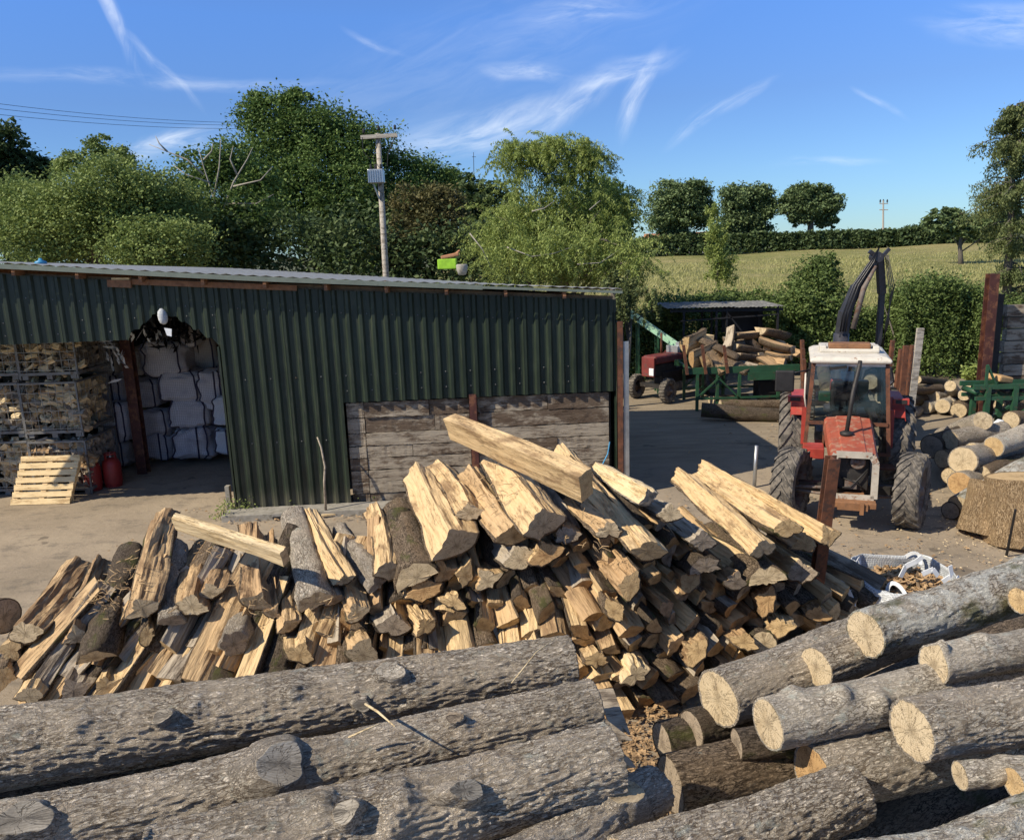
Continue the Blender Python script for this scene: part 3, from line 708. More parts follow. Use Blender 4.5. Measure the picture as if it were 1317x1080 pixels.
# ------------------------------------------------------------------ stillages full of split firewood
rs = random.Random(11)
chunkm = []
for k in range(10):
    me, _b = split_mesh(('quarter', 'sixth', 'half', 'quarter')[k % 4], rs.uniform(.05, .075), rs.uniform(.2, .27), 300+k*3.3,
                        ('wood_cream', 'wood_grey', 'wood_cream', 'wood_brown', 'wood_cream')[k % 5], ('end_pale', 'end_grey', 'end_pale')[k % 3], 'bark_brown', 4, .012, False)
    me.name = 'firewood_chunk'; chunkm.append(me)
CW, CD, CH = 1.02, 1.15, 1.06
def cage(x, y, z, label):
    c = empty('wire_stillage', (x, y, z), label, 'cage', 'wire cages of firewood under the shed')
    w2 = CW/2
    for sx in (-1, 1):
        for sy in (0, 1):
            MB().bar((x+sx*w2, y+sy*CD, z+.0), (x+sx*w2, y+sy*CD, z+CH-.05), .028, .028, (0, 1, 0)).build('corner_post', MAT['cage'], c)
    for side in range(3):
        mb = MB(); r_ = .0055
        for k in range(1, 8):
            t = -w2+CW*k/8
            if side == 0: mb.bar((x+t, y-.01, z+.13), (x+t+rs.uniform(-.01, .01), y-.01, z+CH-.06), r_, r_, (0, 1, 0))
            else: mb.bar((x+(w2 if side == 1 else -w2), y+CD*k/8, z+.13), (x+(w2 if side == 1 else -w2), y+CD*k/8, z+CH-.06), r_, r_, (0, 1, 0))
        for k in range(6):
            zz = z+.16+k*.165
            if side == 0: mb.bar((x-w2, y-.016, zz), (x+w2, y-.016, zz+rs.uniform(-.01, .01)), r_*1.5, r_*1.5)
            else: mb.bar((x+(w2+.006)*(1 if side == 1 else -1), y, zz), (x+(w2+.006)*(1 if side == 1 else -1), y+CD, zz), r_*1.5, r_*1.5)
        mb.build('mesh_side', MAT['wire'], c)
    for zz, h in ((z+.10, .05), (z+CH-.06, .03)):
        mb = MB(); mb.bar((x-w2, y, zz), (x+w2, y, zz), .05, h).bar((x-w2, y+CD, zz), (x+w2, y+CD, zz), .05, h).bar((x-w2, y, zz), (x-w2, y+CD, zz), .05, h).bar((x+w2, y, zz), (x+w2, y+CD, zz), .05, h)
        mb.build('base_frame' if h > .04 else 'top_frame', MAT['cage'], c)
    MB().box((x, y+CD/2, z+.085), (CW-.06, CD-.06, .02)).build('floor_panel', MAT['dark'], c)
    for sx in (-1, 0, 1): MB().box((x+sx*(w2-.08), y+.05, z+.035), (.10, .10, .07)).build('foot', MAT['cage'], c)
    return c
cagepos = []
xr = -7.78-CW/2
for ci, (x0, yy_, nm) in enumerate(((xr, 14.25, 'right-hand'), (xr-1.10, 14.35, 'second'), (xr-2.2, 14.3, 'leftmost'))):
    for lv in range(3):
        z0 = .01+lv*1.075; dx = (.0, -.03, .07)[lv]
        lbn = ('bottom', 'middle', 'top')[lv]
        cage(x0+dx, yy_+(0, .04, -.02)[lv], z0, f'galvanised wire cage of split firewood, {lbn} cage of the {nm} stack')
        cagepos.append((x0+dx, yy_+(0, .04, -.02)[lv], z0, ci, lv))
stuffv = []; 
for (x, y, z, ci, lv) in cagepos:
    nchunk = 46 if ci == 0 else 40 if ci == 1 else 0
    if ci == 0 and lv == 0: nchunk = 34
    q = 0; cols_ = 6
    for k in range(nchunk):
        gx, gz = k % cols_, k//cols_
        if ci == 0 and lv == 0: gz += 2
        p = Vector((x-CW/2+.10+gx*.163+rs.uniform(-.03, .03), y+.07+rs.uniform(0, .06), z+.17+gz*.115+rs.uniform(-.02, .02)))
        if p.z > z+CH-.02: p.z = z+CH-.06
        o = link('firewood_chunk', chunkm[rs.randrange(10)], None, p)
        mode = rs.random()
        o.rotation_euler = (rs.uniform(0, 6.28), rs.uniform(-.5, .5), rs.uniform(-.5, .5)+(math.pi/2 if mode < .45 else 0))
        nm = ('bottom', 'middle', 'top')[lv]; st = ('right-hand', 'second', 'leftmost')[ci]
        rw = ('bottom', 'second', 'third', 'fourth', 'fifth', 'sixth', 'seventh', 'top')[min(7, gz)]; cw = ('leftmost', 'second', 'third', 'fourth', 'fifth', 'rightmost')[gx]
        tag(o, f'short firewood chunk in {rw} row from below, {cw} column, {nm} cage of the {st} stack', 'firewood', f'firewood chunks in the {nm} cage of the {st} stack')
    # the rest of each cage's filling
    mb = MB()
    for k in range(150):
        p = Vector((x+rs.uniform(-.44, .44), y+rs.choice((rs.uniform(.2, 1.1), rs.uniform(.2, 1.1), .16)), z+rs.uniform(.15, CH-.08)))
        if rs.random() < .5: p.x = x+CW/2-.07-rs.random()*.05
        e = Euler((rs.uniform(0, 6), rs.uniform(0, 6), rs.uniform(0, 6))).to_matrix(); s_ = rs.uniform(.04, .065)
        L_ = rs.uniform(.09, .13)
        vv = [Vector((-L_, -s_, -s_*.6)), Vector((-L_, s_, -s_*.7)), Vector((-L_, 0, s_*.9)), Vector((L_, -s_, -s_*.5)), Vector((L_, s_, -s_*.7)), Vector((L_, .01, s_))]
        mb.add([p+e @ v for v in vv], [(0, 1, 2), (5, 4, 3), (0, 3, 4, 1), (1, 4, 5, 2), (2, 5, 3, 0)])
    o = mb.build('firewood_fill', MAT[('wood_grey', 'wood_cream', 'wood_grey')[(ci+lv) % 3]], None); nm = ('bottom', 'middle', 'top')[lv]; st = ('right-hand', 'second', 'leftmost')[ci]
    tag(o, f'mass of split firewood filling the inside of the {nm} cage in the {st} stack', 'firewood', None, 'stuff')

# ------------------------------------------------------------------ pallet leaning on the cages
pb0 = gnd(16, 649); pb1 = gnd(92, 647); pb0.z = pb1.z = .02
t0 = at(28, 587, 14.0); t1 = at(107, 588, 14.0)
pal = empty('wooden_pallet', pb0, 'clean pale wooden pallet leaning against the firewood cages', 'pallet')
ux = (pb1-pb0); uy = ((t0-pb0)+(t1-pb1))/2; un = ux.cross(uy).normalized()
if un.y > 0: un = -un
def pp2(u, v, o_=0): return pb0+ux*u+uy*v+un*o_
for k in range(7):
    v = .03+k*.156
    a_, b_ = pp2(-.0, v, .05), pp2(1.0, v, .05)
    MB().bar(a_, b_, .095 if k not in (0,) else .10, .018, un).build('slat', MAT['pallet'], pal)
for u in (.05, .5, .95):
    MB().bar(pp2(u, 0, -.0), pp2(u, 1.0, -.0), .09, .078, un).build('stringer', MAT['pallet'], pal)
for v in (.05, .5, .95):
    MB().bar(pp2(0, v, -.055), pp2(1, v, -.055), .09, .018, un).build('back_slat', MAT['pallet'], pal)

# ------------------------------------------------------------------ gas bottles
for i_, (px, py, lb) in enumerate(((121, 630, 'red gas bottle beside the pallet, left of two'), (147, 625, 'red gas bottle beside the bay post, right of two'))):
    g = gnd(px, py); g.z = .01
    gb = empty('gas_bottle', g, lb, 'gas bottle', 'red gas bottles', i_*.7)
    MB().lathe(g, (0, 0, 1), [(0, .12), (.03, .15), (.05, .158), (.10, .165), (.42, .165), (.50, .14), (.54, .09), (.56, .03)], 20).build('body', MAT['gas_red'], gb, True)
    MB().lathe(g, (0, 0, 1), [(0.0, .15), (.06, .15)], 20, False).build('foot_ring', MAT['gas_red'], gb)
    mb = MB()
    for k in range(3):
        a_ = k*2.1; mb.bar(g+Vector((.10*math.cos(a_), .10*math.sin(a_), .50)), g+Vector((.10*math.cos(a_), .10*math.sin(a_), .63)), .06, .008, (math.cos(a_), math.sin(a_), 0))
    mb.lathe(g+Vector((0, 0, .62)), (0, 0, 1), [(0, .11), (.02, .11), (.02, .095), (0, .095)], 18, False)
    mb.build('collar', MAT['gas_red'], gb)
    MB().lathe(g+Vector((0, 0, .55)), (0, 0, 1), [(0, .025), (.03, .025), (.04, .015), (.08, .015)], 10).build('valve', MAT['galv'], gb, True)

# ------------------------------------------------------------------ log bags
def bag(px, py, Y, w_, h_, label, mat='bag_net', name='log_bag', d_=None, grp='net bags of logs stacked in the open bay'):
    """px,py = centre; w_,h_ = width and height in metres"""
    c = at(px, py, Y); _cnt[0] += 1; sd = _cnt[0]*1.9
    root = empty(name, c-Vector((0, 0, h_/2)), label, 'bulk bag', grp)
    n, m_ = 40, 26; vs = []; d_ = d_ or w_*.9
    th = np.linspace(0, 2*math.pi, n, endpoint=False); ph = np.linspace(-math.pi/2, math.pi/2, m_)
    PH, TH = np.meshgrid(ph, th, indexing='ij'); e1, e2 = .38, .55
    sg = lambda v, e: np.sign(v)*np.abs(v)**e
    X = sg(np.cos(PH), e1)*sg(np.cos(TH), e2)*w_/2; Yv = sg(np.cos(PH), e1)*sg(np.sin(TH), e2)*d_/2; Z = sg(np.sin(PH), e1+.1)*h_/2
    P = np.c_[X.ravel(), Yv.ravel(), Z.ravel()]
    b = (fbm(P*2.6+sd, 3)-.45)*.36*w_; f = (fbm(P*8+sd, 3)-.45)*.10
    nr = P/(np.linalg.norm(P, axis=1)[:, None]+1e-6)
    fold = .034*np.sin(P[:, 2]*34+4*vnoise(P*3+sd))*np.clip(vnoise(P*4+9+sd)*2-.6, 0, 1)
    P = P+nr*(b+f+fold)[:, None]; P[:, 2] = np.maximum(P[:, 2], -h_/2)
    i = np.arange(m_-1)[:, None]*n; k = np.arange(n)[None, :]; k2 = (k+1) % n
    F = np.stack([i+k, i+k2, i+n+k2, i+n+k], -1).reshape(-1, 4)
    o = link('bag_body', mesh_np('bag_body', P+np.array([0, 0, h_/2]), F, MAT[mat], smooth=True), root)
    for u in (.80, -.8, .28):
        k_ = int(((math.atan2(-1, u*1.1)) % (2*math.pi))/(2*math.pi)*n) % n
        pts = [c+Vector((P[j*n+k_][0]*1.02, P[j*n+k_][1]*1.02, P[j*n+k_][2])) for j in range(2, m_-2)]
        if u == .28 and rs.random() < .6: continue
        MB().tube(pts, .017, 5).build('seam_strap', MAT['strap'], root)
    return root
bl = [(206, 572, 16.5, .66, .56, 'bottom left bag of the stack right of the bay post', 'bag_net'),
      (203, 541, 16.5, .70, .56, 'second bag up just right of the bay post', 'bag_net'),
      (190, 504, 16.6, .62, .58, 'third bag up touching the bay post', 'bag_net'),
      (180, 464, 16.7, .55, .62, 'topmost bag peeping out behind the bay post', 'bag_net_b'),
      (254, 569, 16.3, .92, .66, 'wide pale bag on the floor, lowest of the middle column', 'bag_net'),
      (250, 529, 16.35, .92, .66, 'sagging pale bag second from the floor in the middle column', 'bag_net'),
      (239, 494, 16.35, .92, .68, 'bulging pale bag third from the floor in the middle column', 'bag_net'),
      (216, 459, 16.4, .95, .72, 'big bag at the top of the middle column', 'bag_net'),
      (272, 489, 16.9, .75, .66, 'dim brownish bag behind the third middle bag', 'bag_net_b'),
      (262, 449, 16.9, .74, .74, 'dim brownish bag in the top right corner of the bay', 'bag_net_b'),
      (238, 428, 16.6, .80, .52, 'dim bag on top of the middle column under the torn sheeting', 'bag_net'),
      (276, 500, 16.2, .55, .8, 'grey bag wedged between the middle column and the green wall edge', 'bag_net'),
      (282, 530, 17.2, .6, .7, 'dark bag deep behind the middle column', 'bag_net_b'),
      (291, 566, 15.9, .42, .56, 'slim pale bag on the floor against the green wall edge', 'bag_white'),
      (288, 527, 15.9, .42, .62, 'slim pale bag upper one against the green wall edge', 'bag_white'),
      (151, 541, 15.9, .62, .80, 'crumpled white bag left of the bay post above the gas bottles', 'bag_net'),
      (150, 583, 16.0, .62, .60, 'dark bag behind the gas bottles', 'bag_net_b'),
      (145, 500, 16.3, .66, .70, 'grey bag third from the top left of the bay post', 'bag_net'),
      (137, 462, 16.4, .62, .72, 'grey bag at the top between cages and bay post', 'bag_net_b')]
for px, py, Y, w_, h_, lb, mt_ in bl: bag(px, py, Y, w_, h_, 'log bag: '+lb if False else lb, mt_)
# shredded netting and plastic on the topmost bags
mb = MB(); 
for k in range(420):
    p = at(rs.gauss(216, 22), rs.gauss(424, 9), rs.uniform(15.6, 16.5)); e = Euler((rs.uniform(0, 6), rs.uniform(0, 6), rs.uniform(0, 6))).to_matrix(); L_ = rs.uniform(.06, .22)
    mb.add([p+e @ Vector(v) for v in ((-L_, 0, 0), (0, .03, .01), (L_, 0, .02), (0, -.035, 0))], [(0, 1, 2, 3)])
o = mb.build('shredded_netting', MAT['black'], None); tag(o, 'heap of black shredded netting on top of the log bags', 'netting', None, 'stuff')
mb = MB()
for k in range(46):
    p = at(rs.gauss(*((142, 10) if k < 34 else (180, 10))), rs.gauss(*((452, 11) if k < 34 else (428, 6))), 15.3); e = Euler((rs.uniform(0, 6), rs.uniform(0, 6), rs.uniform(0, 6))).to_matrix(); L_ = rs.uniform(.05, .16)
    mb.add([p+e @ Vector(v) for v in ((-L_, -.006, 0), (-L_*.3, .02, .02), (L_, .012, 0), (L_*.2, -.02, -.02))], [(0, 1, 2, 3)])
o = mb.build('torn_plastic', MAT['white_pl'], None); tag(o, 'torn white plastic shreds hanging below the strip of green sheeting', 'plastic', None, 'stuff')
# ------------------------------------------------------------------ the heap of split cordwood
rs = random.Random(21)
def pslope(X): return float(np.interp(X, [-2.2, -.3, .8], [.80, .60, .36]))
def pile_y(px, py, lift=0.0):
    """near faces lie on a slope that leans back 0.35 m per metre of height"""
    Y = 6.6
    for _ in range(12):
        p = at(px, py, Y); Y = 6.35+max(0, p.x-1.0)*.42+pslope(p.x)*max(0, p.z)-lift
    return Y
def far_pt(p0, px, py, L):
    best = None
    for k in range(400):
        Y = p0.y+k*.006*L/1.5*1.5
        p = at(px, py, Y); d = (p-p0).length
        if d <= L: best = p
    if best is None: best = p0+(at(px, py, p0.y+.3)-p0).normalized()*L
    return best
# near x,y, far x,y, width px, kind, roll deg, wood, end, bark, lift, length, label
H = [
 (33, 815, 99, 729, 42, 'quarter', 260, 'wood_fresh', 'end_pale', 'bark_brown', .10, 1.35, 'broad brown-and-tan split log sloping up at the left end of the split heap'),
 (16, 836, 66, 768, 36, 'quarter', 200, 'wood_pale', 'end_yellow', 'bark_brown', .0, 1.3, 'tan split log under the broad one at the far left of the heap'),
 (38, 896, 96, 800, 40, 'quarter', 270, 'wood_pale', 'end_pale', 'bark_brown', .12, 1.35, 'long pale yellow split log low at the left end of the heap'),
 (4, 872, 24, 812, 34, 'quarter', 20, 'wood_fresh', 'end_yellow', 'bark_brown', .05, 1.1, 'tan split log cut by the left edge of the picture'),
 (98, 822, 130, 726, 28, 'sixth', 270, 'wood_brown', 'end_pale', 'bark_brown', .05, 1.3, 'narrow reddish brown split log left of the mossy one'),
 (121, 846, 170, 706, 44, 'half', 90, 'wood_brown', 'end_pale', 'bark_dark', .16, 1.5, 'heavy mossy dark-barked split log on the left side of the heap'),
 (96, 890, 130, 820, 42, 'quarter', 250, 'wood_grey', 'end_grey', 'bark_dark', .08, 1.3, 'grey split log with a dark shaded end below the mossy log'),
 (138, 884, 164, 826, 34, 'quarter', 250, 'wood_pale', 'end_yellow', 'bark_brown', .08, 1.2, 'pale split log with a yellow end just above the big grey trunk at left'),
 (184, 784, 214, 664, 40, 'quarter', 250, 'wood_fresh', 'end_pale', 'bark_brown', .22, 1.45, 'upright triangular split log with a pointed top left of the cream plank'),
 (219, 800, 226, 700, 32, 'half', 95, 'wood_grey', 'end_grey', 'bark_grey', .14, 1.3, 'dark grey barked split log beside the pointed one'),
 (189, 816, 191, 762, 26, 'quarter', 10, 'wood_fresh', 'end_yellow', 'bark_brown', .08, 1.1, 'short tan split end poking out beneath the pointed log'),
 (246, 780, 268, 702, 42, 'quarter', 290, 'wood_fresh', 'end_pale', 'bark_brown', .18, 1.35, 'thick tan split log under the left end of the cream plank'),
 (270, 762, 288, 700, 30, 'quarter', 260, 'wood_brown', 'end_pale', 'bark_brown', .08, 1.2, 'brown split log right behind the thick tan one'),
 (301, 828, 334, 742, 32, 'round', 0, 'wood_grey', 'end_grey', 'bark_grey', .14, 1.4, 'slim bowed round branch hanging low below the cream plank'),
 (330, 776, 324, 682, 38, 'quarter', 295, 'wood_brown', 'end_pale', 'bark_brown', .18, 1.3, 'brown split log passing under the middle of the cream plank'),
 (352, 790, 346, 690, 26, 'sixth', 295, 'wood_brown', 'end_pale', 'bark_dark', .06, 1.3, 'dark narrow split log behind the plank\'s pointed end'),
 (385, 842, 374, 790, 36, 'quarter', 300, 'wood_pale', 'end_yellow', 'bark_brown', .14, 1.1, 'stubby pale split log with a bright triangular end, low in the left half'),
 (372, 806, 364, 716, 28, 'quarter', 250, 'wood_fresh', 'end_pale', 'bark_brown', .10, 1.3, 'tan split log running down under the plank\'s pointed end'),
 (406, 774, 376, 662, 42, 'half', 60, 'wood_grey', 'end_pale', 'bark_grey', .22, 1.5, 'grey-barked half log with round pale end right of the cream plank'),
 (432, 772, 398, 672, 24, 'sixth', 260, 'wood_grey', 'end_grey', 'bark_dark', .10, 1.4, 'weathered grey split log squeezed beside the round-ended one'),
 (460, 790, 434, 722, 36, 'quarter', 250, 'wood_fresh', 'end_pale', 'bark_brown', .18, 1.1, 'ragged orange-tan split log ending left of the gap in the heap'),
 (444, 746, 396, 660, 24, 'quarter', 250, 'wood_pale', 'end_pale', 'bark_brown', .14, 1.4, 'long thin pale split log rising to the plinth of the shed'),
 (487, 750, 436, 682, 28, 'half', 60, 'wood_grey', 'end_grey', 'bark_grey', .08, 1.3, 'thin dark grey split log behind the two round tops'),
 (500, 736, 484, 658, 38, 'quarter', 275, 'wood_pale', 'end_pale', 'bark_brown', .20, 1.3, 'smooth pale split log left of the thick barked one'),
 (535, 742, 511, 654, 58, 'half', 60, 'wood_fresh', 'end_pale', 'bark_brown', .26, 1.4, 'thick half round log with rough brown bark and bright end, centre left'),
 (545, 760, 530, 700, 50, 'quarter', 250, 'wood_fresh', 'end_orange', 'bark_dark', .12, 1.2, 'wide wedge with curved orange end beneath the thick barked log'),
 (588, 702, 542, 612, 64, 'quarter', 250, 'wood_pale', 'end_pale', 'bark_brown', .30, 1.5, 'fat bright yellow split log in the middle left of the heap'),
 (604, 660, 562, 600, 34, 'quarter', 270, 'wood_pale', 'end_pale', 'bark_brown', .12, 1.4, 'pale split log rising behind the fat yellow one'),
 (574, 738, 544, 668, 32, 'sixth', 250, 'wood_fresh', 'end_orange', 'bark_brown', .16, 1.2, 'thin orange split log under the fat yellow one'),
 (660, 690, 604, 612, 50, 'quarter', 270, 'wood_fresh', 'end_yellow', 'bark_brown', .28, 1.4, 'knotty bark-strewn split log right of the fat yellow one'),
 (700, 676, 638, 590, 60, 'quarter', 260, 'wood_pale', 'end_pale', 'bark_brown', .38, 1.5, 'big bright split log lying directly below the long sawn plank'),
 (668, 720, 628, 680, 42, 'quarter', 260, 'wood_grey', 'end_pale', 'bark_dark', .20, 1.2, 'grey split log with a broad triangular end below the knotty one'),
 (466, 842, 442, 794, 46, 'quarter', 300, 'wood_fresh', 'end_pale', 'bark_brown', .18, 1.2, 'stout split log with pale pentagon end just above the long grey trunk'),
 (505, 806, 490, 760, 44, 'quarter', 280, 'wood_grey', 'end_grey', 'bark_dark', .10, 1.2, 'shaded split log with a flat grey end in the centre left gap'),
 (548, 806, 520, 762, 34, 'quarter', 230, 'wood_pale', 'end_yellow', 'bark_brown', .16, 1.2, 'split log with one brightly lit yellow side low in the centre'),
 (600, 740, 584, 704, 32, 'quarter', 200, 'wood_pale', 'end_yellow', 'bark_brown', .14, 1.1, 'small pale triangular split end below the fat yellow log'),
 (628, 748, 610, 712, 32, 'sixth', 240, 'wood_fresh', 'end_pale', 'bark_dark', .10, 1.1, 'small split end with a white streak under the knotty log'),
 (584, 776, 570, 748, 30, 'quarter', 290, 'wood_pale', 'end_yellow', 'bark_brown', .16, 1.1, 'curved orange-yellow split end in the middle of the heap'),
 (704, 714, 676, 682, 44, 'quarter', 250, 'wood_pale', 'end_orange', 'bark_brown', .20, 1.2, 'split log with half its face in sun under the big bright one'),
 (728, 690, 706, 652, 36, 'quarter', 260, 'wood_brown', 'end_grey', 'bark_dark', .14, 1.2, 'dark shaded split log just right of the big bright one'),
 (754, 624, 582, 548, 44, 'plank', 68, 'wood_pale', 'end_yellow', 'bark_brown', .52, 2.0, 'long thick sawn plank jutting out on top of the heap before the plank wall'),
 (834, 710, 722, 582, 44, 'quarter', 280, 'wood_pale', 'end_yellow', 'bark_brown', .42, 2.0, 'long bright split log running down the middle right of the heap'),
 (784, 684, 716, 630, 36, 'quarter', 270, 'wood_fresh', 'end_pale', 'bark_brown', .26, 1.6, 'tan split log between the sawn plank and the long bright log'),
 (812, 754, 752, 672, 46, 'quarter', 200, 'wood_brown', 'end_yellow', 'bark_dark', .26, 1.6, 'dark brown split log under the long bright one with splinters at its end'),
 (790, 786, 772, 744, 36, 'quarter', 330, 'wood_pale', 'end_yellow', 'bark_brown', .20, 1.2, 'bright triangular split end below the dark brown log'),
 (836, 640, 768, 602, 28, 'quarter', 250, 'wood_cream', 'end_grey', 'bark_grey', .22, 1.5, 'pale grey weathered split log high on the right shoulder'),
 (862, 662, 806, 640, 30, 'quarter', 280, 'wood_grey', 'end_pale', 'bark_brown', .22, 1.3, 'short split log with an orange square end right of the long bright log'),
 (904, 698, 846, 652, 38, 'quarter', 280, 'wood_grey', 'end_grey', 'bark_dark', .26, 1.5, 'grey-brown split log with dark bark in the right centre'),
 (982, 708, 874, 614, 42, 'quarter', 260, 'wood_pale', 'end_pale', 'bark_brown', .44, 2.0, 'long pale split log, lowest of the bright three on the right'),
 (1014, 680, 904, 612, 36, 'quarter', 270, 'wood_pale', 'end_yellow', 'bark_brown', .46, 2.0, 'long yellow split log, middle of the bright three on the right'),
 (1066, 692, 904, 600, 26, 'sixth', 250, 'wood_pale', 'end_yellow', 'bark_brown', .40, 2.5, 'long thin split pole reaching the steel stake, topmost of the bright three'),
 (1036, 702, 984, 668, 34, 'quarter', 270, 'wood_pale', 'end_orange', 'bark_brown', .34, 1.3, 'short split log with orange end beside the steel stake'),
 (986, 744, 916, 684, 46, 'half', 80, 'wood_pale', 'end_pale', 'bark_brown', .30, 1.6, 'stout barked split log with pale top patch on the right'),
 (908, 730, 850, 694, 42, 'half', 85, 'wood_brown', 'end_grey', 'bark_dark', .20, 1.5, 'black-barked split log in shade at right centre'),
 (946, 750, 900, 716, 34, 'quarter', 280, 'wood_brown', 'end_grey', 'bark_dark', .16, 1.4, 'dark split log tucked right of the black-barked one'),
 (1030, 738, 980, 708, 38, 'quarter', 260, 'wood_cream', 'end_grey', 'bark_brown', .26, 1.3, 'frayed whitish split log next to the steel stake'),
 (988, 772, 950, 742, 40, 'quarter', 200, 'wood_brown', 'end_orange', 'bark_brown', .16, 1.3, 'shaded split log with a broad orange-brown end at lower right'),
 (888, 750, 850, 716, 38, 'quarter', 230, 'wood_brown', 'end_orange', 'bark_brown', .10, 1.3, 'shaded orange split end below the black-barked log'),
 (1004, 808, 974, 774, 34, 'quarter', 260, 'wood_pale', 'end_yellow', 'bark_brown', .20, 1.3, 'split log with a bright yellow flank at the lower right corner'),
 (956, 826, 912, 784, 32, 'quarter', 290, 'wood_brown', 'end_yellow', 'bark_brown', .18, 1.4, 'split log with a rounded tan end low on the right'),
 (898, 838, 862, 798, 38, 'quarter', 210, 'wood_fresh', 'end_yellow', 'bark_brown', .20, 1.4, 'split log with a bright forked end low in the right half'),
 (984, 828, 950, 798, 32, 'round', 0, 'wood_grey', 'end_pale', 'bark_dark', .12, 1.3, 'small round barked log low on the right behind the cut trunks'),
 (1052, 792, 1012, 762, 34, 'quarter', 280, 'wood_brown', 'end_orange', 'bark_dark', .10, 1.3, 'dark split log at the foot of the steel stake'),
 (818, 870, 796, 832, 34, 'quarter', 250, 'wood_cream', 'end_pale', 'bark_brown', .24, 1.2, 'small white-faced split log low in the shade right of the long trunk'),
 (768, 850, 752, 824, 28, 'quarter', 280, 'wood_pale', 'end_yellow', 'bark_brown', .12, 1.1, 'small pale split end just past the tip of the long grey trunk'),
]
for (nx, ny, fx, fy, wpx, kind, roll, wd, en, bk, lift, L, lb) in H:
    Y = pile_y(nx, ny, lift); p0 = at(nx, ny, Y); D = (p0-CAM).dot(FW); r_ = wpx*.5*D/FPX*1.02
    p1 = far_pt(p0, fx, fy, L)
    place_split(p0, p1, r_*(1.02 if kind == 'plank' else .98), kind, R(roll), lb, None, wd, en, bk, kind != 'plank', 30, rough=.009 if kind == 'plank' else .026)
# the cream plank lying across the left of the heap
p0 = at(226, 670, 7.3); p1 = at(366, 716, 6.75)
place_split(p1, p0, .088, 'plank', R(70), 'flat cream-coloured plank lying across the left of the heap', None, 'wood_cream', 'end_pale', 'bark_brown', False, 18)

# the body of the heap: rows of billets under the ones on top
prof_ = [(-40, 860), (0, 872), (60, 880), (100, 862), (200, 826), (300, 846), (400, 838), (480, 800), (560, 775), (650, 742), (750, 700), (850, 690), (950, 742), (1060, 770)]
low_ = [(-40, 960), (60, 925), (300, 905), (560, 880), (700, 865), (720, 930), (800, 935), (880, 925), (900, 880), (1000, 850), (1060, 820)]
kinds = ['quarter', 'quarter', 'sixth', 'half', 'quarter', 'half', 'sixth']
nfill = 0; FILL = []
for row in range(14):
    z = .10+row*.165; X = -4.9+rs.uniform(0, .1)
    while X < 3.75:
        step = rs.uniform(.165, .245)*(1.18 if X < -.2 else 1); X += step
        zz = z+rs.uniform(-.05, .05); Y = 6.35+max(0, X-1.0)*.42+pslope(X)*zz+rs.uniform(-.06, .14)+.06
        v = Vector((X, Y, zz))-CAM; dd = v.dot(FW); px = IW/2+FPX*v.dot(RT)/dd; py = IH/2-FPX*v.dot(UP)/dd
        if py < float(np.interp(px, *zip(*prof_)))-16 or py > float(np.interp(px, *zip(*low_))) or px < -40: continue
        az = float(np.interp(X, [-4.5, -3, -1.5, 0, 1.2, 2.4, 3.4], [40, 24, 2, -12, -26, -34, -38]))+rs.uniform(-9, 9)
        pit = rs.uniform(4, 16)+float(np.interp(X, [-2, -.2, 1.2], [26, 18, 4])); L = rs.uniform(1.0, 1.35)
        d = Vector((math.sin(R(az))*math.cos(R(pit)), math.cos(R(az))*math.cos(R(pit)), math.sin(R(pit))))
        p0 = Vector((X, Y, zz)); k = rs.choice(kinds); r_ = rs.uniform(.078, .118)*(1.08 if k == 'half' else 1)*(1.10 if X > .3 else 1.22)
        side = 'left end' if X < -2.6 else 'left half' if X < -.8 else 'middle' if X < .9 else 'right half' if X < 2.3 else 'right end'
        lvl = 'bottom rows' if zz < .75 else 'middle rows' if zz < 1.35 else 'upper rows'
        wd = rs.choice(['wood_brown', 'wood_fresh', 'wood_fresh', 'wood_pale', 'wood_pale', 'wood_grey']); en = rs.choice(['end_orange', 'end_yellow', 'end_pale', 'end_orange', 'end_grey', 'end_yellow']); bk = rs.choice(['bark_dark', 'bark_brown'])
        tone = {'end_orange': 'orange-brown', 'end_yellow': 'yellow', 'end_pale': 'pale', 'end_grey': 'grey'}[en]; shp = {'quarter': 'wedge-shaped', 'sixth': 'narrow', 'half': 'half-round'}[k]
        place_split(p0, p0+d*L, r_, k, R(rs.uniform(0, 360)), f'{shp} billet, {tone} end, {lvl}, {side} of heap',
                    f'{shp} {tone} billets in the {lvl}, {side}', wd, en, bk, rs.random() < .55, 12, rough=.014)
        nfill += 1; FILL.append(_last[0])
print('fill', nfill, flush=True)
_by = {}
for o in FILL: _by.setdefault(o['label'], []).append(o)
_ord = ['leftmost', 'second from left', 'third from left', 'fourth from left', 'fifth from left', 'sixth from left', 'seventh from left', 'eighth from left']
for lb, os_ in _by.items():
    if len(os_) > 1:
        for q_, o in enumerate(sorted(os_, key=lambda v: v.location.x)): o['label'] = lb+', '+(_ord[q_] if q_ < 8 else 'near the right')+' of its kind'

# rusted steel stake that holds the right end of the heap
b = at(1047, 775, 7.75); t = at(1071, 588, 7.55); d = (t-b).normalized(); g = b-d*(b.z/d.z)
o = MB().ibeam(g, t, .115, .11, .014, (0, 1, 0)).build('steel_stake', MAT['rust'], None); tag(o, 'rusty steel beam stake holding the right end of the split heap', 'stake')
o = MB().ibeam(at(1032, 800, 8.15)*1.0, at(1038, 720, 8.15), .09, .09, .012, (0, 1, 0)).build('steel_stake', MAT['dark'], None); tag(o, 'dark steel upright just behind the rusty stake', 'stake')

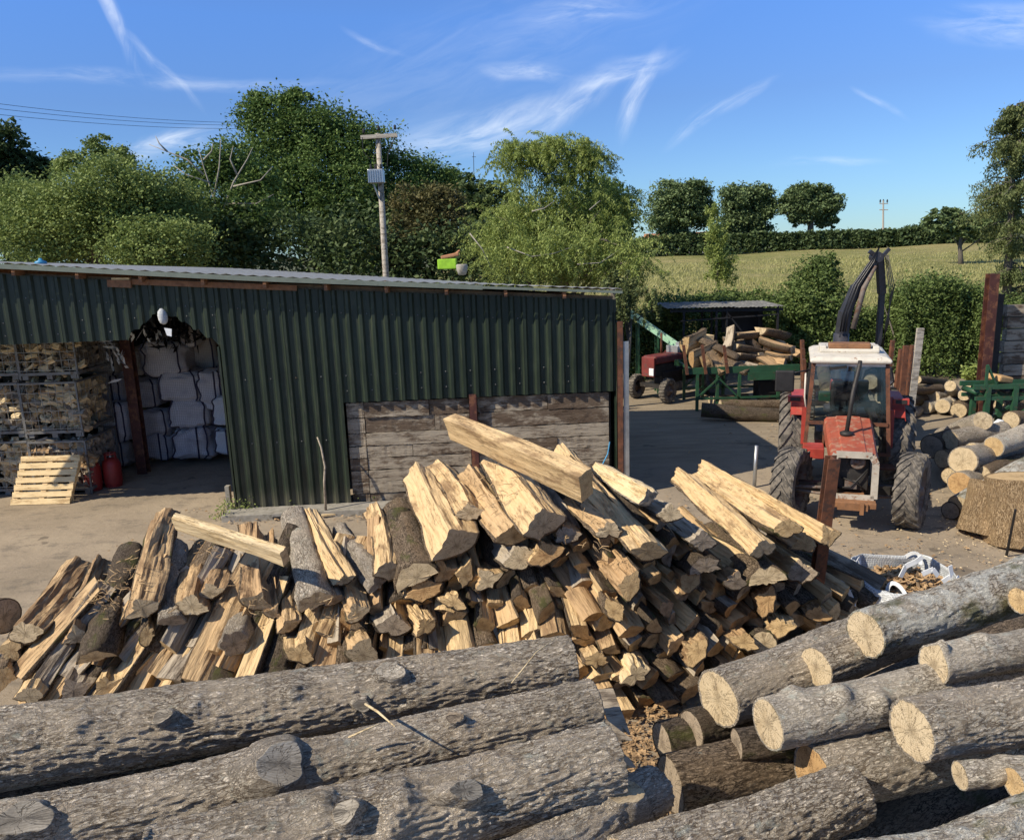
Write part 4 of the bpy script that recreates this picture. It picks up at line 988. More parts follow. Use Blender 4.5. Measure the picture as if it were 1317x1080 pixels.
# shreds of bark and twigs caught on the heap
mb = MB()
for (cx_, cy_, n, sp) in ((160, 745, 50, 22), (125, 770, 40, 16), (640, 640, 22, 20), (318, 770, 14, 16), (430, 800, 26, 16), (620, 605, 10, 16), (270, 700, 20, 16), (760, 700, 16, 20)):
    for k in range(n):
        px, py = rs.gauss(cx_, sp), rs.gauss(cy_, sp*.7); Y = pile_y(px, py, .24); p = at(px, py, Y); a_ = rs.uniform(0, 6.28); L_ = rs.uniform(.03, .14)
        q = p+Vector((math.cos(a_), rs.uniform(-.4, .4), math.sin(a_)*.6))*L_
        mb.tube([p, (p+q)/2+Vector((rs.uniform(-.02, .02), 0, rs.uniform(-.01, .02))), q], [.003, .004, .002], 4, False)
o = mb.build('bark_shreds', MAT['wood_fresh'], None); tag(o, 'loose bark shreds and splinters caught on the split heap', 'bark', None, 'stuff')

# ------------------------------------------------------------------ big round trunks in front
def trunk(a, b, za, zb, ra, rb, label, **kw):
    """a, b pixel of the two axis ends, za/zb their heights, ra/rb radius in px"""
    p0, p1 = gnd(*a, za), gnd(*b, zb)
    D0, D1 = (p0-CAM).dot(FW), (p1-CAM).dot(FW)
    return round_log(p0, p1, ra*D0/FPX, rb*D1/FPX, label, **kw)
T_ = trunk
L1 = T_((735, 852), (-90, 975), 1.98, 1.98, 31, 50, 'long grey-barked trunk, rearmost of three lying across the lower left', nl=460, nr=200, amp=.024, bend=.012,
        knots=[(.315, 1.0, .02, .09), (.62, .9, .03, .05), (.78, .8, .03, .06), (.47, .9, .03, .05)], ragged=.05)
L2 = T_((764, 907), (-40, 1088), 2.02, 2.02, 31, 44, 'grey-barked trunk, middle of three, with a sawn-off branch face', nl=460, nr=200, amp=.017, bend=.012,
        knots=[(.26, 1.1, .03, .045), (.565, .9, .03, .16), (.91, .9, .02, .12)])
L3 = T_((787, 978), (190, 1132), 2.06, 2.06, 42, 62, 'thick grey-barked trunk with knots, nearest of three at the lower left', nl=460, nr=210, amp=.025, bend=.01,
        knots=[(.37, .8, .015, .09), (.50, 1.1, .045, .06), (.66, 1.2, .05, .065), (.53, .5, .03, .05)], ragged=.04)
R14 = T_((842, 1016), (640, 1128), 1.82, 1.98, 29, 36, 'ragged-ended short trunk lying in the gap at the bottom centre', nl=200, nr=130, amp=.016, ragged=.06)
R8 = T_((1098, 1020), (800, 1128), 1.80, 1.84, 34, 46, 'thick grey trunk at the bottom centre whose sawn end faces away to the right', nl=300, nr=180, amp=.023)
R9 = T_((1030, 1168), (1420, 1052), 1.92, 1.92, 56, 52, 'lichen-crusted trunk across the bottom right corner', bark='bark_lichen', nl=260, nr=170, amp=.017)
R1 = T_((923, 898), (1190, 795), 1.72, 1.72, 37, 34, 'big trunk with cracked round end, leftmost of the right-hand stack', nl=260, nr=160, amp=.014)
R2 = T_((1049, 858), (1260, 778), 1.84, 1.84, 26, 26, 'medium trunk whose oval end sits between the top trunk and the leftmost one', nl=200, nr=120, amp=.010)
R3 = T_((1113, 815), (1430, 712), 2.02, 2.06, 30, 34, 'lichen-spotted trunk on top at the back of the right-hand stack', bark='bark_lichen', nl=300, nr=150, amp=.013)
R3b = T_((1310, 772), (1460, 735), 2.10, 2.12, 17, 18, 'small round end of a log cut by the right edge above the stack', end='end_yellow', nl=80, nr=70, amp=.008)
R4 = T_((987, 931), (1330, 850), 1.98, 1.98, 32, 27, 'knobbly smooth-barked trunk with angular pale end in mid stack', bark='bark_smooth', nl=300, nr=150, amp=.008, bend=.02,
        knots=[(.22, 1.9, .05, .05), (.33, 2.6, .04, .05), (.6, 1.5, .03, .05), (.1, 1.2, .03, .05)])
R5 = T_((1200, 855), (1440, 806), 2.12, 2.12, 24, 24, 'thin crooked trunk with a chipped end at the right of the stack', bark='bark_smooth', nl=180, nr=110, amp=.008, knots=[(.02, 1.8, .05, .03), (.25, 1.6, .02, .05)])
R6 = T_((1172, 939), (1440, 876), 2.08, 2.08, 38, 40, 'largest round trunk of the right-hand stack with a wide ringed end', nl=300, nr=180, amp=.015)
R7 = T_((1046, 1000), (1400, 908), 1.74, 1.74, 38, 42, 'shaded trunk with an orange end beneath the largest one', end='end_orange', nl=260, nr=160, amp=.017)
R10 = T_((1234, 997), (1350, 988), 1.98, 1.98, 17, 16, 'small peeled log end under the largest trunk at the right', bark='bark_smooth', nl=80, nr=70, amp=.006)
R10b = T_((1303, 1007), (1430, 990), 2.0, 2.0, 20, 20, 'small yellow log end by the right edge above the corner trunk', bark='bark_smooth', end='end_yellow', nl=80, nr=70, amp=.006)
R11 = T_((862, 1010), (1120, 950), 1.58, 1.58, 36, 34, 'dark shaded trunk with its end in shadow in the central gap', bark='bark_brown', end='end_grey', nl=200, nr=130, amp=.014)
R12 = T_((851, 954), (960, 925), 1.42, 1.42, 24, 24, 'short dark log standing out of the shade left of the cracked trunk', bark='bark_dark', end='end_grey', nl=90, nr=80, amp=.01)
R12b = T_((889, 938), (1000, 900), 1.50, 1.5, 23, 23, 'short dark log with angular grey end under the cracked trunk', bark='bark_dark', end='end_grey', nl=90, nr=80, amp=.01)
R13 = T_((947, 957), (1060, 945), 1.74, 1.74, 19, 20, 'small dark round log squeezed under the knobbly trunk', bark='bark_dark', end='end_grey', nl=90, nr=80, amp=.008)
R16 = T_((1195, 905), (1430, 850), 1.78, 1.78, 24, 24, 'half-hidden log in the gap between the crooked and the largest trunk', nl=90, nr=80, amp=.01)
# cut faces where branches were sawn off: flat ringed discs on a short collar
def stub(parent, px, py, z, rpx, axis, label, depth=.05, sy=1.0, mat='end_grey'):
    c = gnd(px, py, z)-Vector(axis).normalized()*.045; D = (c-CAM).dot(FW); r_ = rpx*D/FPX; x = Vector(axis).normalized()
    mb = MB(); n = 22; ref = Vector((0, 0, 1)) if abs(x.z) < .9 else Vector((1, 0, 0)); y = ref.cross(x).normalized(); zz = x.cross(y); vs = []; fs = []
    pf = [(-.10, 1.30), (-.02, 1.12), (0, 1.02), (.004, .96), (.003, .5), (.002, .12)]
    for d_, s_ in pf:
        for k in range(n):
            a_ = 2*math.pi*k/n; q = 1+.12*math.sin(a_*2+1)+.07*math.sin(a_*5+px); vs.append(c+x*d_+(y*math.cos(a_)+zz*math.sin(a_)*sy)*r_*s_*q)
    for i in range(len(pf)-1):
        for k in range(n):
            k2 = (k+1) % n; fs.append((i*n+k, i*n+k2, (i+1)*n+k2, (i+1)*n+k))
    fs.append(tuple((len(pf)-1)*n+k for k in range(n)))
    inv = wmat(parent).inverted(); vs = [inv @ v for v in vs]; o0 = inv @ c
    me = mesh_np('branch_stub', np.array([tuple(v-o0) for v in vs]), fs, [MAT['bark_grey'], MAT[mat]], [0]*(2*n)+[1]*(3*n+1), smooth=True)
    return link('branch_stub', me, parent, loc=o0)
def stub2(tr, p0, p1, ra, rb, t, ang, h, size, sy=1.0, mat='end_grey', tilt=0.0):
    P0, P1 = gnd(*p0[0], p0[1]), gnd(*p1[0], p1[1]); L = (P1-P0).length
    r0 = ra*(P0-CAM).dot(FW)/FPX; r1 = rb*(P1-CAM).dot(FW)/FPX; r_ = r0+(r1-r0)*t
    n = 26; d = Vector((tilt, math.cos(ang), math.sin(ang))).normalized(); c = Vector((t*L, math.cos(ang)*(r_+h), math.sin(ang)*(r_+h)))
    y = Vector((1, 0, 0)).cross(d).normalized(); x2 = y.cross(d).normalized(); V = []
    pf = [(-h-.06, 1.75), (-h*.5, 1.25), (-.012, 1.06), (0, .98), (.0, .93), (-.004, .55), (-.002, .12)]
    for d_, s_ in pf:
        for k in range(n):
            a_ = 2*math.pi*k/n; q = 1+.14*math.sin(a_*2+t*9)+.09*math.sin(a_*3+t*31)+.04*math.sin(a_*7+t); V.append(c+d*d_+(x2*math.cos(a_)*1.15+y*math.sin(a_)*sy)*size*s_*q)
    F = []
    for i in range(len(pf)-1):
        for k in range(n): k2 = (k+1) % n; F.append((i*n+k, i*n+k2, (i+1)*n+k2, (i+1)*n+k))
    F.append(tuple((len(pf)-1)*n+k for k in range(n)))
    link('branch_stub', mesh_np('branch_stub', np.array([tuple(v-c) for v in V]), F, [MAT['bark_grey'], MAT[mat]], [0]*(3*n)+[1]*(3*n+1), smooth=True), tr, loc=c)
gL1 = (((735, 852), 1.98), ((-90, 975), 1.98), 31, 50); gL2 = (((764, 907), 2.02), ((-40, 1088), 2.02), 31, 44); gL3 = (((787, 978), 2.06), ((190, 1132), 2.06), 42, 62)
stub2(L2, *gL2, .555, .85, .065, .098, .80, 'end_weather', -.35)
stub2(L2, *gL2, .91, .9, .055, .075, .9, 'end_weather', -.2)
stub2(L3, *gL3, .37, .80, .058, .060, .6, 'end_weather', -.3)
stub2(L1, *gL1, .315, 1.0, .055, .060, .8, 'bark_smooth')
stub2(L1, *gL1, .365, .25, .045, .035, .9, 'end_weather')
stub2(R14, ((842, 1016), 1.82), ((640, 1128), 1.98), 29, 36, .33, 1.15, .05, .070, .9, 'end_pale', .1)
stub2(L3, *gL3, .62, .95, .050, .045, .8, 'end_weather', .2)
stub2(L1, *gL1, .66, .7, .045, .040, .7, 'end_weather', .1)
stub2(L2, *gL2, .27, 1.1, .045, .032, .9, 'end_grey', .1)
# twigs lying on the trunks
for pts_, z_, r_, lb in ((((470, 905), (486, 915), (508, 934)), 2.24, .006, 'pale broken twig lying on the rear trunk'), (((448, 948), (470, 938), (490, 930)), 2.2, .004, 'thin curved twig in the groove between two trunks'),
                         (((658, 878), (690, 838), (718, 818)), 2.2, .003, 'fine dry stalk standing up from the rear trunk')):
    o = MB().tube([gnd(a_, b_, z_+.02*k) for k, (a_, b_) in enumerate(pts_)], [r_, r_, r_*.5], 6).build('twig', MAT['wood_cream'], None, True); tag(o, lb, 'twig')
# splintered grey boards in the gap
for k, (a, b, za, zb, w_, lb) in enumerate((((735, 905), (806, 960), 1.72, 1.60, .14, 'splintered grey board in the gap beside the middle trunk'), ((748, 935), (812, 992), 1.66, 1.55, .12, 'second splintered grey board lower in the gap'),
                                            ((778, 885), (800, 945), 1.50, 1.45, .10, 'narrow grey splinter standing by the two boards'))):
    p0, p1 = gnd(*a, za), gnd(*b, zb); n = 9; d = (p1-p0); sd = d.cross(Vector((0, 0, 1))).normalized()*w_; up_ = sd.cross(d).normalized()*.02; vs = []; rr2 = random.Random(k)
    for i in range(n):
        t = i/(n-1); e = 0
        vs += [p0+sd*(t-.5), p0+d*(.92+rr2.uniform(-.10, .10))+sd*(t-.5), p0+d*(.9)+sd*(t-.5)-up_, p0+sd*(t-.5)-up_]
    fs = []
    for i in range(n-1):
        q = 4*i; s_ = q+4; fs += [(q, s_, s_+1, q+1), (q+1, s_+1, s_+2, q+2), (q+3, q+2, s_+2, s_+3), (q, q+3, s_+3, s_)]
    fs += [(0, 1, 2, 3), (4*n-1, 4*n-2, 4*n-3, 4*n-4)]
    o = MB().add(vs, fs).build('splintered_board', MAT['wood_grey'], None); tag(o, lb, 'board')
# lower layers the visible trunks rest on
LY = ('topmost', 'second', 'third', 'fourth', 'lowest'); PS = ('rearmost', 'second', 'middle', 'fourth', 'nearest')
def lower(a, b, r_, lb, grp):
    return round_log(a, b, r_, r_*.95, lb, bark='bark_brown', end='end_grey', nl=40, nr=28, amp=.01, group=grp)
dL = (gnd(-90, 975, 1.98)-gnd(735, 852, 1.98)).normalized(); e0 = gnd(735, 852, 1.98)
for lv in range(5):
    for k in range(4-(lv == 0)):
        c0 = e0+Vector((.05, -.02-.42*k+(-.2 if lv % 2 else .0)*1, 0)); c0.z = 1.60-lv*.34; c0.y += .1
        lower(c0+Vector((rs.uniform(-.25, -.05), 0, 0)), c0+dL*3.2, .165, f'brown trunk under the three left trunks, {LY[lv]} hidden layer, {PS[k]} in depth', 'lower trunks under the left-hand stack')
dR = (gnd(1190, 795, 1.72)-gnd(923, 898, 1.72)).normalized(); e1 = gnd(923, 898, 1.72)
for lv in range(4):
    for k in range(5):
        c0 = e1+Vector((.28+.02*k, .18-.46*k+(.2 if lv % 2 else 0), 0)); c0.z = 1.27-lv*.34+(.0 if k < 1 else .0)
        lower(c0+Vector((rs.uniform(.0, .25), 0, 0)), c0+dR*3.4, .165, f'brown trunk under the right-hand stack, {LY[lv]} hidden layer, {PS[k]} in depth', 'lower trunks under the right-hand stack')

# bark chips on the ground in the gap
mb = MB()
for k in range(2600):
    p = Vector((rs.gauss(1.15, .55), rs.gauss(5.9, .5), .03)); a_ = rs.uniform(0, 6.28); L_ = rs.uniform(.012, .045); w_ = L_*rs.uniform(.2, .6)
    e = Euler((rs.uniform(-.5, .5), rs.uniform(-.5, .5), a_)).to_matrix()
    mb.add([p+e @ Vector(v) for v in ((-L_, -w_, 0), (L_, -w_*.6, 0), (L_*.8, w_, .006), (-L_*.9, w_*.8, .004))], [(0, 1, 2, 3)])
o = mb.build('bark_chips', MAT['wood_brown'], None); tag(o, 'brown bark chips littering the ground between the log stacks', 'chips', None, 'stuff')

# ------------------------------------------------------------------ the log dump on the right of the yard
def yl(a, b, Ya, Yb, rpx, lb, bark='bark_grey', end='end_pale', nl=50, nr=40, amp=.012, grp=None, **kw):
    p0, p1 = at(*a, Ya), at(*b, Yb); r_ = rpx*(p0-CAM).dot(FW)/FPX
    p0.z = max(p0.z, r_*.9); p1.z = max(p1.z, r_*.9)
    return round_log(p0, p1, r_, r_, lb, bark=bark, end=end, nl=nl, nr=nr, amp=amp, group=grp, **kw)
def ys(a, b, Y, rpx, lb, bark, end, nl, nr, stretch):
    p0, p1 = at(*a, Y), at(*b, Y+.15); p0.z = .03; r_ = rpx*(p0-CAM).dot(FW)/FPX
    return round_log(p0, p1, r_*1.06, r_*.95, lb, bark=bark, end=end, nl=nl, nr=nr, stretch=stretch)
yl((1264, 541), (1212, 562), 13.6, 15.2, 12.5, 'bark-covered log whose round end faces right, topmost of the right dump')
yl((1222, 566), (1290, 553), 13.4, 13.9, 12, 'grey log lying level across the middle of the right dump')
yl((1198, 574), (1250, 556), 13.6, 14.4, 15, 'log with a dark green mossy end at the left of the right dump', bark='bark_dark', end='end_grey')
yl((1278, 574), (1345, 548), 12.6, 13.2, 13, 'log with a bright yellow round end in the right dump', end='end_yellow', bark='bark_smooth')
yl((1250, 580), (1300, 584), 12.8, 13.4, 11, 'thin grey log left of the bright yellow end')
yl((1238, 592), (1300, 578), 12.3, 13.6, 18, 'stout log with a wide grey-tan end in the middle of the right dump')
yl((1234, 622), (1290, 605), 12.0, 13.2, 15, 'log with an orange-tan end below the stout one', end='end_orange')
yl((1262, 610), (1330, 590), 12.2, 13.0, 12, 'log squeezed behind the big lichen-grey one', bark='bark_brown')
yl((1236, 660), (1340, 596), 11.2, 11.9, 19, 'thick lichen-grey trunk slanting up to the right edge', bark='bark_lichen', nl=90, nr=70)
yl((1222, 657), (1262, 640), 11.3, 12.0, 11, 'small dark log at the foot of the lichen-grey trunk', bark='bark_dark', end='end_grey')
ys((1264, 690), (1280, 622), 10.6, 30, 'big tan-barked trunk butt standing askew by the right edge', bark='bark_tan', end='end_yellow', nl=70, nr=60, stretch=(9, 26))
ys((1318, 708), (1316, 612), 10.3, 46, 'widest trunk butt with ribbed tan bark, cut by the right edge', bark='bark_tan', end='end_yellow', nl=70, nr=70, stretch=(9, 26))
yl((1292, 560), (1350, 566), 13.8, 14.2, 9, 'thin log near the green bench leg', bark='bark_brown')
for a_, b_, Ya, Yb_, r_, lb in (((1290, 603), (1340, 590), 12.6, 13.2, 12, 'log wedged right of the stout one below the yellow end'), ((1300, 540), (1345, 532), 14.4, 15, 11, 'pale log lying behind the green bench legs'),
        ((1256, 630), (1300, 612), 11.9, 12.6, 12, 'brown log just above the lichen-grey trunk'), ((1212, 590), (1262, 585), 13.2, 13.6, 12, 'dark log under the mossy-ended one at the left of the dump'),
        ((1222, 612), (1262, 600), 12.6, 13.4, 11, 'dim log between the orange-tan end and the tractor wheel'), ((1286, 522), (1330, 520), 15.6, 16, 9, 'small log behind the bench beside the sleeper wall')):
    yl(a_, b_, Ya, Yb_, r_, lb, bark='bark_brown', end='end_pale', nl=36, nr=30)
back = [((1262, 545), (1290, 540), 9), ((1238, 548), (1258, 540), 9), ((1225, 558), (1246, 552), 9), ((1170, 540), (1190, 545), 6), ((1262, 520), (1290, 515), 8), ((1220, 520), (1238, 516), 8), ((1171, 501), (1210, 500), 6), ((1168, 514), (1200, 513), 7), ((1200, 511), (1228, 508), 8), ((1190, 524), (1214, 522), 8), ((1212, 522), (1230, 540), 9), ((1232, 534), (1250, 520), 10), ((1203, 536), (1224, 546), 9),
        ((1222, 496), (1238, 512), 7), ((1240, 508), (1252, 520), 7), ((1246, 500), (1262, 512), 7), ((1215, 548), (1236, 550), 9), ((1180, 488), (1215, 492), 5), ((1252, 530), (1268, 524), 7), ((1160, 526), (1192, 532), 7), ((1185, 540), (1205, 548), 7)]
tones = ['pale', 'brown', 'mossy', 'grey', 'tan']; bks = ['bark_smooth', 'bark_brown', 'bark_dark', 'bark_grey', 'bark_smooth']
for k, (a, b, r_) in enumerate(back):
    yl(a, b, 18.6-.2*(k % 4), 18.9+.3*(k % 3), r_, f'{tones[k % 5]} log in the rear heap by the green bench, {("leftmost", "second", "third", "fourth", "rightmost")[sorted(q_[0][0] for j_, q_ in enumerate(back) if j_ % 5 == k % 5).index(a[0])]} of its tone', bark=bks[k % 5], nl=26, nr=22, grp=f'{tones[k % 5]} logs in the rear heap by the bramble hedge')
o = MB().tube([gnd(1294, 716), at(1306, 655, 9.6)], [.018, .014], 7).build('thin_stake', MAT['dark'], None); tag(o, 'thin dark stick planted in the yard near the right edge', 'stick')
# chips round the trunk butts
mb = MB()
for k in range(1500):
    p = Vector((rs.gauss(7.0, .8), rs.gauss(10.6, .9), .045)); L_ = rs.uniform(.01, .04); e = Euler((rs.uniform(-.4, .4), rs.uniform(-.4, .4), rs.uniform(0, 6.28))).to_matrix()
    L_ *= .45; mb.add([p+e @ Vector(v) for v in ((-L_, -L_*.4, 0), (L_, -L_*.3, 0), (L_*.8, L_*.4, .006), (-L_*.9, L_*.4, .004))], [(0, 1, 2, 3)])
o = mb.build('wood_chips', MAT['wood_cream'], None); tag(o, 'pale wood chips scattered in front of the trunk butts', 'chips', None, 'stuff')
# ------------------------------------------------------------------ machines
MAT['tr_red'] = m_plain('tractor_red', (.36, .045, .030), .5, 0, .3, (.24, .10, .06), 7, .36)
MAT['tr_faded'] = m_plain('tractor_faded', (.36, .085, .045), .6, 0, .35, (.36, .20, .13), 7, .44)
MAT['tr_cream'] = m_plain('cab_cream', (.62, .58, .50), .55, 0, .2, (.25, .14, .08), 9, .36)
MAT['tr_frame'] = m_plain('grille_frame', (.46, .42, .35), .6, 0, .25, (.22, .10, .055), 10, .42)
MAT['tyre'] = m_plain('tyre', (.075, .068, .060), .9, 0, .35, (.17, .15, .125), 10, .5, .5)
MAT['rim'] = m_plain('rim', (.17, .14, .12), .7, .1, .35, (.13, .07, .045), 9, .45)
MAT['engine'] = m_plain('engine', (.035, .032, .030), .6, .3, .5, (.14, .11, .09), 14, .36)
MAT['boom'] = m_plain('boom_black', (.045, .045, .055), .42, .2, .4, (.13, .12, .12), 8, .36)
MAT['mach_green'] = m_plain('machine_green', (.022, .080, .040), .5, 0, .3, (.09, .06, .035), 9, .38)
MAT['conv_green'] = m_plain('conveyor_green', (.30, .50, .36), .5, 0, .2, (.2, .22, .15), 8, .36)
MAT['red_old'] = m_plain('old_red', (.17, .028, .024), .6, 0, .4, (.09, .05, .04), 8, .42)
MAT['brown_rust'] = m_plain('brown_rust', (.25, .12, .055), .8, 0, .4, (.13, .07, .04), 9, .4)
def m_glass():
    mt, t = newmat('glass'); tc, pc, oi = ocoord(t)
    n = t.noise(t.V('MULTIPLY', pc, (2, 2, 5)), 2, 6, .6)
    tr = t.N('ShaderNodeBsdfTransparent', {'Color': (.72, .78, .80, 1)}); gl = t.N('ShaderNodeBsdfGlossy', {'Color': (.8, .85, .9, 1), 'Roughness': .06})
    df = t.N('ShaderNodeBsdfDiffuse', {'Color': (.30, .29, .27, 1)})
    fr = t.N('ShaderNodeFresnel', {'IOR': 1.5}).outputs[0]
    a = t.N('ShaderNodeMixShader', {0: t.M('ADD', fr, .03), 1: tr.outputs[0], 2: gl.outputs[0]})
    b = t.N('ShaderNodeMixShader', {0: t.M('MULTIPLY', t.smooth(n, .4, .8), .07), 1: a.outputs[0], 2: df.outputs[0]})
    t.N('ShaderNodeOutputMaterial', {0: b.outputs[0]}); return mt
MAT['glass'] = m_glass()

def lbuild(mb, name, mat, parent, smooth=False, bevel=0, loc=(0, 0, 0), rot=(0, 0, 0)):
    me = bpy.data.meshes.new(name); me.from_pydata([tuple(v) for v in mb.v], [], mb.f); me.materials.append(mat)
    if smooth: me.polygons.foreach_set('use_smooth', np.ones(len(me.polygons), dtype=bool))
    me.update(); o = link(name, me, parent, loc, rot)
    if bevel:
        b = o.modifiers.new('bevel', 'BEVEL'); b.width = bevel; b.segments = 2; b.limit_method = 'ANGLE'
    return o
def wheel(parent, loc, rotz, Rr, wd, side, lugs=20, lug_h=.035, rimr=.60, rim='rim', agri=True):
    """axis = local y; side = +1 when the outer face looks to +y"""
    h = wd/2; r_ = Rr*rimr
    rimmb = MB().lathe((0, -h*.75, 0), (0, 1, 0), [(0, r_), (.02, r_*.96), (h*.5, r_*.90), (h*1.0, r_*.90), (h*1.48, r_*.96), (h*1.5, r_)], 32, False)
    o_ = side*h*.18
    rimmb.lathe((0, o_, 0), (0, side, 0), [(-.01, r_*.93), (.0, r_*.88), (.03, r_*.62), (.05, r_*.5), (.05, r_*.30), (.08, r_*.26), (.12, r_*.16), (.13, r_*.05)], 28)
    for k in range(8):
        a = k*math.pi/4; rimmb.lathe((r_*.40*math.cos(a), o_+side*.045, r_*.40*math.sin(a)), (0, side, 0), [(0, .016), (.018, .014)], 6)
    w_ = lbuild(rimmb, 'wheel', MAT[rim], parent, True, 0, loc, (0, 0, rotz))
    ty = MB()
    pf = [(-h*.78, r_*.98), (-h*.92, r_*1.08), (-h, (r_+Rr)/2), (-h*.94, Rr*.90), (-h*.80, Rr*.945), (-h*.4, Rr*.955), (0, Rr*.96), (h*.4, Rr*.955), (h*.80, Rr*.945), (h*.94, Rr*.90), (h, (r_+Rr)/2), (h*.92, r_*1.08), (h*.78, r_*.98)]
    ty.lathe((0, 0, 0), (0, 1, 0), pf, 48, False)
    if agri:
        for s_ in (-1, 1):
            for k in range(lugs):
                a0 = 2*math.pi*(k+(.5 if s_ > 0 else 0))/lugs; nseg = 4; prev = None; vs = []
                for j in range(nseg+1):
                    t = j/nseg; y = s_*h*(.0+1.0*t); a = a0-.42*t*(20/lugs); base = Rr*(.955-.05*t**3); top = Rr*(1.0-.035*t**3); hw = (.026+.010*t)/Rr*1.0
                    for (aa, rr_) in ((a-hw, base-.02), (a-hw*.75, top), (a+hw*.75, top), (a+hw, base-.02)): vs.append((math.cos(aa)*rr_, y, math.sin(aa)*rr_))
                fs = []
                for j in range(nseg):
                    b = 4*j; c = b+4; fs += [(b, c, c+1, b+1), (b+1, c+1, c+2, b+2), (b+2, c+2, c+3, b+3)]
                fs += [(0, 1, 2, 3), (4*nseg+3, 4*nseg+2, 4*nseg+1, 4*nseg)]
                ty.add(vs, fs)
    else:
        for k in range(lugs*2):
            a = math.pi*k/lugs; ty.bar((math.cos(a)*Rr*.965, -h*.8, math.sin(a)*Rr*.965), (math.cos(a)*Rr*.965, h*.8, math.sin(a)*Rr*.965), .02, .03, (math.cos(a), 0, math.sin(a)))
    lbuild(ty, 'tyre', MAT['tyre'], w_, False)
    return w_

# ---------------- the orange-red tractor
rz_ = math.atan2(-.94, -.33)
T = empty('tractor', (5.70, 13.46, .02), 'big faded red tractor with cream cab roof facing the viewer, front wheels turned', 'tractor', None, rz_)
for s_ in (-1, 1):
    wheel(T, (0, s_*.84, .76), 0, .76, .42, s_, 20)
    wheel(T, (2.25, s_*.82, .55), R(-17), .55, .34, s_, 18)
L = lambda mb, nm, mt, **k: lbuild(mb, nm, MAT[mt], T, **k)
L(MB().box((.6, 0, .72), (1.9, .42, .40)).box((-.1, 0, .75), (.6, .9, .28)), 'gearbox', 'engine', bevel=.03)
eng = MB().box((1.95, 0, .80), (.95, .34, .42)).box((1.8, .12, 1.02), (.6, .12, .10)).box((1.9, -.2, .9), (.35, .10, .16))
for k in range(6): eng.tube([(1.5+k*.13, -.22, .72), (1.52+k*.13, -.27, .95), (1.6+k*.12, -.15, 1.06)], .014, 6)
eng.lathe((2.1, -.24, .72), (1, 0, 0), [(0, .07), (.16, .07)], 12); eng.box((1.7, .24, .74), (.3, .1, .25))
L(eng, 'engine_block', 'engine')
L(MB().box((2.44, 0, .82), (.10, .42, .50)), 'radiator', 'engine', bevel=.01)
L(MB().lathe((2.50, .06, 1.00), (1, 0, 0), [(0, .10), (.05, .105), (.06, .085), (.04, .05), (.06, .04), (.07, .01)], 20), 'air_filter', 'rim', smooth=True)
L(MB().tube([(2.52, -.2, .6), (2.56, -.02, .63), (2.55, .1, .78), (2.52, .2, .9)], .014, 7).tube([(2.52, .18, .58), (2.56, .05, .7), (2.52, -.15, .76)], .012, 6), 'hose', 'dark', smooth=True)
L(MB().box((2.53, -.02, .66), (.03, .16, .12)), 'number_plate_bracket', 'rim')
# bonnet: crowned top with raised side ribs
vs = []; fs = []; nx = 8
secy = [-.30, -.295, -.27, -.16, -.145, 0, .145, .16, .27, .295, .30]; secz = [-.20, -.05, -.012, .0, .014, .020, .014, .0, -.012, -.05, -.20]
for i in range(nx):
    t = i/(nx-1); x = .98+1.64*t; zt = 1.315-.155*t-.02*t*t; wsc = 1.16-.14*t
    for y, z in zip(secy, secz): vs.append((x, y*wsc, zt+z*(1 if z > -.1 else 1.0)))
m_ = len(secy)
for i in range(nx-1):
    for k in range(m_-1): fs.append((i*m_+k, i*m_+k+1, (i+1)*m_+k+1, (i+1)*m_+k))
o = L(MB().add(vs, fs), 'bonnet', 'tr_faded', smooth=False); s1 = o.modifiers.new('s', 'SOLIDIFY'); s1.thickness = .012
L(MB().box((1.25, -.325, 1.04), (.5, .02, .18)).box((1.25, .325, 1.04), (.5, .02, .18)), 'bonnet_side_panel', 'tr_faded')
# grille surround, without its grille
x = 2.64
loop = [(-.285, .50), (-.285, 1.02), (-.235, 1.13), (.235, 1.13), (.285, 1.02), (.285, .50)]
mb = MB()
for (a, b) in zip(loop, loop[1:]+loop[:1]): mb.bar((x, a[0], a[1]), (x, b[0], b[1]), .09, .04, (1, 0, 0))
for (a, b) in zip(loop, loop[1:]+loop[:1]): mb.bar((x-.055, a[0]*1.0, a[1]), (x-.055, b[0]*1.0, b[1]), .06, .03, (1, 0, 0))
L(mb, 'grille_surround', 'tr_frame')
L(MB().box((2.52, -.285, .62), (.22, .012, .22)).box((2.52, .285, .62), (.22, .012, .22)), 'nose_cheek', 'tr_faded')
L(MB().box((2.66, 0, .435), (.30, .62, .085)).box((2.40, 0, .46), (.5, .34, .14)), 'front_bumper', 'brown_rust', bevel=.01)
L(MB().box((2.82, 0, .42), (.04, .40, .10)).box((2.84, .12, .40), (.06, .05, .16)), 'tow_hitch', 'brown_rust')
L(MB().bar((2.22, -.72, .52), (2.22, .72, .52), .14, .13, (0, 0, 1)).lathe((2.22, -.1, .50), (0, 1, 0), [(0, .12), (.08, .17), (.20, .12)], 14), 'front_axle', 'engine')
L(MB().tube([(2.42, -.80, .50), (2.46, -.3, .47), (2.46, .3, .47), (2.42, .72, .50)], .022, 8).tube([(2.36, -.95, .53), (2.40, -.2, .56)], .026, 8), 'steering_rod', 'rim', smooth=True)
L(MB().box((2.36, -.80, .52), (.08, .06, .22)).box((2.36, .70, .52), (.08, .06, .22)), 'steering_knuckle', 'rim', bevel=.01)
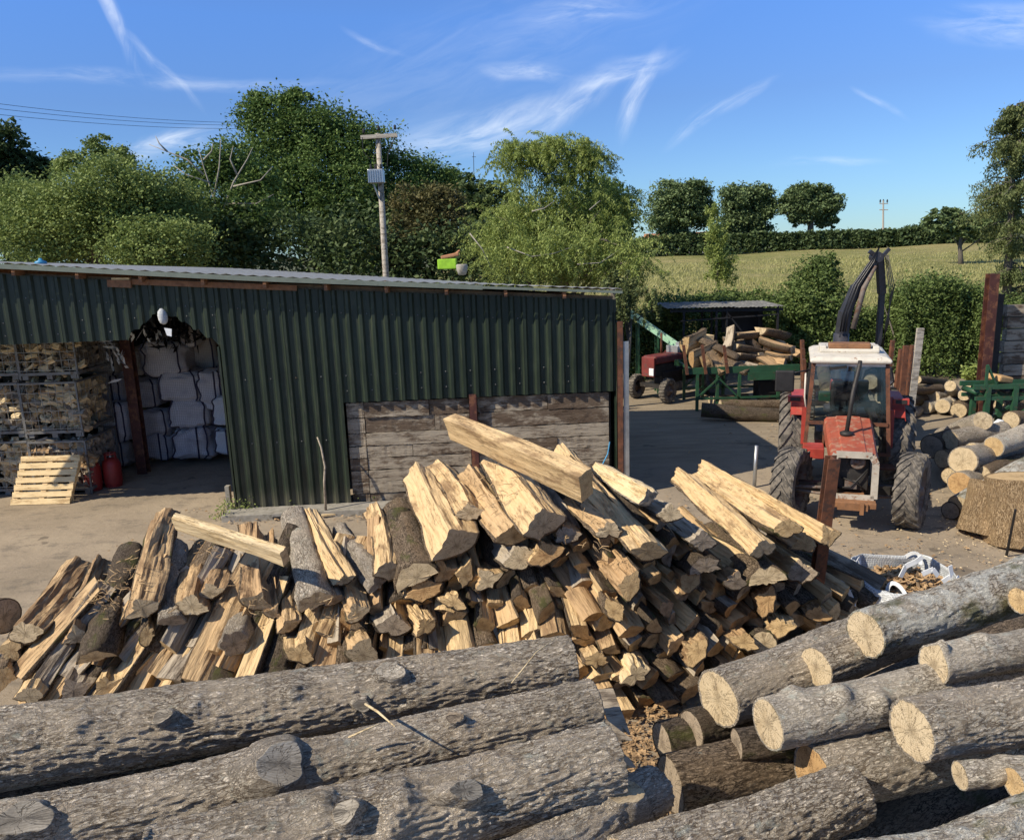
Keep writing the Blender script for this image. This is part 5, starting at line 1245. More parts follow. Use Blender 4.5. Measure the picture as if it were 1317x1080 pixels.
# exhaust
L(MB().lathe((1.93, -.07, 1.14), (-.02, 0, 1), [(0, .055), (.14, .055), (.16, .04)], 14), 'exhaust_base', 'rust', smooth=True)
L(MB().lathe((1.92, -.07, 1.24), (-.02, 0, 1), [(0, .085), (.02, .095), (.05, .095), (.07, .05)], 14).tube([(1.92, -.07, 1.28), (1.72, .0, 1.85), (1.58, .08, 2.24), (1.54, .09, 2.31)], [.031, .031, .031, .031], 12), 'exhaust_pipe', 'engine', smooth=True)
# cab frame
xf, xr_, wb, wt, z0, z1 = .92, -.58, .63, .545, 1.20, 2.17
P = lambda x, s_, z: (x, s_*(wb+(wt-wb)*(z-.75)/(z1-.75)), z)
for s_ in (-1, 1):
    L(MB().bar(P(xf, s_, .70), P(xf-.10, s_, z1), .06, .05, (1, 0, 0)), 'cab_pillar', 'rust')
    L(MB().bar(P(.28, s_, .95), P(.25, s_, z1), .045, .05, (1, 0, 0)), 'cab_pillar', 'dark')
    L(MB().bar(P(xr_, s_, 1.3), P(xr_+.05, s_, z1), .06, .05, (1, 0, 0)), 'cab_pillar', 'dark')
    L(MB().bar(P(xf-.03, s_*.985, 1.21), P(xr_, s_, 1.25), .03, .03), 'cab_rail', 'rust')
    # side door glass and rear side glass
    L(MB().add([P(xf-.03, s_, 1.25), P(.31, s_, 1.25), P(.28, s_, 2.12), P(xf-.11, s_, 2.12)], [(0, 1, 2, 3)]), 'side_window', 'glass')
    L(MB().add([P(.26, s_, 1.32), P(xr_+.03, s_, 1.32), P(xr_+.08, s_, 2.12), P(.23, s_, 2.12)], [(0, 1, 2, 3)]), 'side_window', 'glass')
    # lower front glass beside the bonnet
    L(MB().add([(xf, s_*.36, .74), (xf, s_*.61, .74), (xf-.02, s_*.60, 1.17), (xf-.02, s_*.36, 1.17)], [(0, 1, 2, 3)]), 'lower_window', 'glass')
    L(MB().bar((xf, s_*.35, .72), (xf, s_*.66, .72), .05, .05).bar((xf, s_*.35, .72), (xf, s_*.35, 1.2), .03, .03, (1, 0, 0)), 'cab_rail', 'rust')
    # mudguard: inner plate, curved top, lamp
    o = MB(); n = 12; vs = []; fs = []
    for k in range(n+1):
        a = R(38+122*k/n); x_, z_ = math.cos(a)*.88, .76+math.sin(a)*.84
        vs += [(x_, s_*.64, min(z_, 1.54)), (x_, s_*.86, min(z_, 1.53)), (x_, s_*.87, min(z_, 1.53)-.05)]
    for k in range(n):
        b = 3*k; fs += [(b, b+3, b+4, b+1), (b+1, b+4, b+5, b+2)]
    o.add(vs, fs); q = L(o, 'mudguard', 'tr_red'); sm = q.modifiers.new('s', 'SOLIDIFY'); sm.thickness = .012
    L(MB().box((.50, s_*.642, 1.15), (.60, .016, .56)).box((.80, s_*.66, 1.12), (.035, .07, .62)), 'mudguard_panel', 'tr_red')
    L(MB().box((.60, s_*.80, 1.53), (.10, .24, .10)), 'lamp_housing', 'tr_red', bevel=.01)
    L(MB().box((.655, s_*.80, 1.53), (.012, .16, .06)), 'lamp_glass', 'engine')
L(MB().bar((xf-.01, -.60, 1.205), (xf-.01, .60, 1.205), .05, .055), 'cab_rail', 'rust')
L(MB().bar((xf-.10, -.54, 2.15), (xf-.10, .54, 2.15), .05, .06), 'cab_rail', 'tr_cream')
L(MB().add([(xf-.01, -.575, 1.23), (xf-.01, .575, 1.23), (xf-.10, .52, 2.12), (xf-.10, -.52, 2.12)], [(0, 1, 2, 3)]), 'windscreen', 'glass')
L(MB().add([(xr_, -.6, 1.33), (xr_, .6, 1.33), (xr_+.06, .56, 2.1), (xr_+.06, -.56, 2.1)], [(0, 1, 2, 3)]), 'rear_window', 'glass')
L(MB().bar((.88, -.12, 1.26), (.84, .30, 1.72), .012, .02).bar((.86, -.30, 2.08), (.88, -.05, 2.12), .05, .04), 'wiper', 'dark')
# roof
vs = []; fs = []
lay = [(2.175, .0), (2.185, .03), (2.235, .035), (2.275, -.03), (2.30, -.16)]
for z, g in lay:
    for (a, b) in ((.90+g, -.57-g), (.90+g, .57+g), (-.62-g, .57+g), (-.62-g, -.57-g)): vs.append((a, b, z))
for i in range(len(lay)-1):
    for k in range(4): k2 = (k+1) % 4; fs.append((4*i+k, 4*i+k2, 4*i+4+k2, 4*i+4+k))
fs += [(3, 2, 1, 0), (16, 17, 18, 19)]
L(MB().add(vs, fs), 'cab_roof', 'tr_cream', bevel=.02)
L(MB().box((.10, 0, 2.33), (.85, .90, .06)).box((.35, -.40, 2.37), (.30, .10, .06)).box((.35, .40, 2.37), (.30, .10, .06)), 'roof_hatch', 'tr_cream', bevel=.015)
L(MB().box((.38, .0, 2.40), (.26, .64, .09)), 'roof_hatch_panel', 'brown_rust', bevel=.02)
# interior
L(MB().box((.72, 0, 1.16), (.20, .62, .22)).box((.62, .26, 1.25), (.2, .16, .1)), 'dashboard', 'dark', bevel=.02)
ring = [(.50+.10*math.cos(k*math.pi/9)*.5, .18*math.sin(k*math.pi/9)*1.05, 1.50+.15*math.cos(k*math.pi/9)) for k in range(19)]
L(MB().tube(ring, .014, 6).tube([(.66, 0, 1.2), (.50, 0, 1.50)], .02, 8).tube([(.50, -.17, 1.5), (.50, .17, 1.5)], .010, 5), 'steering_wheel', 'dark', smooth=True)
L(MB().box((-.05, 0, 1.12), (.45, .46, .12)).box((-.28, 0, 1.42), (.12, .44, .55)), 'seat', 'dark', bevel=.04)
L(MB().box((-.45, .30, 1.52), (.16, .20, .34)).box((-.40, -.30, 1.40), (.2, .22, .16)), 'green_can', 'mach_green', bevel=.02)
L(MB().box((-.42, -.12, 1.60), (.14, .20, .22)), 'cab_clutter', 'tr_red', bevel=.03)
L(MB().box((-.50, .05, 1.70), (.05, .22, .26)), 'cab_paper', 'white_pl', bevel=.01)
L(MB().box((1.10, -.50, .78), (.42, .32, .17)), 'battery_box', 'tr_red', bevel=.015)
L(MB().box((.85, -.62, .50), (.30, .22, .03)).bar((.85, -.70, .5), (.85, -.66, .8), .03, .02, (1, 0, 0)).box((.85, .62, .50), (.30, .22, .03)), 'step', 'rust')
# mirror on the image-left side
L(MB().tube([(.80, -.60, 2.05), (.82, -.85, 2.0), (.82, -.92, 1.9)], .014, 6), 'mirror_arm', 'dark', smooth=True)
L(MB().box((.82, -.98, 1.86), (.05, .30, .36)), 'mirror', 'dark', bevel=.04)
L(MB().tube([(.75, -.615, 1.3), (.80, -.66, 1.6), (.78, -.66, 2.0)], .014, 6), 'grab_rail', 'tr_cream', smooth=True)
L(MB().box((-.9, 0, .75), (.5, .5, .1)).bar((-.7, -.4, .55), (-1.1, -.4, .55), .06, .06).bar((-.7, .4, .55), (-1.1, .4, .55), .06, .06), 'rear_linkage', 'dark')

# ---------------- timber trailer with crane
S = empty('timber_trailer', (7.0, 16.4, 0), 'dark timber trailer with upright stakes standing behind the tractor', 'trailer')
hx = Vector((.33, .94, 0)); hy = Vector((.94, -.33, 0)); o0 = Vector((6.75, 15.4, 0))
tp = lambda a, b, z: o0+hx*a+hy*b+Vector((0, 0, z))
for b in (-.3, .3): MB().bar(tp(-.6, b, .72), tp(4.2, b, .72), .10, .18).build('chassis_beam', MAT['dark'], S)
for a in (.5, 2.2, 3.8):
    MB().bar(tp(a, -.95, .86), tp(a, .95, .86), .12, .12).build('bolster', MAT['dark'], S)
    for s_ in (-1, 1): MB().bar(tp(a, s_*.95, .80), tp(a, s_*1.0, 1.75 if (a > 1 or s_ < 0) else 2.05), .10, .07, (1, 0, 0)).build('stake', MAT['rust'], S)
o = MB().bar(tp(.15, .98, .5), tp(.12, 1.06, 2.42), .13, .05, (0, 1, 0)).build('timber_stake', MAT['pole'], S); o['label'] = 'pale weathered wooden upright'
MB().bar(tp(.05, .80, .6), tp(.02, .82, 2.1), .10, .06, (0, 1, 0)).build('stake', MAT['rust'], S)
for a in (2.3, 3.4):
    for s_ in (-1, 1):
        w_ = wheel(S, (0, 0, 0), 0, .45, .32, s_, 16, rimr=.55, agri=False); w_.location = tp(a, s_*.85, .45)-S.location; w_.rotation_euler = (0, 0, math.atan2(.94, .33))
for k, (b, z) in enumerate(((-.5, 1.05), (0, 1.05), (.5, 1.05), (-.25, 1.35), (.25, 1.35))):
    p0, p1 = tp(.3+rs.uniform(-.2, .2), b, z), tp(3.8, b, z)
    round_log(p0, p1, .15, .14, f'bark-covered log on the timber trailer, {("lower left", "lower middle", "lower right", "upper left", "upper right")[k]} of five', bark='bark_brown', end='end_pale', nl=16, nr=18, group='logs lying on the timber trailer')
K = empty('timber_crane', at(1083, 470, 15.3), 'black hydraulic loader crane arching up behind the tractor cab', 'crane'); K.location.z = .85
bY = 15.5
q = [at(1083, 470, bY), at(1082, 432, bY), at(1087, 402, bY), at(1101, 370, bY), at(1121, 342, bY), at(1131, 326, bY)]
mb = MB(); wd = [.26, .25, .22, .18, .15, .12]
for a, b, w0 in zip(q[1:], q[2:], wd[1:]): mb.bar(a-(b-a)*.04, b+(b-a)*.06, w0*.72, w0, (0, 1, 0))
mb.build('main_boom', MAT['boom'], K, bevel=.012)
base = Vector((q[1].x, bY, .8)); MB().lathe(base, (0, 0, 1), [(0, .26), (.12, .26), (.14, .17), (q[1].z-.8+.05, .14)], 16).build('pillar', MAT['boom'], K, True)
MB().tube([q[2]+Vector((.10, -.16, -.3)), q[3]+Vector((.08, -.16, 0)), q[4]+Vector((.02, -.14, 0))], [.05, .05, .028], 10).build('boom_ram', MAT['rim'], K, True)
a1, a2, a3 = at(1131, 328, bY+.05), at(1134, 378, bY+.1), at(1129, 452, bY+.1)
MB().bar(a1, a2, .13, .13, (0, 1, 0)).build('outer_boom', MAT['boom'], K, bevel=.01)
MB().bar(a2, a3, .10, .10, (0, 1, 0)).build('extension_boom', MAT['boom'], K, bevel=.01)
for k in range(4): MB().tube([a1+Vector((.06+.02*k, -.10, 0)), a2+Vector((.10+.025*k, -.13, .05*k)), (a2+a3)/2+Vector((.12-.02*k, -.12, 0)), a3+Vector((.02*k, -.1, .1))], .009, 5).build('hydraulic_hose', MAT['black'], K, True)
for k in range(3): MB().tube([q[1]+Vector((-.10+.05*k, -.18, .1)), q[2]+Vector((-.12+.05*k, -.18, .0)), q[3]+Vector((-.12+.05*k, -.16, .06)), q[4]+Vector((-.10+.04*k, -.14, .08)), q[5]+Vector((-.06, -.1, .1))], .015, 5).build('hydraulic_hose', MAT['black'], K, True)
MB().bar(at(1118, 323, bY), at(1133, 334, bY), .07, .06, (0, 1, 0)).bar(at(1131, 334, bY), at(1144, 320, bY), .06, .05, (0, 1, 0)).lathe(at(1131, 331, bY-.12), (0, 1, 0), [(0, .09), (.26, .09)], 14).build('boom_knuckle', MAT['boom'], K)
# grapple hanging behind the cab
MB().bar(a3, a3-Vector((0, 0, .25)), .12, .12, (0, 1, 0)).build('rotator', MAT['boom'], K)
for s_ in (-1, 1): MB().tube([a3+Vector((0, 0, -.25)), a3+Vector((s_*.25, 0, -.35)), a3+Vector((s_*.32, 0, -.6)), a3+Vector((s_*.08, 0, -.85))], [.06, .06, .05, .03], 6).build('grapple_jaw', MAT['boom'], K)

# ---------------- old dark red tractor at the back
rr = math.atan2(-.62, -.78)
T2 = empty('old_tractor', (5.15, 22.3, .02), 'small old dark red tractor in the shade beside the green conveyor', 'tractor', None, rr)
L2_ = lambda mb, nm, mt, **k: lbuild(mb, nm, MAT[mt], T2, **k)
for s_ in (-1, 1):
    wheel(T2, (0, s_*.62, .56), 0, .56, .30, s_, 16)
    wheel(T2, (1.75, s_*.55, .33), R(8), .33, .19, s_, 12, rimr=.55, agri=False)
L2_(MB().box((.7, 0, .58), (1.6, .32, .34)), 'gearbox', 'engine', bevel=.02)
L2_(MB().box((1.35, 0, .80), (.9, .26, .34)).lathe((1.2, -.2, .85), (1, 0, 0), [(0, .08), (.3, .08)], 10), 'engine_block', 'engine', bevel=.02)
L2_(MB().box((1.30, 0, 1.10), (1.15, .46, .22)), 'bonnet', 'red_old', bevel=.05)
L2_(MB().box((1.89, 0, .92), (.06, .44, .52)), 'grille', 'red_old', bevel=.02)
L2_(MB().box((1.93, .14, .80), (.03, .16, .20)), 'lamp', 'white_pl', bevel=.02)
L2_(MB().box((1.72, 0, .40), (.12, 1.0, .10)), 'front_axle', 'engine')
for s_ in (-1, 1):
    vs = []; fs = []
    for k in range(9):
        a = R(5+150*k/8); vs += [(math.cos(a)*.64, s_*.44, .56+math.sin(a)*.66), (math.cos(a)*.64, s_*.78, .56+math.sin(a)*.66)]
    for k in range(8): fs.append((2*k, 2*k+2, 2*k+3, 2*k+1))
    q_ = L2_(MB().add(vs, fs), 'mudguard', 'red_old'); q_.modifiers.new('s', 'SOLIDIFY').thickness = .02
L2_(MB().box((-.05, 0, .98), (.42, .42, .08)).box((-.25, 0, 1.15), (.06, .40, .3)), 'seat', 'dark', bevel=.02)
L2_(MB().tube([(.55, 0, 1.05), (.38, 0, 1.35)], .02, 6).tube([(.38+.04*math.cos(k*.7), .17*math.sin(k*.7), 1.36+.1*math.cos(k*.7)) for k in range(10)], .014, 5), 'steering_wheel', 'dark')
L2_(MB().box((.75, -.02, 1.28), (.35, .4, .22)).box((.7, .1, 1.42), (.2, .2, .12)).tube([(.9, .15, 1.2), (.8, .2, 1.5), (.6, .1, 1.45)], .03, 6), 'fuel_tank', 'galv', bevel=.04)
L2_(MB().tube([(1.2, -.15, 1.2), (1.2, -.15, 1.75)], .03, 8), 'exhaust_pipe', 'rust', smooth=True)

# ---------------- green conveyor
Cn = empty('conveyor', (3.4, 22.4, 0), 'pale green conveyor rising to the left behind the old tractor', 'conveyor')
a, b = at(803, 398, 23.2), at(874, 447, 21.9)
for s_ in (-1, 1): MB().bar(a+Vector((.0, s_*.2, 0)), b+Vector((0, s_*.2, 0)), .03, .20).build('side_rail', MAT['conv_green'], Cn)
MB().bar(a, b, .38, .03).build('belt', MAT['conv_green'], Cn)
for k in range(9):
    t = (k+.5)/9; c = a+(b-a)*t; MB().bar(c+Vector((0, -.18, .03)), c+Vector((0, .18, .03)), .02, .05).build('cleat', MAT['galv'], Cn)
for t, in ((.25,), (.6,)):
    c = a+(b-a)*t
    for s_ in (-1, 1): MB().bar((c.x, c.y+s_*.2, 0), (c.x, c.y+s_*.2, c.z), .05, .05, (0, 1, 0)).build('leg', MAT['mach_green'], Cn)
MB().box(b+Vector((.1, 0, -.12)), (.3, .5, .4)).build('drive_box', MAT['mach_green'], Cn, bevel=.02)

# ---------------- green log bench loaded with logs
B = empty('log_bench', (6.3, 20.4, 0), 'green steel log bench on braced legs heaped with logs', 'log bench')
def bx_(a, b, w_, h_, nm, mt='mach_green', up=(0, 0, 1)): MB().bar(a, b, w_, h_, up).build(nm, MAT[mt], B)
lx, rx = at(884, 480, 19.7).x, at(1012, 480, 19.7).x; zt = 1.02
for Y in (19.7, 21.2):
    bx_((lx, Y, zt), (rx+.3, Y, zt), .08, .16, 'side_beam')
    for X in (lx+.25, lx+.75, lx+1.3, rx-.2):
        bx_((X, Y, 0), (X, Y, zt), .07, .07, 'leg', up=(0, 1, 0))
    bx_((lx+.25, Y-.04, .35), (lx+.8, Y-.04, .85), .04, .04, 'brace'); bx_((lx+.75, Y-.04, .85), (lx+1.3, Y-.04, .3), .04, .04, 'brace'); bx_((lx+.2, Y-.04, .32), (rx-.2, Y-.04, .32), .04, .05, 'brace')
for k in range(6):
    X = lx+.1+k*(rx-lx)/5; bx_((X, 19.7, zt+.02), (X, 21.2, zt+.02), .06, .06, 'cross_bar')
for px in (884, 908, 936):
    p = at(px, 476, 19.62); t_ = at(px-5, 444, 19.62); bx_(Vector((p.x, 19.62, .95)), t_, .07, .05, 'stake', 'rust', (0, 1, 0))
MB().box((at(987, 503, 20.2).x, 20.2, .42), (.6, .5, .5)).build('motor_box', MAT['dark'], B, bevel=.03)
MB().bar(at(962, 484, 19.62), at(1014, 482, 19.62), .03, .20).build('side_plate', MAT['mach_green'], B)
def sl_(a, b, Y0, Y1, rpx, kind, roll, wd, en, bk, lb, grp=None, wb=True):
    p0, p1 = at(*a, Y0), at(*b, Y1); place_split(p0, p1, rpx*(p0-CAM).dot(FW)/FPX, kind, R(roll), lb, grp, wd, en, bk, wb, 10)
Y = 20.0
for (a, b, r_, kd, ro, wd, en, lb) in (
    ((882, 444), (906, 430), 12, 'half', 200, 'wood_pale', 'end_yellow', 'broad pale split slab at the left end of the green bench'),
    ((890, 462), (920, 448), 12, 'half', 200, 'wood_pale', 'end_orange', 'pale orange slab low at the left end of the green bench'),
    ((905, 468), (925, 452), 10, 'half', 160, 'wood_fresh', 'end_yellow', 'third slab leaning behind the bench stakes'),
    ((932, 478), (914, 454), 12, 'half', 90, 'wood_brown', 'end_pale', 'brown split log sloping down past the middle bench stake'),
    ((962, 478), (930, 462), 9, 'quarter', 250, 'wood_pale', 'end_pale', 'pale split log hanging over the front of the green bench'),
    ((950, 460), (900, 436), 7, 'quarter', 250, 'wood_fresh', 'end_pale', 'long split log lying along the top left of the load'),
    ((936, 450), (941, 424), 9, 'quarter', 30, 'wood_grey', 'end_grey', 'short split log standing upright in the bench load'),
    ((944, 430), (976, 428), 9, 'half', 90, 'wood_fresh', 'end_orange', 'reddish split log across the top of the bench load'),
    ((978, 424), (1010, 431), 10, 'half', 90, 'wood_brown', 'end_pale', 'highest brown log of the bench load'),
    ((1020, 448), (978, 435), 10, 'half', 90, 'wood_brown', 'end_pale', 'thick brown log sloping right near the top of the bench load'),
    ((942, 444), (987, 452), 10, 'half', 90, 'wood_brown', 'end_pale', 'long brown log in the centre of the bench load'),
    ((946, 456), (984, 460), 8, 'half', 80, 'wood_grey', 'end_grey', 'grey log under the long brown one on the bench'),
    ((1018, 458), (986, 453), 8, 'half', 90, 'wood_brown', 'end_pale', 'brown log at the right side of the bench load'),
    ((998, 474), (978, 460), 8, 'half', 80, 'wood_brown', 'end_pale', 'brown log dipping over the bench edge right of centre'),
    ((1010, 466), (985, 462), 7, 'quarter', 80, 'wood_brown', 'end_grey', 'small brown log low on the right of the bench load'),
    ((1030, 456), (1012, 447), 8, 'quarter', 80, 'wood_brown', 'end_orange', 'log sticking out towards the cab mirror from the bench load'),
    ((1005, 476), (975, 472), 8, 'quarter', 120, 'wood_brown', 'end_grey', 'dark log lying right on the bench beam'),
    ((972, 476), (950, 470), 8, 'quarter', 20, 'wood_grey', 'end_grey', 'dark grey log wedged low in the middle of the bench load')):
    Y = 20.5-(a[1]-424)*.014; sl_(a, b, Y, Y+.35, r_, kd, ro+180, wd, en, 'bark_brown', lb)
for k in range(12):
    a_ = (925+25*(k//4)+rs.uniform(0, 25), rs.uniform(436, 470)); b_ = (a_[0]+rs.uniform(-34, 34), a_[1]-rs.uniform(2, 10)); Y = 20.75-(a_[1]-424)*.012
    sl_(a_, b_, Y, Y+.5, rs.uniform(6.5, 9), rs.choice(['half', 'quarter']), rs.uniform(0, 360), rs.choice(['wood_brown', 'wood_fresh', 'wood_grey']), rs.choice(['end_pale', 'end_orange', 'end_grey']), 'bark_brown', f'{("brown", "tan", "dark", "grey")[k%4]} split log inside the bench load, {("left", "middle", "right")[k//4]} part', 'split logs inside the bench load')
o = MB().box(at(908, 434, 20.9), (.32, .3, .16), Euler((0, .1, .3)).to_matrix()).build('orange_block', MAT['pallet'], None, bevel=.02); tag(o, 'orange-tinted wooden block behind the slabs on the green bench', 'block')
yl((902, 527), (1002, 541), 18.6, 18.2, 9, 'long dark log lying on the yard before the green bench', bark='bark_dark', end='end_grey')
yl((1004, 520), (926, 520), 19.3, 19.2, 6, 'thinner mossy log lying behind the long dark one', bark='bark_brown', end='end_pale')
yl((915, 515), (960, 512), 19.9, 20.6, 6, 'brown log on the ground under the green bench', bark='bark_brown', end='end_pale')

# ---------------- tin canopy
Cp = empty('canopy', (6.5, 24.2, 0), 'open shelter with patchy grey tin roof on thin posts behind the log bench', 'shelter')
z0_, X0, X1 = 2.28, at(858, 392, 23.4).x, at(1008, 395, 23.4).x
for k in range(7):
    a = X0+(X1-X0)*k/7; b = X0+(X1-X0)*(k+1)/7+.03; vs = []; n = 9
    for j in range(n):
        X = a+(b-a)*j/(n-1); r_ = .02*(j % 2)+.006*k % .02; z = z0_-.02*k*.5; vs += [(X, 23.3+rs.uniform(-.06, .04), z+r_), (X, 25.4, z+.02+r_)]
    o = MB().add(vs, [(2*j, 2*j+2, 2*j+3, 2*j+1) for j in range(n-1)]).build('roof_sheet', MAT['roof_old'], Cp); o.modifiers.new('s', 'SOLIDIFY').thickness = .006
for X in (X0+.5, X0+1.45, X0+1.75, X1-.15):
    for Yc in (23.45, 25.2): MB().bar((X, Yc, 0), (X, Yc, z0_-.02), .06, .06, (0, 1, 0)).build('post', MAT['dark'], Cp)
for Yc in (23.45, 25.2): MB().bar((X0+.1, Yc, z0_-.08), (X1, Yc, z0_-.14), .05, .08).build('rail', MAT['dark'], Cp)
MB().bar((X0+.4, 23.42, 1.9), (X1-.2, 23.42, 2.0), .04, .04).build('rail', MAT['dark'], Cp)
MB().bar((X0+1.75, 23.42, 2.1), (X0+2.3, 23.42, 1.4), .04, .04).build('brace', MAT['dark'], Cp)
MB().box(((X0+X1)/2+1.1, 25.5, 1.75), (1.3, .05, .9)).build('back_board', MAT['dark'], Cp)

# ---------------- steel uprights and sleeper wall on the right
Yb = 16.0
a = at(1277, 352, Yb); o = MB().ibeam((a.x, Yb, 0), a, .19, .17, .016, (0, 1, 0)).build('steel_column', MAT['steel_red'], None); tag(o, 'tall reddish brown steel column at the left end of the sleeper wall', 'column')
a = at(1286, 378, Yb+.35); o = MB().ibeam((a.x, Yb+.35, 0), a, .12, .12, .014, (0, 1, 0)).build('steel_column', MAT['dark'], None); tag(o, 'shorter dark steel column just behind the tall reddish one', 'column')
W = empty('sleeper_wall', (at(1290, 450, 16.4).x, 16.4, 0), 'wall of stacked weathered timber sleepers at the right edge', 'wall')
x0 = at(1290, 450, 16.4).x; zt = at(1300, 392, 16.4).z; n = 11; h = zt/n
for k in range(n):
    o = MB().box((x0+2.0+rs.uniform(-.03, .05), 16.45+rs.uniform(-.015, .015), h*(k+.5)), (4.0, .16, h-.018)).build('sleeper', MAT['plank_old'], W, bevel=.008)
# ---------------- green roller bench
G = empty('roller_bench', (at(1270, 537, 14.9).x, 14.9, 0), 'green steel roller bench on splayed legs beside the sleeper wall', 'bench')
Yg = 14.9; xa = at(1252, 498, Yg).x; za = at(1252, 498, Yg).z
for dy, dz in ((0, 0), (.45, 0)):
    MB().bar((xa, Yg+dy, za), (xa+2.4, Yg+dy, za-.02), .06, .09).build('side_beam', MAT['mach_green'], G)
    MB().bar((xa+.05, Yg+dy, za-.22), (xa+2.4, Yg+dy, za-.26), .05, .07).build('lower_beam', MAT['mach_green'], G)
    for X in (.28, .80, 1.9): MB().bar((xa+X, Yg+dy, 0), (xa+X, Yg+dy, za), .09, .08, (0, 1, 0)).build('leg', MAT['mach_green'], G)
    MB().bar((xa+.35, Yg+dy-.01, za-.9), (xa+1.3, Yg+dy-.01, za-.3), .05, .05).build('brace', MAT['mach_green'], G)
for k in range(8): MB().lathe((xa+.08+k*.3, Yg, za-.10), (0, 1, 0), [(0, .055), (.45, .055)], 12).build('roller', MAT['dark' if k else 'mach_green'], G, True)
MB().bar((xa+.22, Yg-.02, za), (xa+.22, Yg-.02, za+.42), .05, .03, (0, 1, 0)).bar((xa+.22, Yg-.02, za+.42), (xa+.42, Yg, za+.04), .04, .03).build('guard', MAT['mach_green'], G)
o = MB().box((xa+.62, Yg+.2, za+.12), (.34, .3, .12), Euler((.1, .2, .3)).to_matrix()).build('orange_offcut', MAT['end_orange'], None, bevel=.03); tag(o, 'orange wood offcut lying on the green roller bench', 'offcut')
o = MB().lathe((at(1282, 548, 14.2).x, 14.2, at(1282, 560, 14.2).z), (.2, 0, 1), [(0, .06), (.08, .13), (.2, .12), (.3, .05)], 10).build('crumpled_bag', MAT['white_pl'], None, True); tag(o, 'crumpled white bag under the green roller bench', 'bag')

# ---------------- bulk bags beside the right-hand stack
def open_bag(c, w_, h_, label, fill=.75):
    root = empty('bulk_bag', c, label, 'bulk bag'); n, m_ = 48, 16; _cnt[0] += 1; sd = _cnt[0]
    th = np.linspace(0, 2*math.pi, n, endpoint=False); V = []
    sg = lambda v, e: np.sign(v)*np.abs(v)**e
    for j in range(m_):
        t = j/(m_-1); r_ = w_/2*(1+.10*math.sin(math.pi*t)); x = sg(np.cos(th), .5)*r_; y = sg(np.sin(th), .5)*r_; z = np.full(n, h_*t)
        P = np.c_[x, y, z]; d = (fbm(P*5+sd, 3)-.45)*.14*(.4+t)+.012*np.sin(th*14+sd)*t; P[:, 0] += np.cos(th)*d; P[:, 1] += np.sin(th)*d; P[:, 2] += (fbm(np.c_[x*3+sd, y*3, z*0], 2)-.4)*.16*t
        V.append(P)
    V = np.vstack(V); i = np.arange(m_-1)[:, None]*n; k = np.arange(n)[None, :]; k2 = (k+1) % n
    F = np.stack([i+k, i+k2, i+n+k2, i+n+k], -1).reshape(-1, 4)
    o = link('bag_body', mesh_np('bag_body', V, F, MAT['bag_white'], smooth=True), root); o.modifiers.new('s', 'SOLIDIFY').thickness = .008
    # liner strap bands and lifting loops
    for a in (.8, 2.35, 3.9, 5.5):
        b0 = Vector((math.cos(a)*w_*.5, math.sin(a)*w_*.5, h_*.9)); pts = [c+b0, c+b0*1.05+Vector((0, 0, .14)), c+b0*.95+Vector((.1*math.cos(a+1.5), .1*math.sin(a+1.5), .20)), c+b0*.95+Vector((.2*math.cos(a+1.5), .2*math.sin(a+1.5), .05)), c+b0*1.02+Vector((.24*math.cos(a+1.5), .24*math.sin(a+1.5), -.1))]
        mb = MB(); cv = [((1-t)**4)*pts[0]+4*t*(1-t)**3*pts[1]+6*t*t*(1-t)**2*pts[2]+4*t**3*(1-t)*pts[3]+t**4*pts[4] for t in [j/12 for j in range(13)]]
        for p, q in zip(cv, cv[1:]): mb.bar(p, q+(q-p)*.15, .04, .006, (math.cos(a), math.sin(a), .3))
        mb.build('lifting_loop', MAT['white_pl'], root)
    mb = MB(); k = 0
    while k < 900:
        r_ = math.sqrt(rs.random())*w_*.47; a = rs.uniform(0, 6.28); p = c+Vector((math.cos(a)*r_, math.sin(a)*r_, h_*fill+.10*(1-(r_/w_*2)**2)+rs.uniform(-.02, .03)))
        L_ = rs.uniform(.02, .07); w2 = L_*rs.uniform(.15, .4); e = Euler((rs.uniform(-.7, .7), rs.uniform(-.7, .7), rs.uniform(0, 6.28))).to_matrix()
        mb.add([p+e @ Vector(v) for v in ((-L_, -w2, 0), (L_, -w2, 0), (L_, w2, .01), (-L_, w2, .006))], [(0, 1, 2, 3)]); k += 1
    o = mb.build('bark_filling', MAT['wood_brown'], root); o['kind'] = 'stuff'
    MB().lathe(c+Vector((0, 0, h_*fill-.04)), (0, 0, 1), [(0, w_*.46), (.02, w_*.45), (.07, w_*.2)], 20).build('filling_core', MAT['earth'], root)
c = at(1162, 780, 8.0); open_bag(Vector((c.x, 8.0, 0)), .96, .66, 'open white bulk bag full of bark pieces with loops standing up')
c = at(1088, 790, 8.0); open_bag(Vector((c.x, 8.05, 0)), .62, .62, 'slumped white bulk bag between the steel stake and the open bark bag', .6)
# flapping white strips
mb = MB()
for pts in ([(1158, 742), (1165, 728), (1178, 722), (1186, 716)], [(1186, 738), (1200, 732), (1206, 740)], [(1212, 748), (1224, 740), (1222, 728)]):
    P_ = [at(x_, y_, 7.75) for x_, y_ in pts]
    mb = MB()
    for p, q in zip(P_, P_[1:]): mb.bar(p, q+(q-p)*.05, .05, .01, (.3, -1, .2))
    o = mb.build('white_strip', MAT['white_pl'], None); tag(o, 'loose white plastic strap curling up '+('at the left of' if pts[0][0] < 1170 else 'from the middle of' if pts[0][0] < 1200 else 'at the right of')+' the bark bag', 'strap')
# dark brown log end at the far left edge
p0 = at(6, 792, 7.4)
round_log(p0, p0+Vector((-1.2, .5, -.1)), .17, .17, 'dark brown round log end cut by the left edge beside the split heap', bark='bark_brown', end='end_grey', nl=50, nr=50, amp=.01)
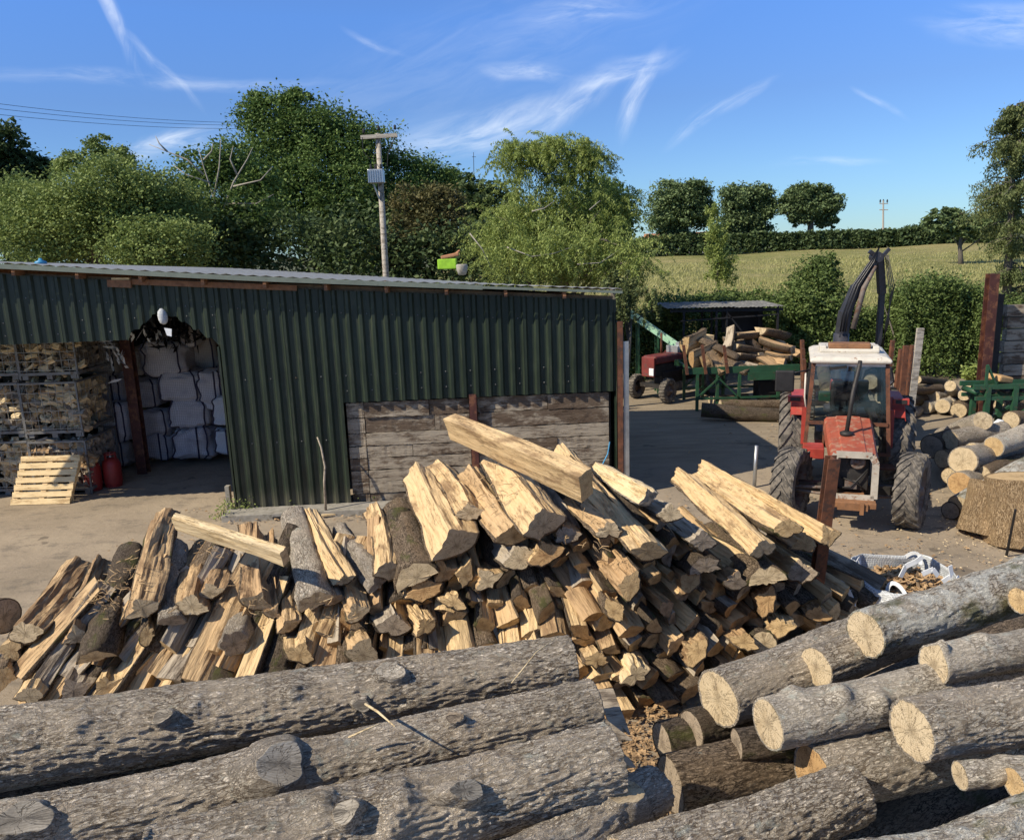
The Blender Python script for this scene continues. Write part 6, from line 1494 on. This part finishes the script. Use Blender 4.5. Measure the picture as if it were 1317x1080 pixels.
# ------------------------------------------------------------------ foliage
def m_leaf(name, dark, mid, light, trans=.22):
    mt, t = newmat(name); tc, pc, oi = ocoord(t, 7)
    rp = t.N('ShaderNodeNewGeometry').outputs['Random Per Island']; n = t.noise(pc, .55, 4, .6); n2 = t.noise(pc, 2.2, 3, .6)
    f = t.M('ADD', t.M('MULTIPLY', rp, .26), t.M('ADD', t.M('MULTIPLY', n, .52), t.M('MULTIPLY', n2, .34)))
    c = t.ramp(f, [(.30, dark), (.56, mid), (.85, light)])
    d = t.N('ShaderNodeBsdfPrincipled', {'Base Color': c, 'Roughness': .65, 'Specular IOR Level': .22})
    tr = t.N('ShaderNodeBsdfTranslucent', {'Color': t.mix(.5, c, tuple(min(1, k*1.6) for k in mid))})
    mx = t.N('ShaderNodeMixShader', {0: trans, 1: d.outputs[0], 2: tr.outputs[0]}); t.N('ShaderNodeOutputMaterial', {0: mx.outputs[0]}); return mt
LF = {'oak': m_leaf('leaf_oak', (0.049, 0.088, 0.026), (0.110, 0.175, 0.049), (0.208, 0.286, 0.076)),
      'olive': m_leaf('leaf_olive', (0.095, 0.137, 0.047), (0.199, 0.264, 0.079), (0.348, 0.401, 0.137)),
      'light': m_leaf('leaf_light', (0.122, 0.168, 0.047), (0.262, 0.326, 0.094), (0.438, 0.485, 0.178), .3),
      'dark': m_leaf('leaf_dark', (0.037, 0.064, 0.028), (0.079, 0.119, 0.047), (0.149, 0.188, 0.073)),
      'bronze': m_leaf('leaf_bronze', (0.049, 0.057, 0.022), (0.114, 0.110, 0.043), (0.211, 0.171, 0.073)),
      'bramble': m_leaf('leaf_bramble', (0.046, 0.072, 0.021), (0.113, 0.166, 0.047), (0.212, 0.265, 0.093)),
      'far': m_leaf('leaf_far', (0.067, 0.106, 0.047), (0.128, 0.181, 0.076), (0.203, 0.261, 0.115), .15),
      'larch': m_leaf('leaf_larch', (0.069, 0.097, 0.039), (0.145, 0.179, 0.069), (0.248, 0.269, 0.117), .25)}
MAT['branch'] = m_plain('branch', (.12, .105, .085), .9, 0, .35, bump=.5, scale=10)
MAT['branch_pale'] = m_plain('branch_pale', (.36, .33, .28), .9, 0, .3, bump=.4, scale=10)

def leaves(P, size, flat=.5, aspect=.55, aniso=None):
    n = len(P); d = rng.normal(size=(n, 3)); d /= np.linalg.norm(d, axis=1)[:, None]
    nn = rng.normal(size=(n, 3)); nn[:, 2] = np.abs(nn[:, 2])+flat
    if aniso is not None: d = d*.5+np.array(aniso)
    d = d-nn*((d*nn).sum(1)/(nn*nn).sum(1))[:, None]; d /= np.linalg.norm(d, axis=1)[:, None]+1e-9
    b = np.cross(nn, d); b /= np.linalg.norm(b, axis=1)[:, None]+1e-9
    s_ = (size*(.6+.8*rng.random(n)))[:, None]; up = nn/np.linalg.norm(nn, axis=1)[:, None]
    V = np.stack([P-d*s_, P+b*s_*aspect+up*s_*.12, P+d*s_, P-b*s_*aspect+up*s_*.12], 1).reshape(-1, 3)
    F = np.arange(4*n).reshape(-1, 4); return V, F
def crown_points(blobs, n, rc=.5, shell=.30, droop=0.0, lean=None):
    """blobs: (cx,cy,cz,rx,ry,rz) world metres"""
    vol = np.array([b[3]*b[4]*b[5] for b in blobs])**.72; vol = vol/vol.sum(); out = []; cen = []
    for b, v in zip(blobs, vol):
        k = int(n*v); r_ = min(rc, .45*min(b[3], b[5])); nc = max(5, int(k/70)); per = k//nc+1
        d = rng.normal(size=(nc, 3)); d /= np.linalg.norm(d, axis=1)[:, None]
        u = rng.random(nc)**shell; wob = 1+.46*(fbm(d*2.2+rng.random()*50, 2)-.45)*2
        c = d*(u*wob)[:, None]*np.array([b[3], b[4], b[5]])*.95+np.array(b[:3]); cen.append(c)
        cr = r_*(.45+.9*rng.random(nc))
        o = rng.normal(size=(nc, per, 3))*.52*np.array([1, 1, .62])*cr[:, None, None]
        if droop: o[:, :, 2] -= droop*rng.random((nc, per))**1.2*(.4+rng.random((nc, 1))); o[:, :, :2] *= .55
        out.append((c[:, None, :]+o).reshape(-1, 3))
    return np.vstack(out), np.vstack(cen)
def pxblob(px, py, Y, rx, ry, depth=None):
    c = at(px, py, Y); D = (c-CAM).dot(FW)/FPX; return (c.x, Y, c.z, rx*D, depth if depth else (rx+ry)*.5*D, ry*D)
def tree(name, label, base, blobs, n, leaf, mat, rc=.5, tr=.25, limbs=8, droop=0.0, spray=0, cat='tree', group=None, shell=.30, bark='branch', flat=.5, trunk_top=.6, asp=.55, aniso=None):
    root = empty(name, base, label, cat, group); b = Vector(base)
    P, cen = crown_points(blobs, n, rc, shell, droop); P = P[P[:, 2] > b.z+.05]
    if spray:
        S_ = []
        for _ in range(spray):
            bb = blobs[rs.randrange(len(blobs))]; dd = rng.normal(size=3); dd /= np.linalg.norm(dd); st = np.array(bb[:3])+dd*np.array(bb[3:])*rng.random()**.35*.92
            az_ = math.atan2(dd[1], dd[0])+rs.uniform(-.8, .8); L_ = rs.uniform(.5, 1.35); up_ = rs.uniform(.05, .7); k_ = int(60*L_); t = rng.random(k_)
            q = np.c_[np.cos(az_)*L_*t*.75, np.sin(az_)*L_*t*.75, (up_*t-.75*t*t*rs.uniform(.4, 1.3))*L_]
            S_.append(st+q+rng.normal(size=(k_, 3))*.035*(1.4-t[:, None]))
        P = np.vstack([P]+S_); P = P[P[:, 2] > b.z+.05]
    V, F = leaves(P, leaf, flat, asp, aniso); V = V-np.array(base)
    link('crown', mesh_np('crown', V, F, LF[mat]), root)
    if tr:
        zs = max(bb[2]+bb[5]*.3 for bb in blobs); cx_ = np.mean([bb[0] for bb in blobs]); cy_ = np.mean([bb[1] for bb in blobs])
        top = Vector((cx_, cy_, b.z+(zs-b.z)*trunk_top+.3)); mid = (b+top)/2+Vector((rs.uniform(-.2, .2), 0, 0))
        MB().tube([b-Vector((0, 0, .2)), b+(mid-b)*.5, mid, top], [tr*1.25, tr, tr*.8, tr*.35], 10).build('trunk', MAT[bark], root, True)
        for k in range(limbs):
            c = Vector(cen[rs.randrange(len(cen))]); s_ = b+(top-b)*rs.uniform(.35, .95); m2 = s_*.45+c*.55+Vector((0, 0, .1*(c-s_).length))
            MB().tube([s_, m2, c], [tr*.35, tr*.22, tr*.06], 6).build('limb', MAT[bark], root, True)
    return root
px = pxblob
def gz(X, Y): return float(field_z(np.array([float(X)]), np.array([float(Y)]))[0])

tree('oak_tree', 'tall dark oak, highest tree of the wood behind the shed', (-8.5, 41, 0), [px(350, 160, 41, 42, 44), px(402, 168, 41, 52, 46), px(455, 190, 41, 52, 46), px(345, 235, 40, 62, 62), px(425, 255, 40, 82, 80), px(515, 240, 42, 52, 52), px(555, 235, 43, 36, 32), px(330, 130, 41, 14, 18), px(375, 128, 41, 26, 16), px(320, 150, 41, 18, 18), px(470, 300, 40, 90, 60), px(300, 310, 41, 50, 50)], 135000, .078, 'oak', .75, .4, 14)
tree('willow_tree', 'broad olive green bushy tree behind the left end of the shed', (-15.5, 29, 0), [px(140, 262, 28, 92, 58), px(62, 290, 28, 74, 54), px(200, 270, 29, 66, 52), px(128, 186, 29, 18, 16), px(150, 206, 29, 26, 18), px(100, 215, 29, 30, 22), px(200, 315, 27, 80, 40), px(30, 260, 29, 40, 36)], 105000, .054, 'olive', .55, .2, 10)
tree('dark_tree', 'dark dense tree at the far left edge of the picture', (-27, 45, 0), [px(6, 190, 45, 26, 40), px(-30, 210, 45, 40, 60), px(40, 222, 46, 34, 28), px(70, 214, 46, 24, 18), px(10, 270, 45, 60, 50)], 16000, .16, 'dark', .8, .4, 6)
ht = tree('hawthorn_tree', 'half-dead tree with bare pale branches between the olive tree and the oak', (-10.2, 33, 0), [px(292, 205, 33, 40, 36), px(258, 225, 33, 34, 40), px(270, 285, 32, 56, 62), px(315, 290, 32, 50, 60), px(330, 240, 33, 30, 40)], 26000, .075, 'oak', .55, .24, 8, shell=.5)
b0 = at(275, 300, 32)
for pts_ in ([(285, 300), (275, 255), (262, 215), (255, 190)], [(275, 255), (282, 215), (284, 180)], [(280, 290), (300, 235), (318, 205), (325, 190)], [(262, 225), (240, 205), (215, 195), (192, 186)], [(215, 195), (205, 185), (200, 175)], [(300, 240), (335, 232), (350, 215)], [(270, 235), (240, 225), (222, 212)], [(290, 262), (330, 262), (352, 250)], [(262, 206), (272, 195), (274, 184)], [(305, 225), (296, 205), (300, 188)]):
    P_ = [at(x_, y_, 31.2) for x_, y_ in pts_]; MB().tube(P_, list(np.linspace(.038, .010, len(P_))), 6).build('bare_branch', MAT['branch_pale'], ht, True)
tree('bronze_tree', 'round dark tree with bronze-brown top beside the utility pole', (-3.6, 33, 0), [px(552, 288, 33, 52, 54), px(560, 262, 33, 34, 26), px(520, 315, 32, 40, 40), px(590, 320, 33, 40, 40)], 30000, .065, 'bronze', .5, .22, 6)
tree('dark_tree', 'dark tree filling the gap between bronze tree and feathery tree', (-1.5, 48, 0), [px(605, 258, 48, 34, 34), px(575, 240, 49, 30, 24), px(640, 280, 48, 50, 50), px(660, 330, 48, 60, 40)], 12000, .16, 'dark', .8, .3, 5)
ftree = tree('feathery_tree', 'light green feathery tree with drooping sprays over the shed roof', (1.4, 24.5, 0), [px(690, 265, 24, 58, 50), px(672, 210, 24, 30, 24), px(705, 200, 24, 22, 16), px(745, 275, 24, 56, 44), px(640, 305, 23.5, 32, 44), px(700, 325, 22.5, 90, 42), px(770, 320, 23, 44, 50), px(728, 225, 24, 30, 20), px(757, 202, 24, 5, 20), px(664, 196, 24, 10, 16), px(708, 186, 24, 12, 10), px(757, 205, 24, 7, 18), px(800, 262, 24, 12, 20), px(815, 340, 22, 22, 34)], 52000, .046, 'light', .34, .16, 30, droop=.45, spray=900, asp=.32, aniso=(0, 0, -.8), shell=.42)
tree('dark_tree', 'rounded darker green tree at the right shoulder of the feathery tree', (4.4, 29, 0), [px(772, 258, 29, 36, 32), px(795, 285, 29, 26, 36), px(760, 290, 29, 40, 40)], 11000, .085, 'oak', .45, .15, 5)
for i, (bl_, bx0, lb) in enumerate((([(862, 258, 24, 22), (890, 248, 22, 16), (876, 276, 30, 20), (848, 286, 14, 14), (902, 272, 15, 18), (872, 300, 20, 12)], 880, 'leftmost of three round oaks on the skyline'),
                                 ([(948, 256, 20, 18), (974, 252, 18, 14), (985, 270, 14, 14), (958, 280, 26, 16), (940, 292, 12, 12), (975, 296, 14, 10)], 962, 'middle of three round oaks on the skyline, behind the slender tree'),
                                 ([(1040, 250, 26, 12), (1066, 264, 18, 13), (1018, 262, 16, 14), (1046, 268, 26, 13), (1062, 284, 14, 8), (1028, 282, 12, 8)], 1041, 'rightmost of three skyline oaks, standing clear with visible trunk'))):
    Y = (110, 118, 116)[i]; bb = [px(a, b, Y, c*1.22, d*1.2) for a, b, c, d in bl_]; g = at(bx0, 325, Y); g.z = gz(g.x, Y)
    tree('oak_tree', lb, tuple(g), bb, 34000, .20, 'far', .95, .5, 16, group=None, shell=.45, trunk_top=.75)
for pts_ in ([(652, 318), (684, 330), (712, 326), (735, 318)], [(742, 340), (772, 338), (796, 322)], [(684, 272), (700, 268), (714, 258)], [(758, 270), (772, 258)], [(604, 300), (620, 320), (632, 345)]):
    P_ = [at(x_, y_, 21.6) for x_, y_ in pts_]; MB().tube(P_, list(np.linspace(.018, .007, len(P_))), 6).build('bare_branch', MAT['branch_pale'], ftree, True)
g = at(926, 372, 46); tree('slender_tree', 'slender light green young tree in front of the skyline oaks', (g.x, 46, gz(g.x, 46)), [px(916, 272, 46, 10, 22), px(920, 300, 46, 20, 26), px(926, 330, 46, 24, 22), px(928, 352, 46, 20, 18)], 8000, .085, 'light', .42, .09, 6, droop=.35, asp=.35, shell=.5)
# larch at the right edge: tiers of drooping boughs
def larch(label, pxx, Y, tiers, n, mat='larch'):
    g = at(pxx, 375, Y); base = Vector((at(pxx, 250, Y).x, Y, gz(g.x, Y))); root = empty('larch_tree', base, label, 'tree'); D = (at(pxx, 250, Y)-CAM).dot(FW)/FPX
    top = at(pxx, tiers[0][0]-6, Y); MB().tube([base, (base+top)/2, top], [.22, .13, .03], 8).build('trunk', MAT['branch'], root, True); P = []
    for (py, rad) in tiers:
        for k in range(8):
            a = rs.uniform(0, 6.28); r_ = rad*D*rs.uniform(.55, 1.05); c = at(pxx, py+rs.uniform(-6, 6), Y); m2 = c+Vector((math.cos(a)*r_*.5, math.sin(a)*r_*.5, .10)); e = c+Vector((math.cos(a)*r_, math.sin(a)*r_, -.12*r_))
            MB().tube([c, m2, e], [.05, .03, .01], 5).build('limb', MAT['branch'], root, True)
            nn = int(n/(8*len(tiers))); t = rng.random(nn)**.7; q = np.array(c)[None]*(1-t[:, None])**2+2*np.array(m2)[None]*(t*(1-t))[:, None]+np.array(e)[None]*(t**2)[:, None]
            q = q+rng.normal(size=(nn, 3))*np.array([.12, .12, .06]); q[:, 2] -= rng.random(nn)**1.3*(.35+.45*vnoise(q*2.5)); P.append(q)
    V, F = leaves(np.vstack(P), .075, .2, .35, (0, 0, -.7)); V = V-np.array(base); link('crown', mesh_np('crown', V, F, LF[mat]), root)
larch('tall larch with drooping tiers of boughs at the right edge', 1308, 38, [(140, 20), (155, 34), (175, 54), (190, 50), (210, 34), (235, 52), (248, 78), (262, 82), (285, 58), (310, 40), (345, 34), (375, 34), (400, 30)], 46000)
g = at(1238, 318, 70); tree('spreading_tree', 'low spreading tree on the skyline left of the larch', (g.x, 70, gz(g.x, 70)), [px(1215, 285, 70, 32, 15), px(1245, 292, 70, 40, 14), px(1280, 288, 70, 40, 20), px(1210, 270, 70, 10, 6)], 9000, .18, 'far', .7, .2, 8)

# hedge line along the top of the field
k = 0
def hedge(name, label, a_px, b_px, Y, h, n, mat, leaf, depth=.9, cat='hedge'):
    p0 = at(*a_px, Y); p1 = at(*b_px, Y); root = empty(name, ((p0.x+p1.x)/2, Y, gz((p0.x+p1.x)/2, Y)), label, cat)
    t = rng.random(n); X = p0.x+(p1.x-p0.x)*t; z0 = field_z(X, np.full(n, float(Y)))
    hh = h*(.97+.20*(fbm(np.c_[X*(.55 if Y < 60 else .2), X*0, X*0+Y], 4)-.45)*2)*np.where(rng.random(n) < .05, 1.12, 1); u = rng.random(n)**.75
    cl = (fbm(np.c_[X*1.2, u*3, X*0+Y*.3], 3)-.45)*depth
    yy_ = Y+(rng.random(n)-.5)*depth*2*np.sqrt(1-u*.8)+cl
    P = np.c_[X, yy_, z0+u*hh+rng.normal(size=n)*.06*h]
    V, F = leaves(P, leaf); V = V-np.array(root.location); link('foliage', mesh_np('foliage', V, F, LF[mat]), root)
    # woody core so the light does not pass straight through
    mb = MB(); m_ = max(6, int((p1-p0).length/1.2))
    for j in range(m_):
        X_ = p0.x+(p1.x-p0.x)*(j+.5)/m_; zz = gz(X_, Y)
        mb.tube([(X_, Y, zz-.1), (X_+rs.uniform(-.4, .4), Y+rs.uniform(-.3, .3), zz+h*.45), (X_+rs.uniform(-.7, .7), Y+rs.uniform(-.4, .4), zz+h*.85)], [.05, .035, .01], 5)
    o = mb.build('stems', MAT['branch'], root); o['kind'] = 'stuff'; return root
hedge('field_hedge', 'clipped dark hedge along the skyline left of the standing oak', (790, 322), (1000, 318), 108, 2.6, 9000, 'dark', .26, 1.2)
hedge('field_hedge', 'clipped dark hedge along the skyline from the standing oak to the far pole', (1000, 315), (1150, 310), 108, 2.3, 9000, 'dark', .26, 1.2)
hedge('field_hedge', 'dark hedge along the skyline between the far pole and the spreading tree', (1150, 306), (1300, 300), 108, 2.3, 9000, 'dark', .26, 1.2)
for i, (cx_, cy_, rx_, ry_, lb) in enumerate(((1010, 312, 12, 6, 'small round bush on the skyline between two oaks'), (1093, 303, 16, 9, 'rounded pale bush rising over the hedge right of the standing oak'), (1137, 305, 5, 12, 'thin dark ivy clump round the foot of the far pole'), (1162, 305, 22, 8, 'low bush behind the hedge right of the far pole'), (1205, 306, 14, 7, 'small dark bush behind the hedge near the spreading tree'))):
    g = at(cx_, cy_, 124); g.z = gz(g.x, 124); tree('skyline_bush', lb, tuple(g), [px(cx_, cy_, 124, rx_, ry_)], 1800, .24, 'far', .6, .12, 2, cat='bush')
# brambles and scrub between yard and field
hedge('bramble_hedge', 'dense bramble hedge right of the crane along the yard edge', (1140, 460), (1262, 450), 24.2, 2.55, 46000, 'bramble', .047, 1.3)
hedge('bramble_hedge', 'dark-shaded part of the hedge beside the tall steel column', (1250, 440), (1330, 430), 23.4, 2.0, 20000, 'bramble', .045, 1.0)
hedge('bramble_hedge', 'hedge between crane boom and hazel bush', (1060, 450), (1150, 450), 25.0, 2.0, 24000, 'bramble', .045, 1.0)
hedge('bramble_hedge', 'low tangled hedge behind the tin shelter', (835, 440), (1075, 440), 27.2, 2.3, 40000, 'bramble', .052, 1.2)
hedge('bramble_hedge', 'dark undergrowth behind the green conveyor', (790, 440), (880, 440), 25.4, 2.1, 20000, 'bramble', .05, 1.0)
hedge('bramble_hedge', 'undergrowth behind the shed filling under the big trees', (0, 340), (680, 350), 31, 5.2, 34000, 'dark', .10, 1.6)
g = at(1048, 480, 25.5); tree('hazel_bush', 'tall light hazel bush between the tin shelter and the crane boom', (g.x, 25.5, 0), [px(1045, 370, 25.5, 36, 34), px(1062, 350, 25.5, 20, 24), px(1030, 400, 25, 36, 40), px(1060, 410, 25, 32, 40), px(1040, 440, 24.6, 40, 30)], 36000, .050, 'bramble', .36, .06, 12, cat='bush', shell=.42)
g = at(1263, 485, 21); tree('bright_bush', 'small bright green bush at the foot of the steel column', (g.x, 21, 0), [px(1256, 480, 21, 15, 14)], 2600, .05, 'light', .3, .03, 3, cat='bush')
g = at(940, 400, 30); tree('scrub_bush', 'low scrubby bush at the foot of the slender tree', (g.x, 30, .1), [px(930, 385, 30, 22, 14), px(965, 385, 30, 16, 14), px(905, 392, 29, 20, 12), px(990, 390, 29, 16, 10)], 7000, .06, 'bramble', .35, .05, 4, cat='bush')
# overhanging twigs past the right end of the shed roof
g = at(800, 480, 19.6); tree('overhanging_bush', 'dark twiggy branches hanging past the right end of the shed roof', (g.x, 20.5, 0), [px(815, 375, 20, 34, 12), px(838, 392, 20, 22, 8), px(795, 400, 20, 16, 18), px(800, 360, 20.5, 30, 14)], 5200, .05, 'larch', .35, .07, 8, droop=.3, cat='bush', shell=.5, asp=.35)
# weeds
for i, (px_, py_, lb, n) in enumerate(((300, 660, 'small green weed at the left foot of the green wall', 160), (342, 652, 'leafy weed growing at the foot of the green wall near the boards', 130), (478, 648, 'tiny green weed on the plinth below the plank wall', 70), (318, 660, 'low spreading weed between the two taller ones at the green wall', 120), (372, 655, 'small weed behind the grey flat board', 60), (288, 668, 'weed growing out of the tarmac by the concrete marker post', 90))):
    g = gnd(px_, py_); g.y -= .1; root = empty('weed', g, lb, 'weed'); P = np.array(g)+rng.normal(size=(n, 3))*np.array([.10, .05, .07])+np.array([0, 0, .14]); P[:, 2] = np.maximum(P[:, 2], .03)
    V, F = leaves(P, .022); link('leaves', mesh_np('leaves', V-np.array(g), F, LF['light']), root)
    mb = MB()
    for k in range(6): mb.tube([g, g+Vector((rs.uniform(-.1, .1), rs.uniform(-.04, .04), rs.uniform(.15, .32)))], [.004, .002], 4)
    mb.build('stem', MAT['branch'], root)
# tall dry grass over the near part of the field
n = 80000; X = rng.uniform(2, 62, n); Y = 30.5+rng.random(n)**1.7*58; keep = X/Y < .75; X, Y = X[keep], Y[keep]; n = len(X)
Z = field_z(X, Y)+.02; h = .10+.22*rng.random(n)*(.6+.8*vnoise(np.c_[X*.4, Y*.2, X*0])); w_ = .012+.010*rng.random(n)+Y*.00035; a = rng.uniform(0, math.pi, n); lx_ = rng.normal(size=n)*.10
V = np.stack([np.c_[X-np.cos(a)*w_, Y-np.sin(a)*w_, Z], np.c_[X+np.cos(a)*w_, Y+np.sin(a)*w_, Z], np.c_[X+lx_, Y+rng.normal(size=n)*.08, Z+h]], 1).reshape(-1, 3)
LF['dry'] = m_leaf('dry_grass', (.25, .25, .095), (.36, .35, .14), (.50, .455, .25), .25)
o = link('tall_grass', mesh_np('tall_grass', V, np.arange(3*n).reshape(-1, 3), LF['dry'])); tag(o, 'tall dry yellow grass standing in the rising field', 'grass', None, 'stuff')

# ------------------------------------------------------------------ poles, wires, farmhouse
b = at(496, 348, 25.5); t = at(486, 172, 25.5); d = (t-b).normalized(); g = b-d*(b.z/d.z)
U = empty('utility_pole', g, 'wooden utility pole with grey transformer behind the shed', 'pole')
MB().tube([g, b, t], [.12, .10, .08], 12).build('post', MAT['pole'], U, True)
c0, c1 = at(464, 177, 25.4), at(511, 174, 25.4); MB().bar(c0, c1, .10, .11).build('cross_arm', MAT['pole'], U)
tc_ = at(484, 227, 25.25)
tb = MB().box(tc_, (.46, .34, .40)).build('transformer', MAT['galv'], U, bevel=.02)
for k in range(7): MB().box(tc_+Vector((-.21+.07*k, -.19, -.01)), (.02, .05, .36)).build('cooling_fin', MAT['galv'], tb if False else U)
for k in (-.15, 0, .15): MB().lathe(tc_+Vector((k, 0, .22)), (0, 0, 1), [(0, .03), (.03, .045), (.06, .025), (.09, .04), (.13, .02)], 8).build('insulator', MAT['dark'], U, True)
for a in (at(468, 172, 25.4), at(487, 168, 25.4), at(508, 167, 25.4)): MB().lathe(a, (0, 0, 1), [(0, .02), (.03, .05), (.07, .03), (.10, .045), (.14, .02)], 8).build('insulator', MAT['dark'], U, True)
MB().bar(at(480, 236, 25.3), at(488, 256, 25.4), .04, .04).build('bracket', MAT['galv'], U)
for a, b in (((487, 180), (482, 218)), ((466, 177), (476, 205)), ((508, 176), (498, 214))): MB().tube([at(*a, 25.3), at((a[0]+b[0])/2-4, (a[1]+b[1])/2+4, 25.3), at(*b, 25.3)], .012, 4).build('jumper_wire', MAT['dark'], U)
for k, (ya, yb, lb) in enumerate(((132, 158, 'highest of three overhead wires crossing the sky at the left'), (139, 161, 'middle of three overhead wires crossing the sky at the left'), (147, 165, 'lowest of three overhead wires crossing the sky at the left'))):
    pts = []
    p0, p1 = at(-60, ya-6, 42), at(340, yb, 62)
    for j in range(13): tt = j/12; p = p0.lerp(p1, tt); p.z -= .9*(1-(2*tt-1)**2)*.35; pts.append(p)
    o = MB().tube(pts, .011, 4).build('overhead_wire', MAT['dark'], None); tag(o, lb, 'wire')
g = at(1136, 310, 120); zb = gz(g.x, 120); fp = empty('far_pole', (g.x, 120, zb), 'distant pole with short cross-arms above the skyline hedge', 'pole')
MB().tube([(g.x, 120, zb), (at(1136, 258, 120).x, 120, at(1136, 258, 120).z)], [.16, .11], 8).build('post', MAT['pole'], fp)
for py_ in (262, 270): a, b = at(1131, py_, 120), at(1142, py_, 120); MB().bar(a, b, .12, .12).build('cross_arm', MAT['pole'], fp)
for x_ in (1132, 1136, 1141): MB().lathe(at(x_, 261, 120), (0, 0, 1), [(0, .05), (.25, .12), (.5, .05)], 6).build('insulator', MAT['dark'], fp)
a, b = at(610, 250, 90), at(609, 196, 90)
o = MB().tube([Vector((a.x, 90, gz(a.x, 90))), a, b], [.08, .05, .03], 6).bar(at(607, 202, 90), at(612, 202, 90), .04, .04).build('radio_mast', MAT['dark'], None); tag(o, 'thin distant mast rising over the dark trees beyond the utility pole', 'mast')
a, b = at(836, 300, 115), at(836, 232, 115)
o = MB().tube([Vector((a.x, 115, gz(a.x, 115))), b], [.06, .03], 6).build('radio_mast', MAT['galv'], None); tag(o, 'very faint thin mast left of the leftmost skyline oak', 'mast')
hs = empty('farmhouse', (at(868, 325, 128).x, 128, gz(at(868, 325, 128).x, 128)), 'white-gabled farmhouse with red tiled roof glimpsed under the skyline oaks', 'house')
x_ = hs.location.x; z_ = hs.location.z-2.2
MB().box((x_, 128, z_+1.7), (9.0, 6, 3.4)).build('wall', MAT['white_pl'], hs)
MB().add([(x_-4.8, 124.8, z_+3.4), (x_+4.8, 124.8, z_+3.4), (x_+4.8, 128, z_+5.4), (x_-4.8, 128, z_+5.4), (x_-4.8, 131.2, z_+3.4), (x_+4.8, 131.2, z_+3.4)], [(0, 1, 2, 3), (3, 2, 5, 4), (0, 3, 4), (1, 5, 2)]).build('roof', MAT['terracotta'], hs)
for k in (-2.5, 0, 2.5): MB().box((x_+k, 124.98, z_+2.2), (1.0, .06, 1.1)).build('window', MAT['dark'], hs)

mb = MB()
for k in range(3600):
    r1_ = rs.random()
    if r1_ < .45: p = Vector((rs.uniform(-6, 9), rs.uniform(8.2, 13), .045))
    elif r1_ < .7: p = Vector((rs.gauss(3.6, 1.6), rs.gauss(9.3, .9), .045))
    elif r1_ < .85: p = Vector((rs.uniform(-4.6, 1.6), rs.gauss(12.45, .18), .05))
    else: p = Vector((rs.gauss(6.5, 2.0), rs.gauss(17, 2.0), .045))
    L_ = rs.uniform(.006, .030)*(1.6 if rs.random() < .1 else 1); w2 = L_*rs.uniform(.2, .6); e = Euler((rs.uniform(-.4, .4), rs.uniform(-.4, .4), rs.uniform(0, 6.28))).to_matrix()
    mb.add([p+e @ Vector(v) for v in ((-L_, -w2, 0), (L_, -w2*.6, 0), (L_*.8, w2, .006), (-L_*.9, w2, .004))], [(0, 1, 2, 3)])
o = mb.build('yard_litter', MAT['wood_brown'], None); tag(o, 'bark crumbs and wood splinters strewn over the tarmac yard', 'litter', None, 'stuff')
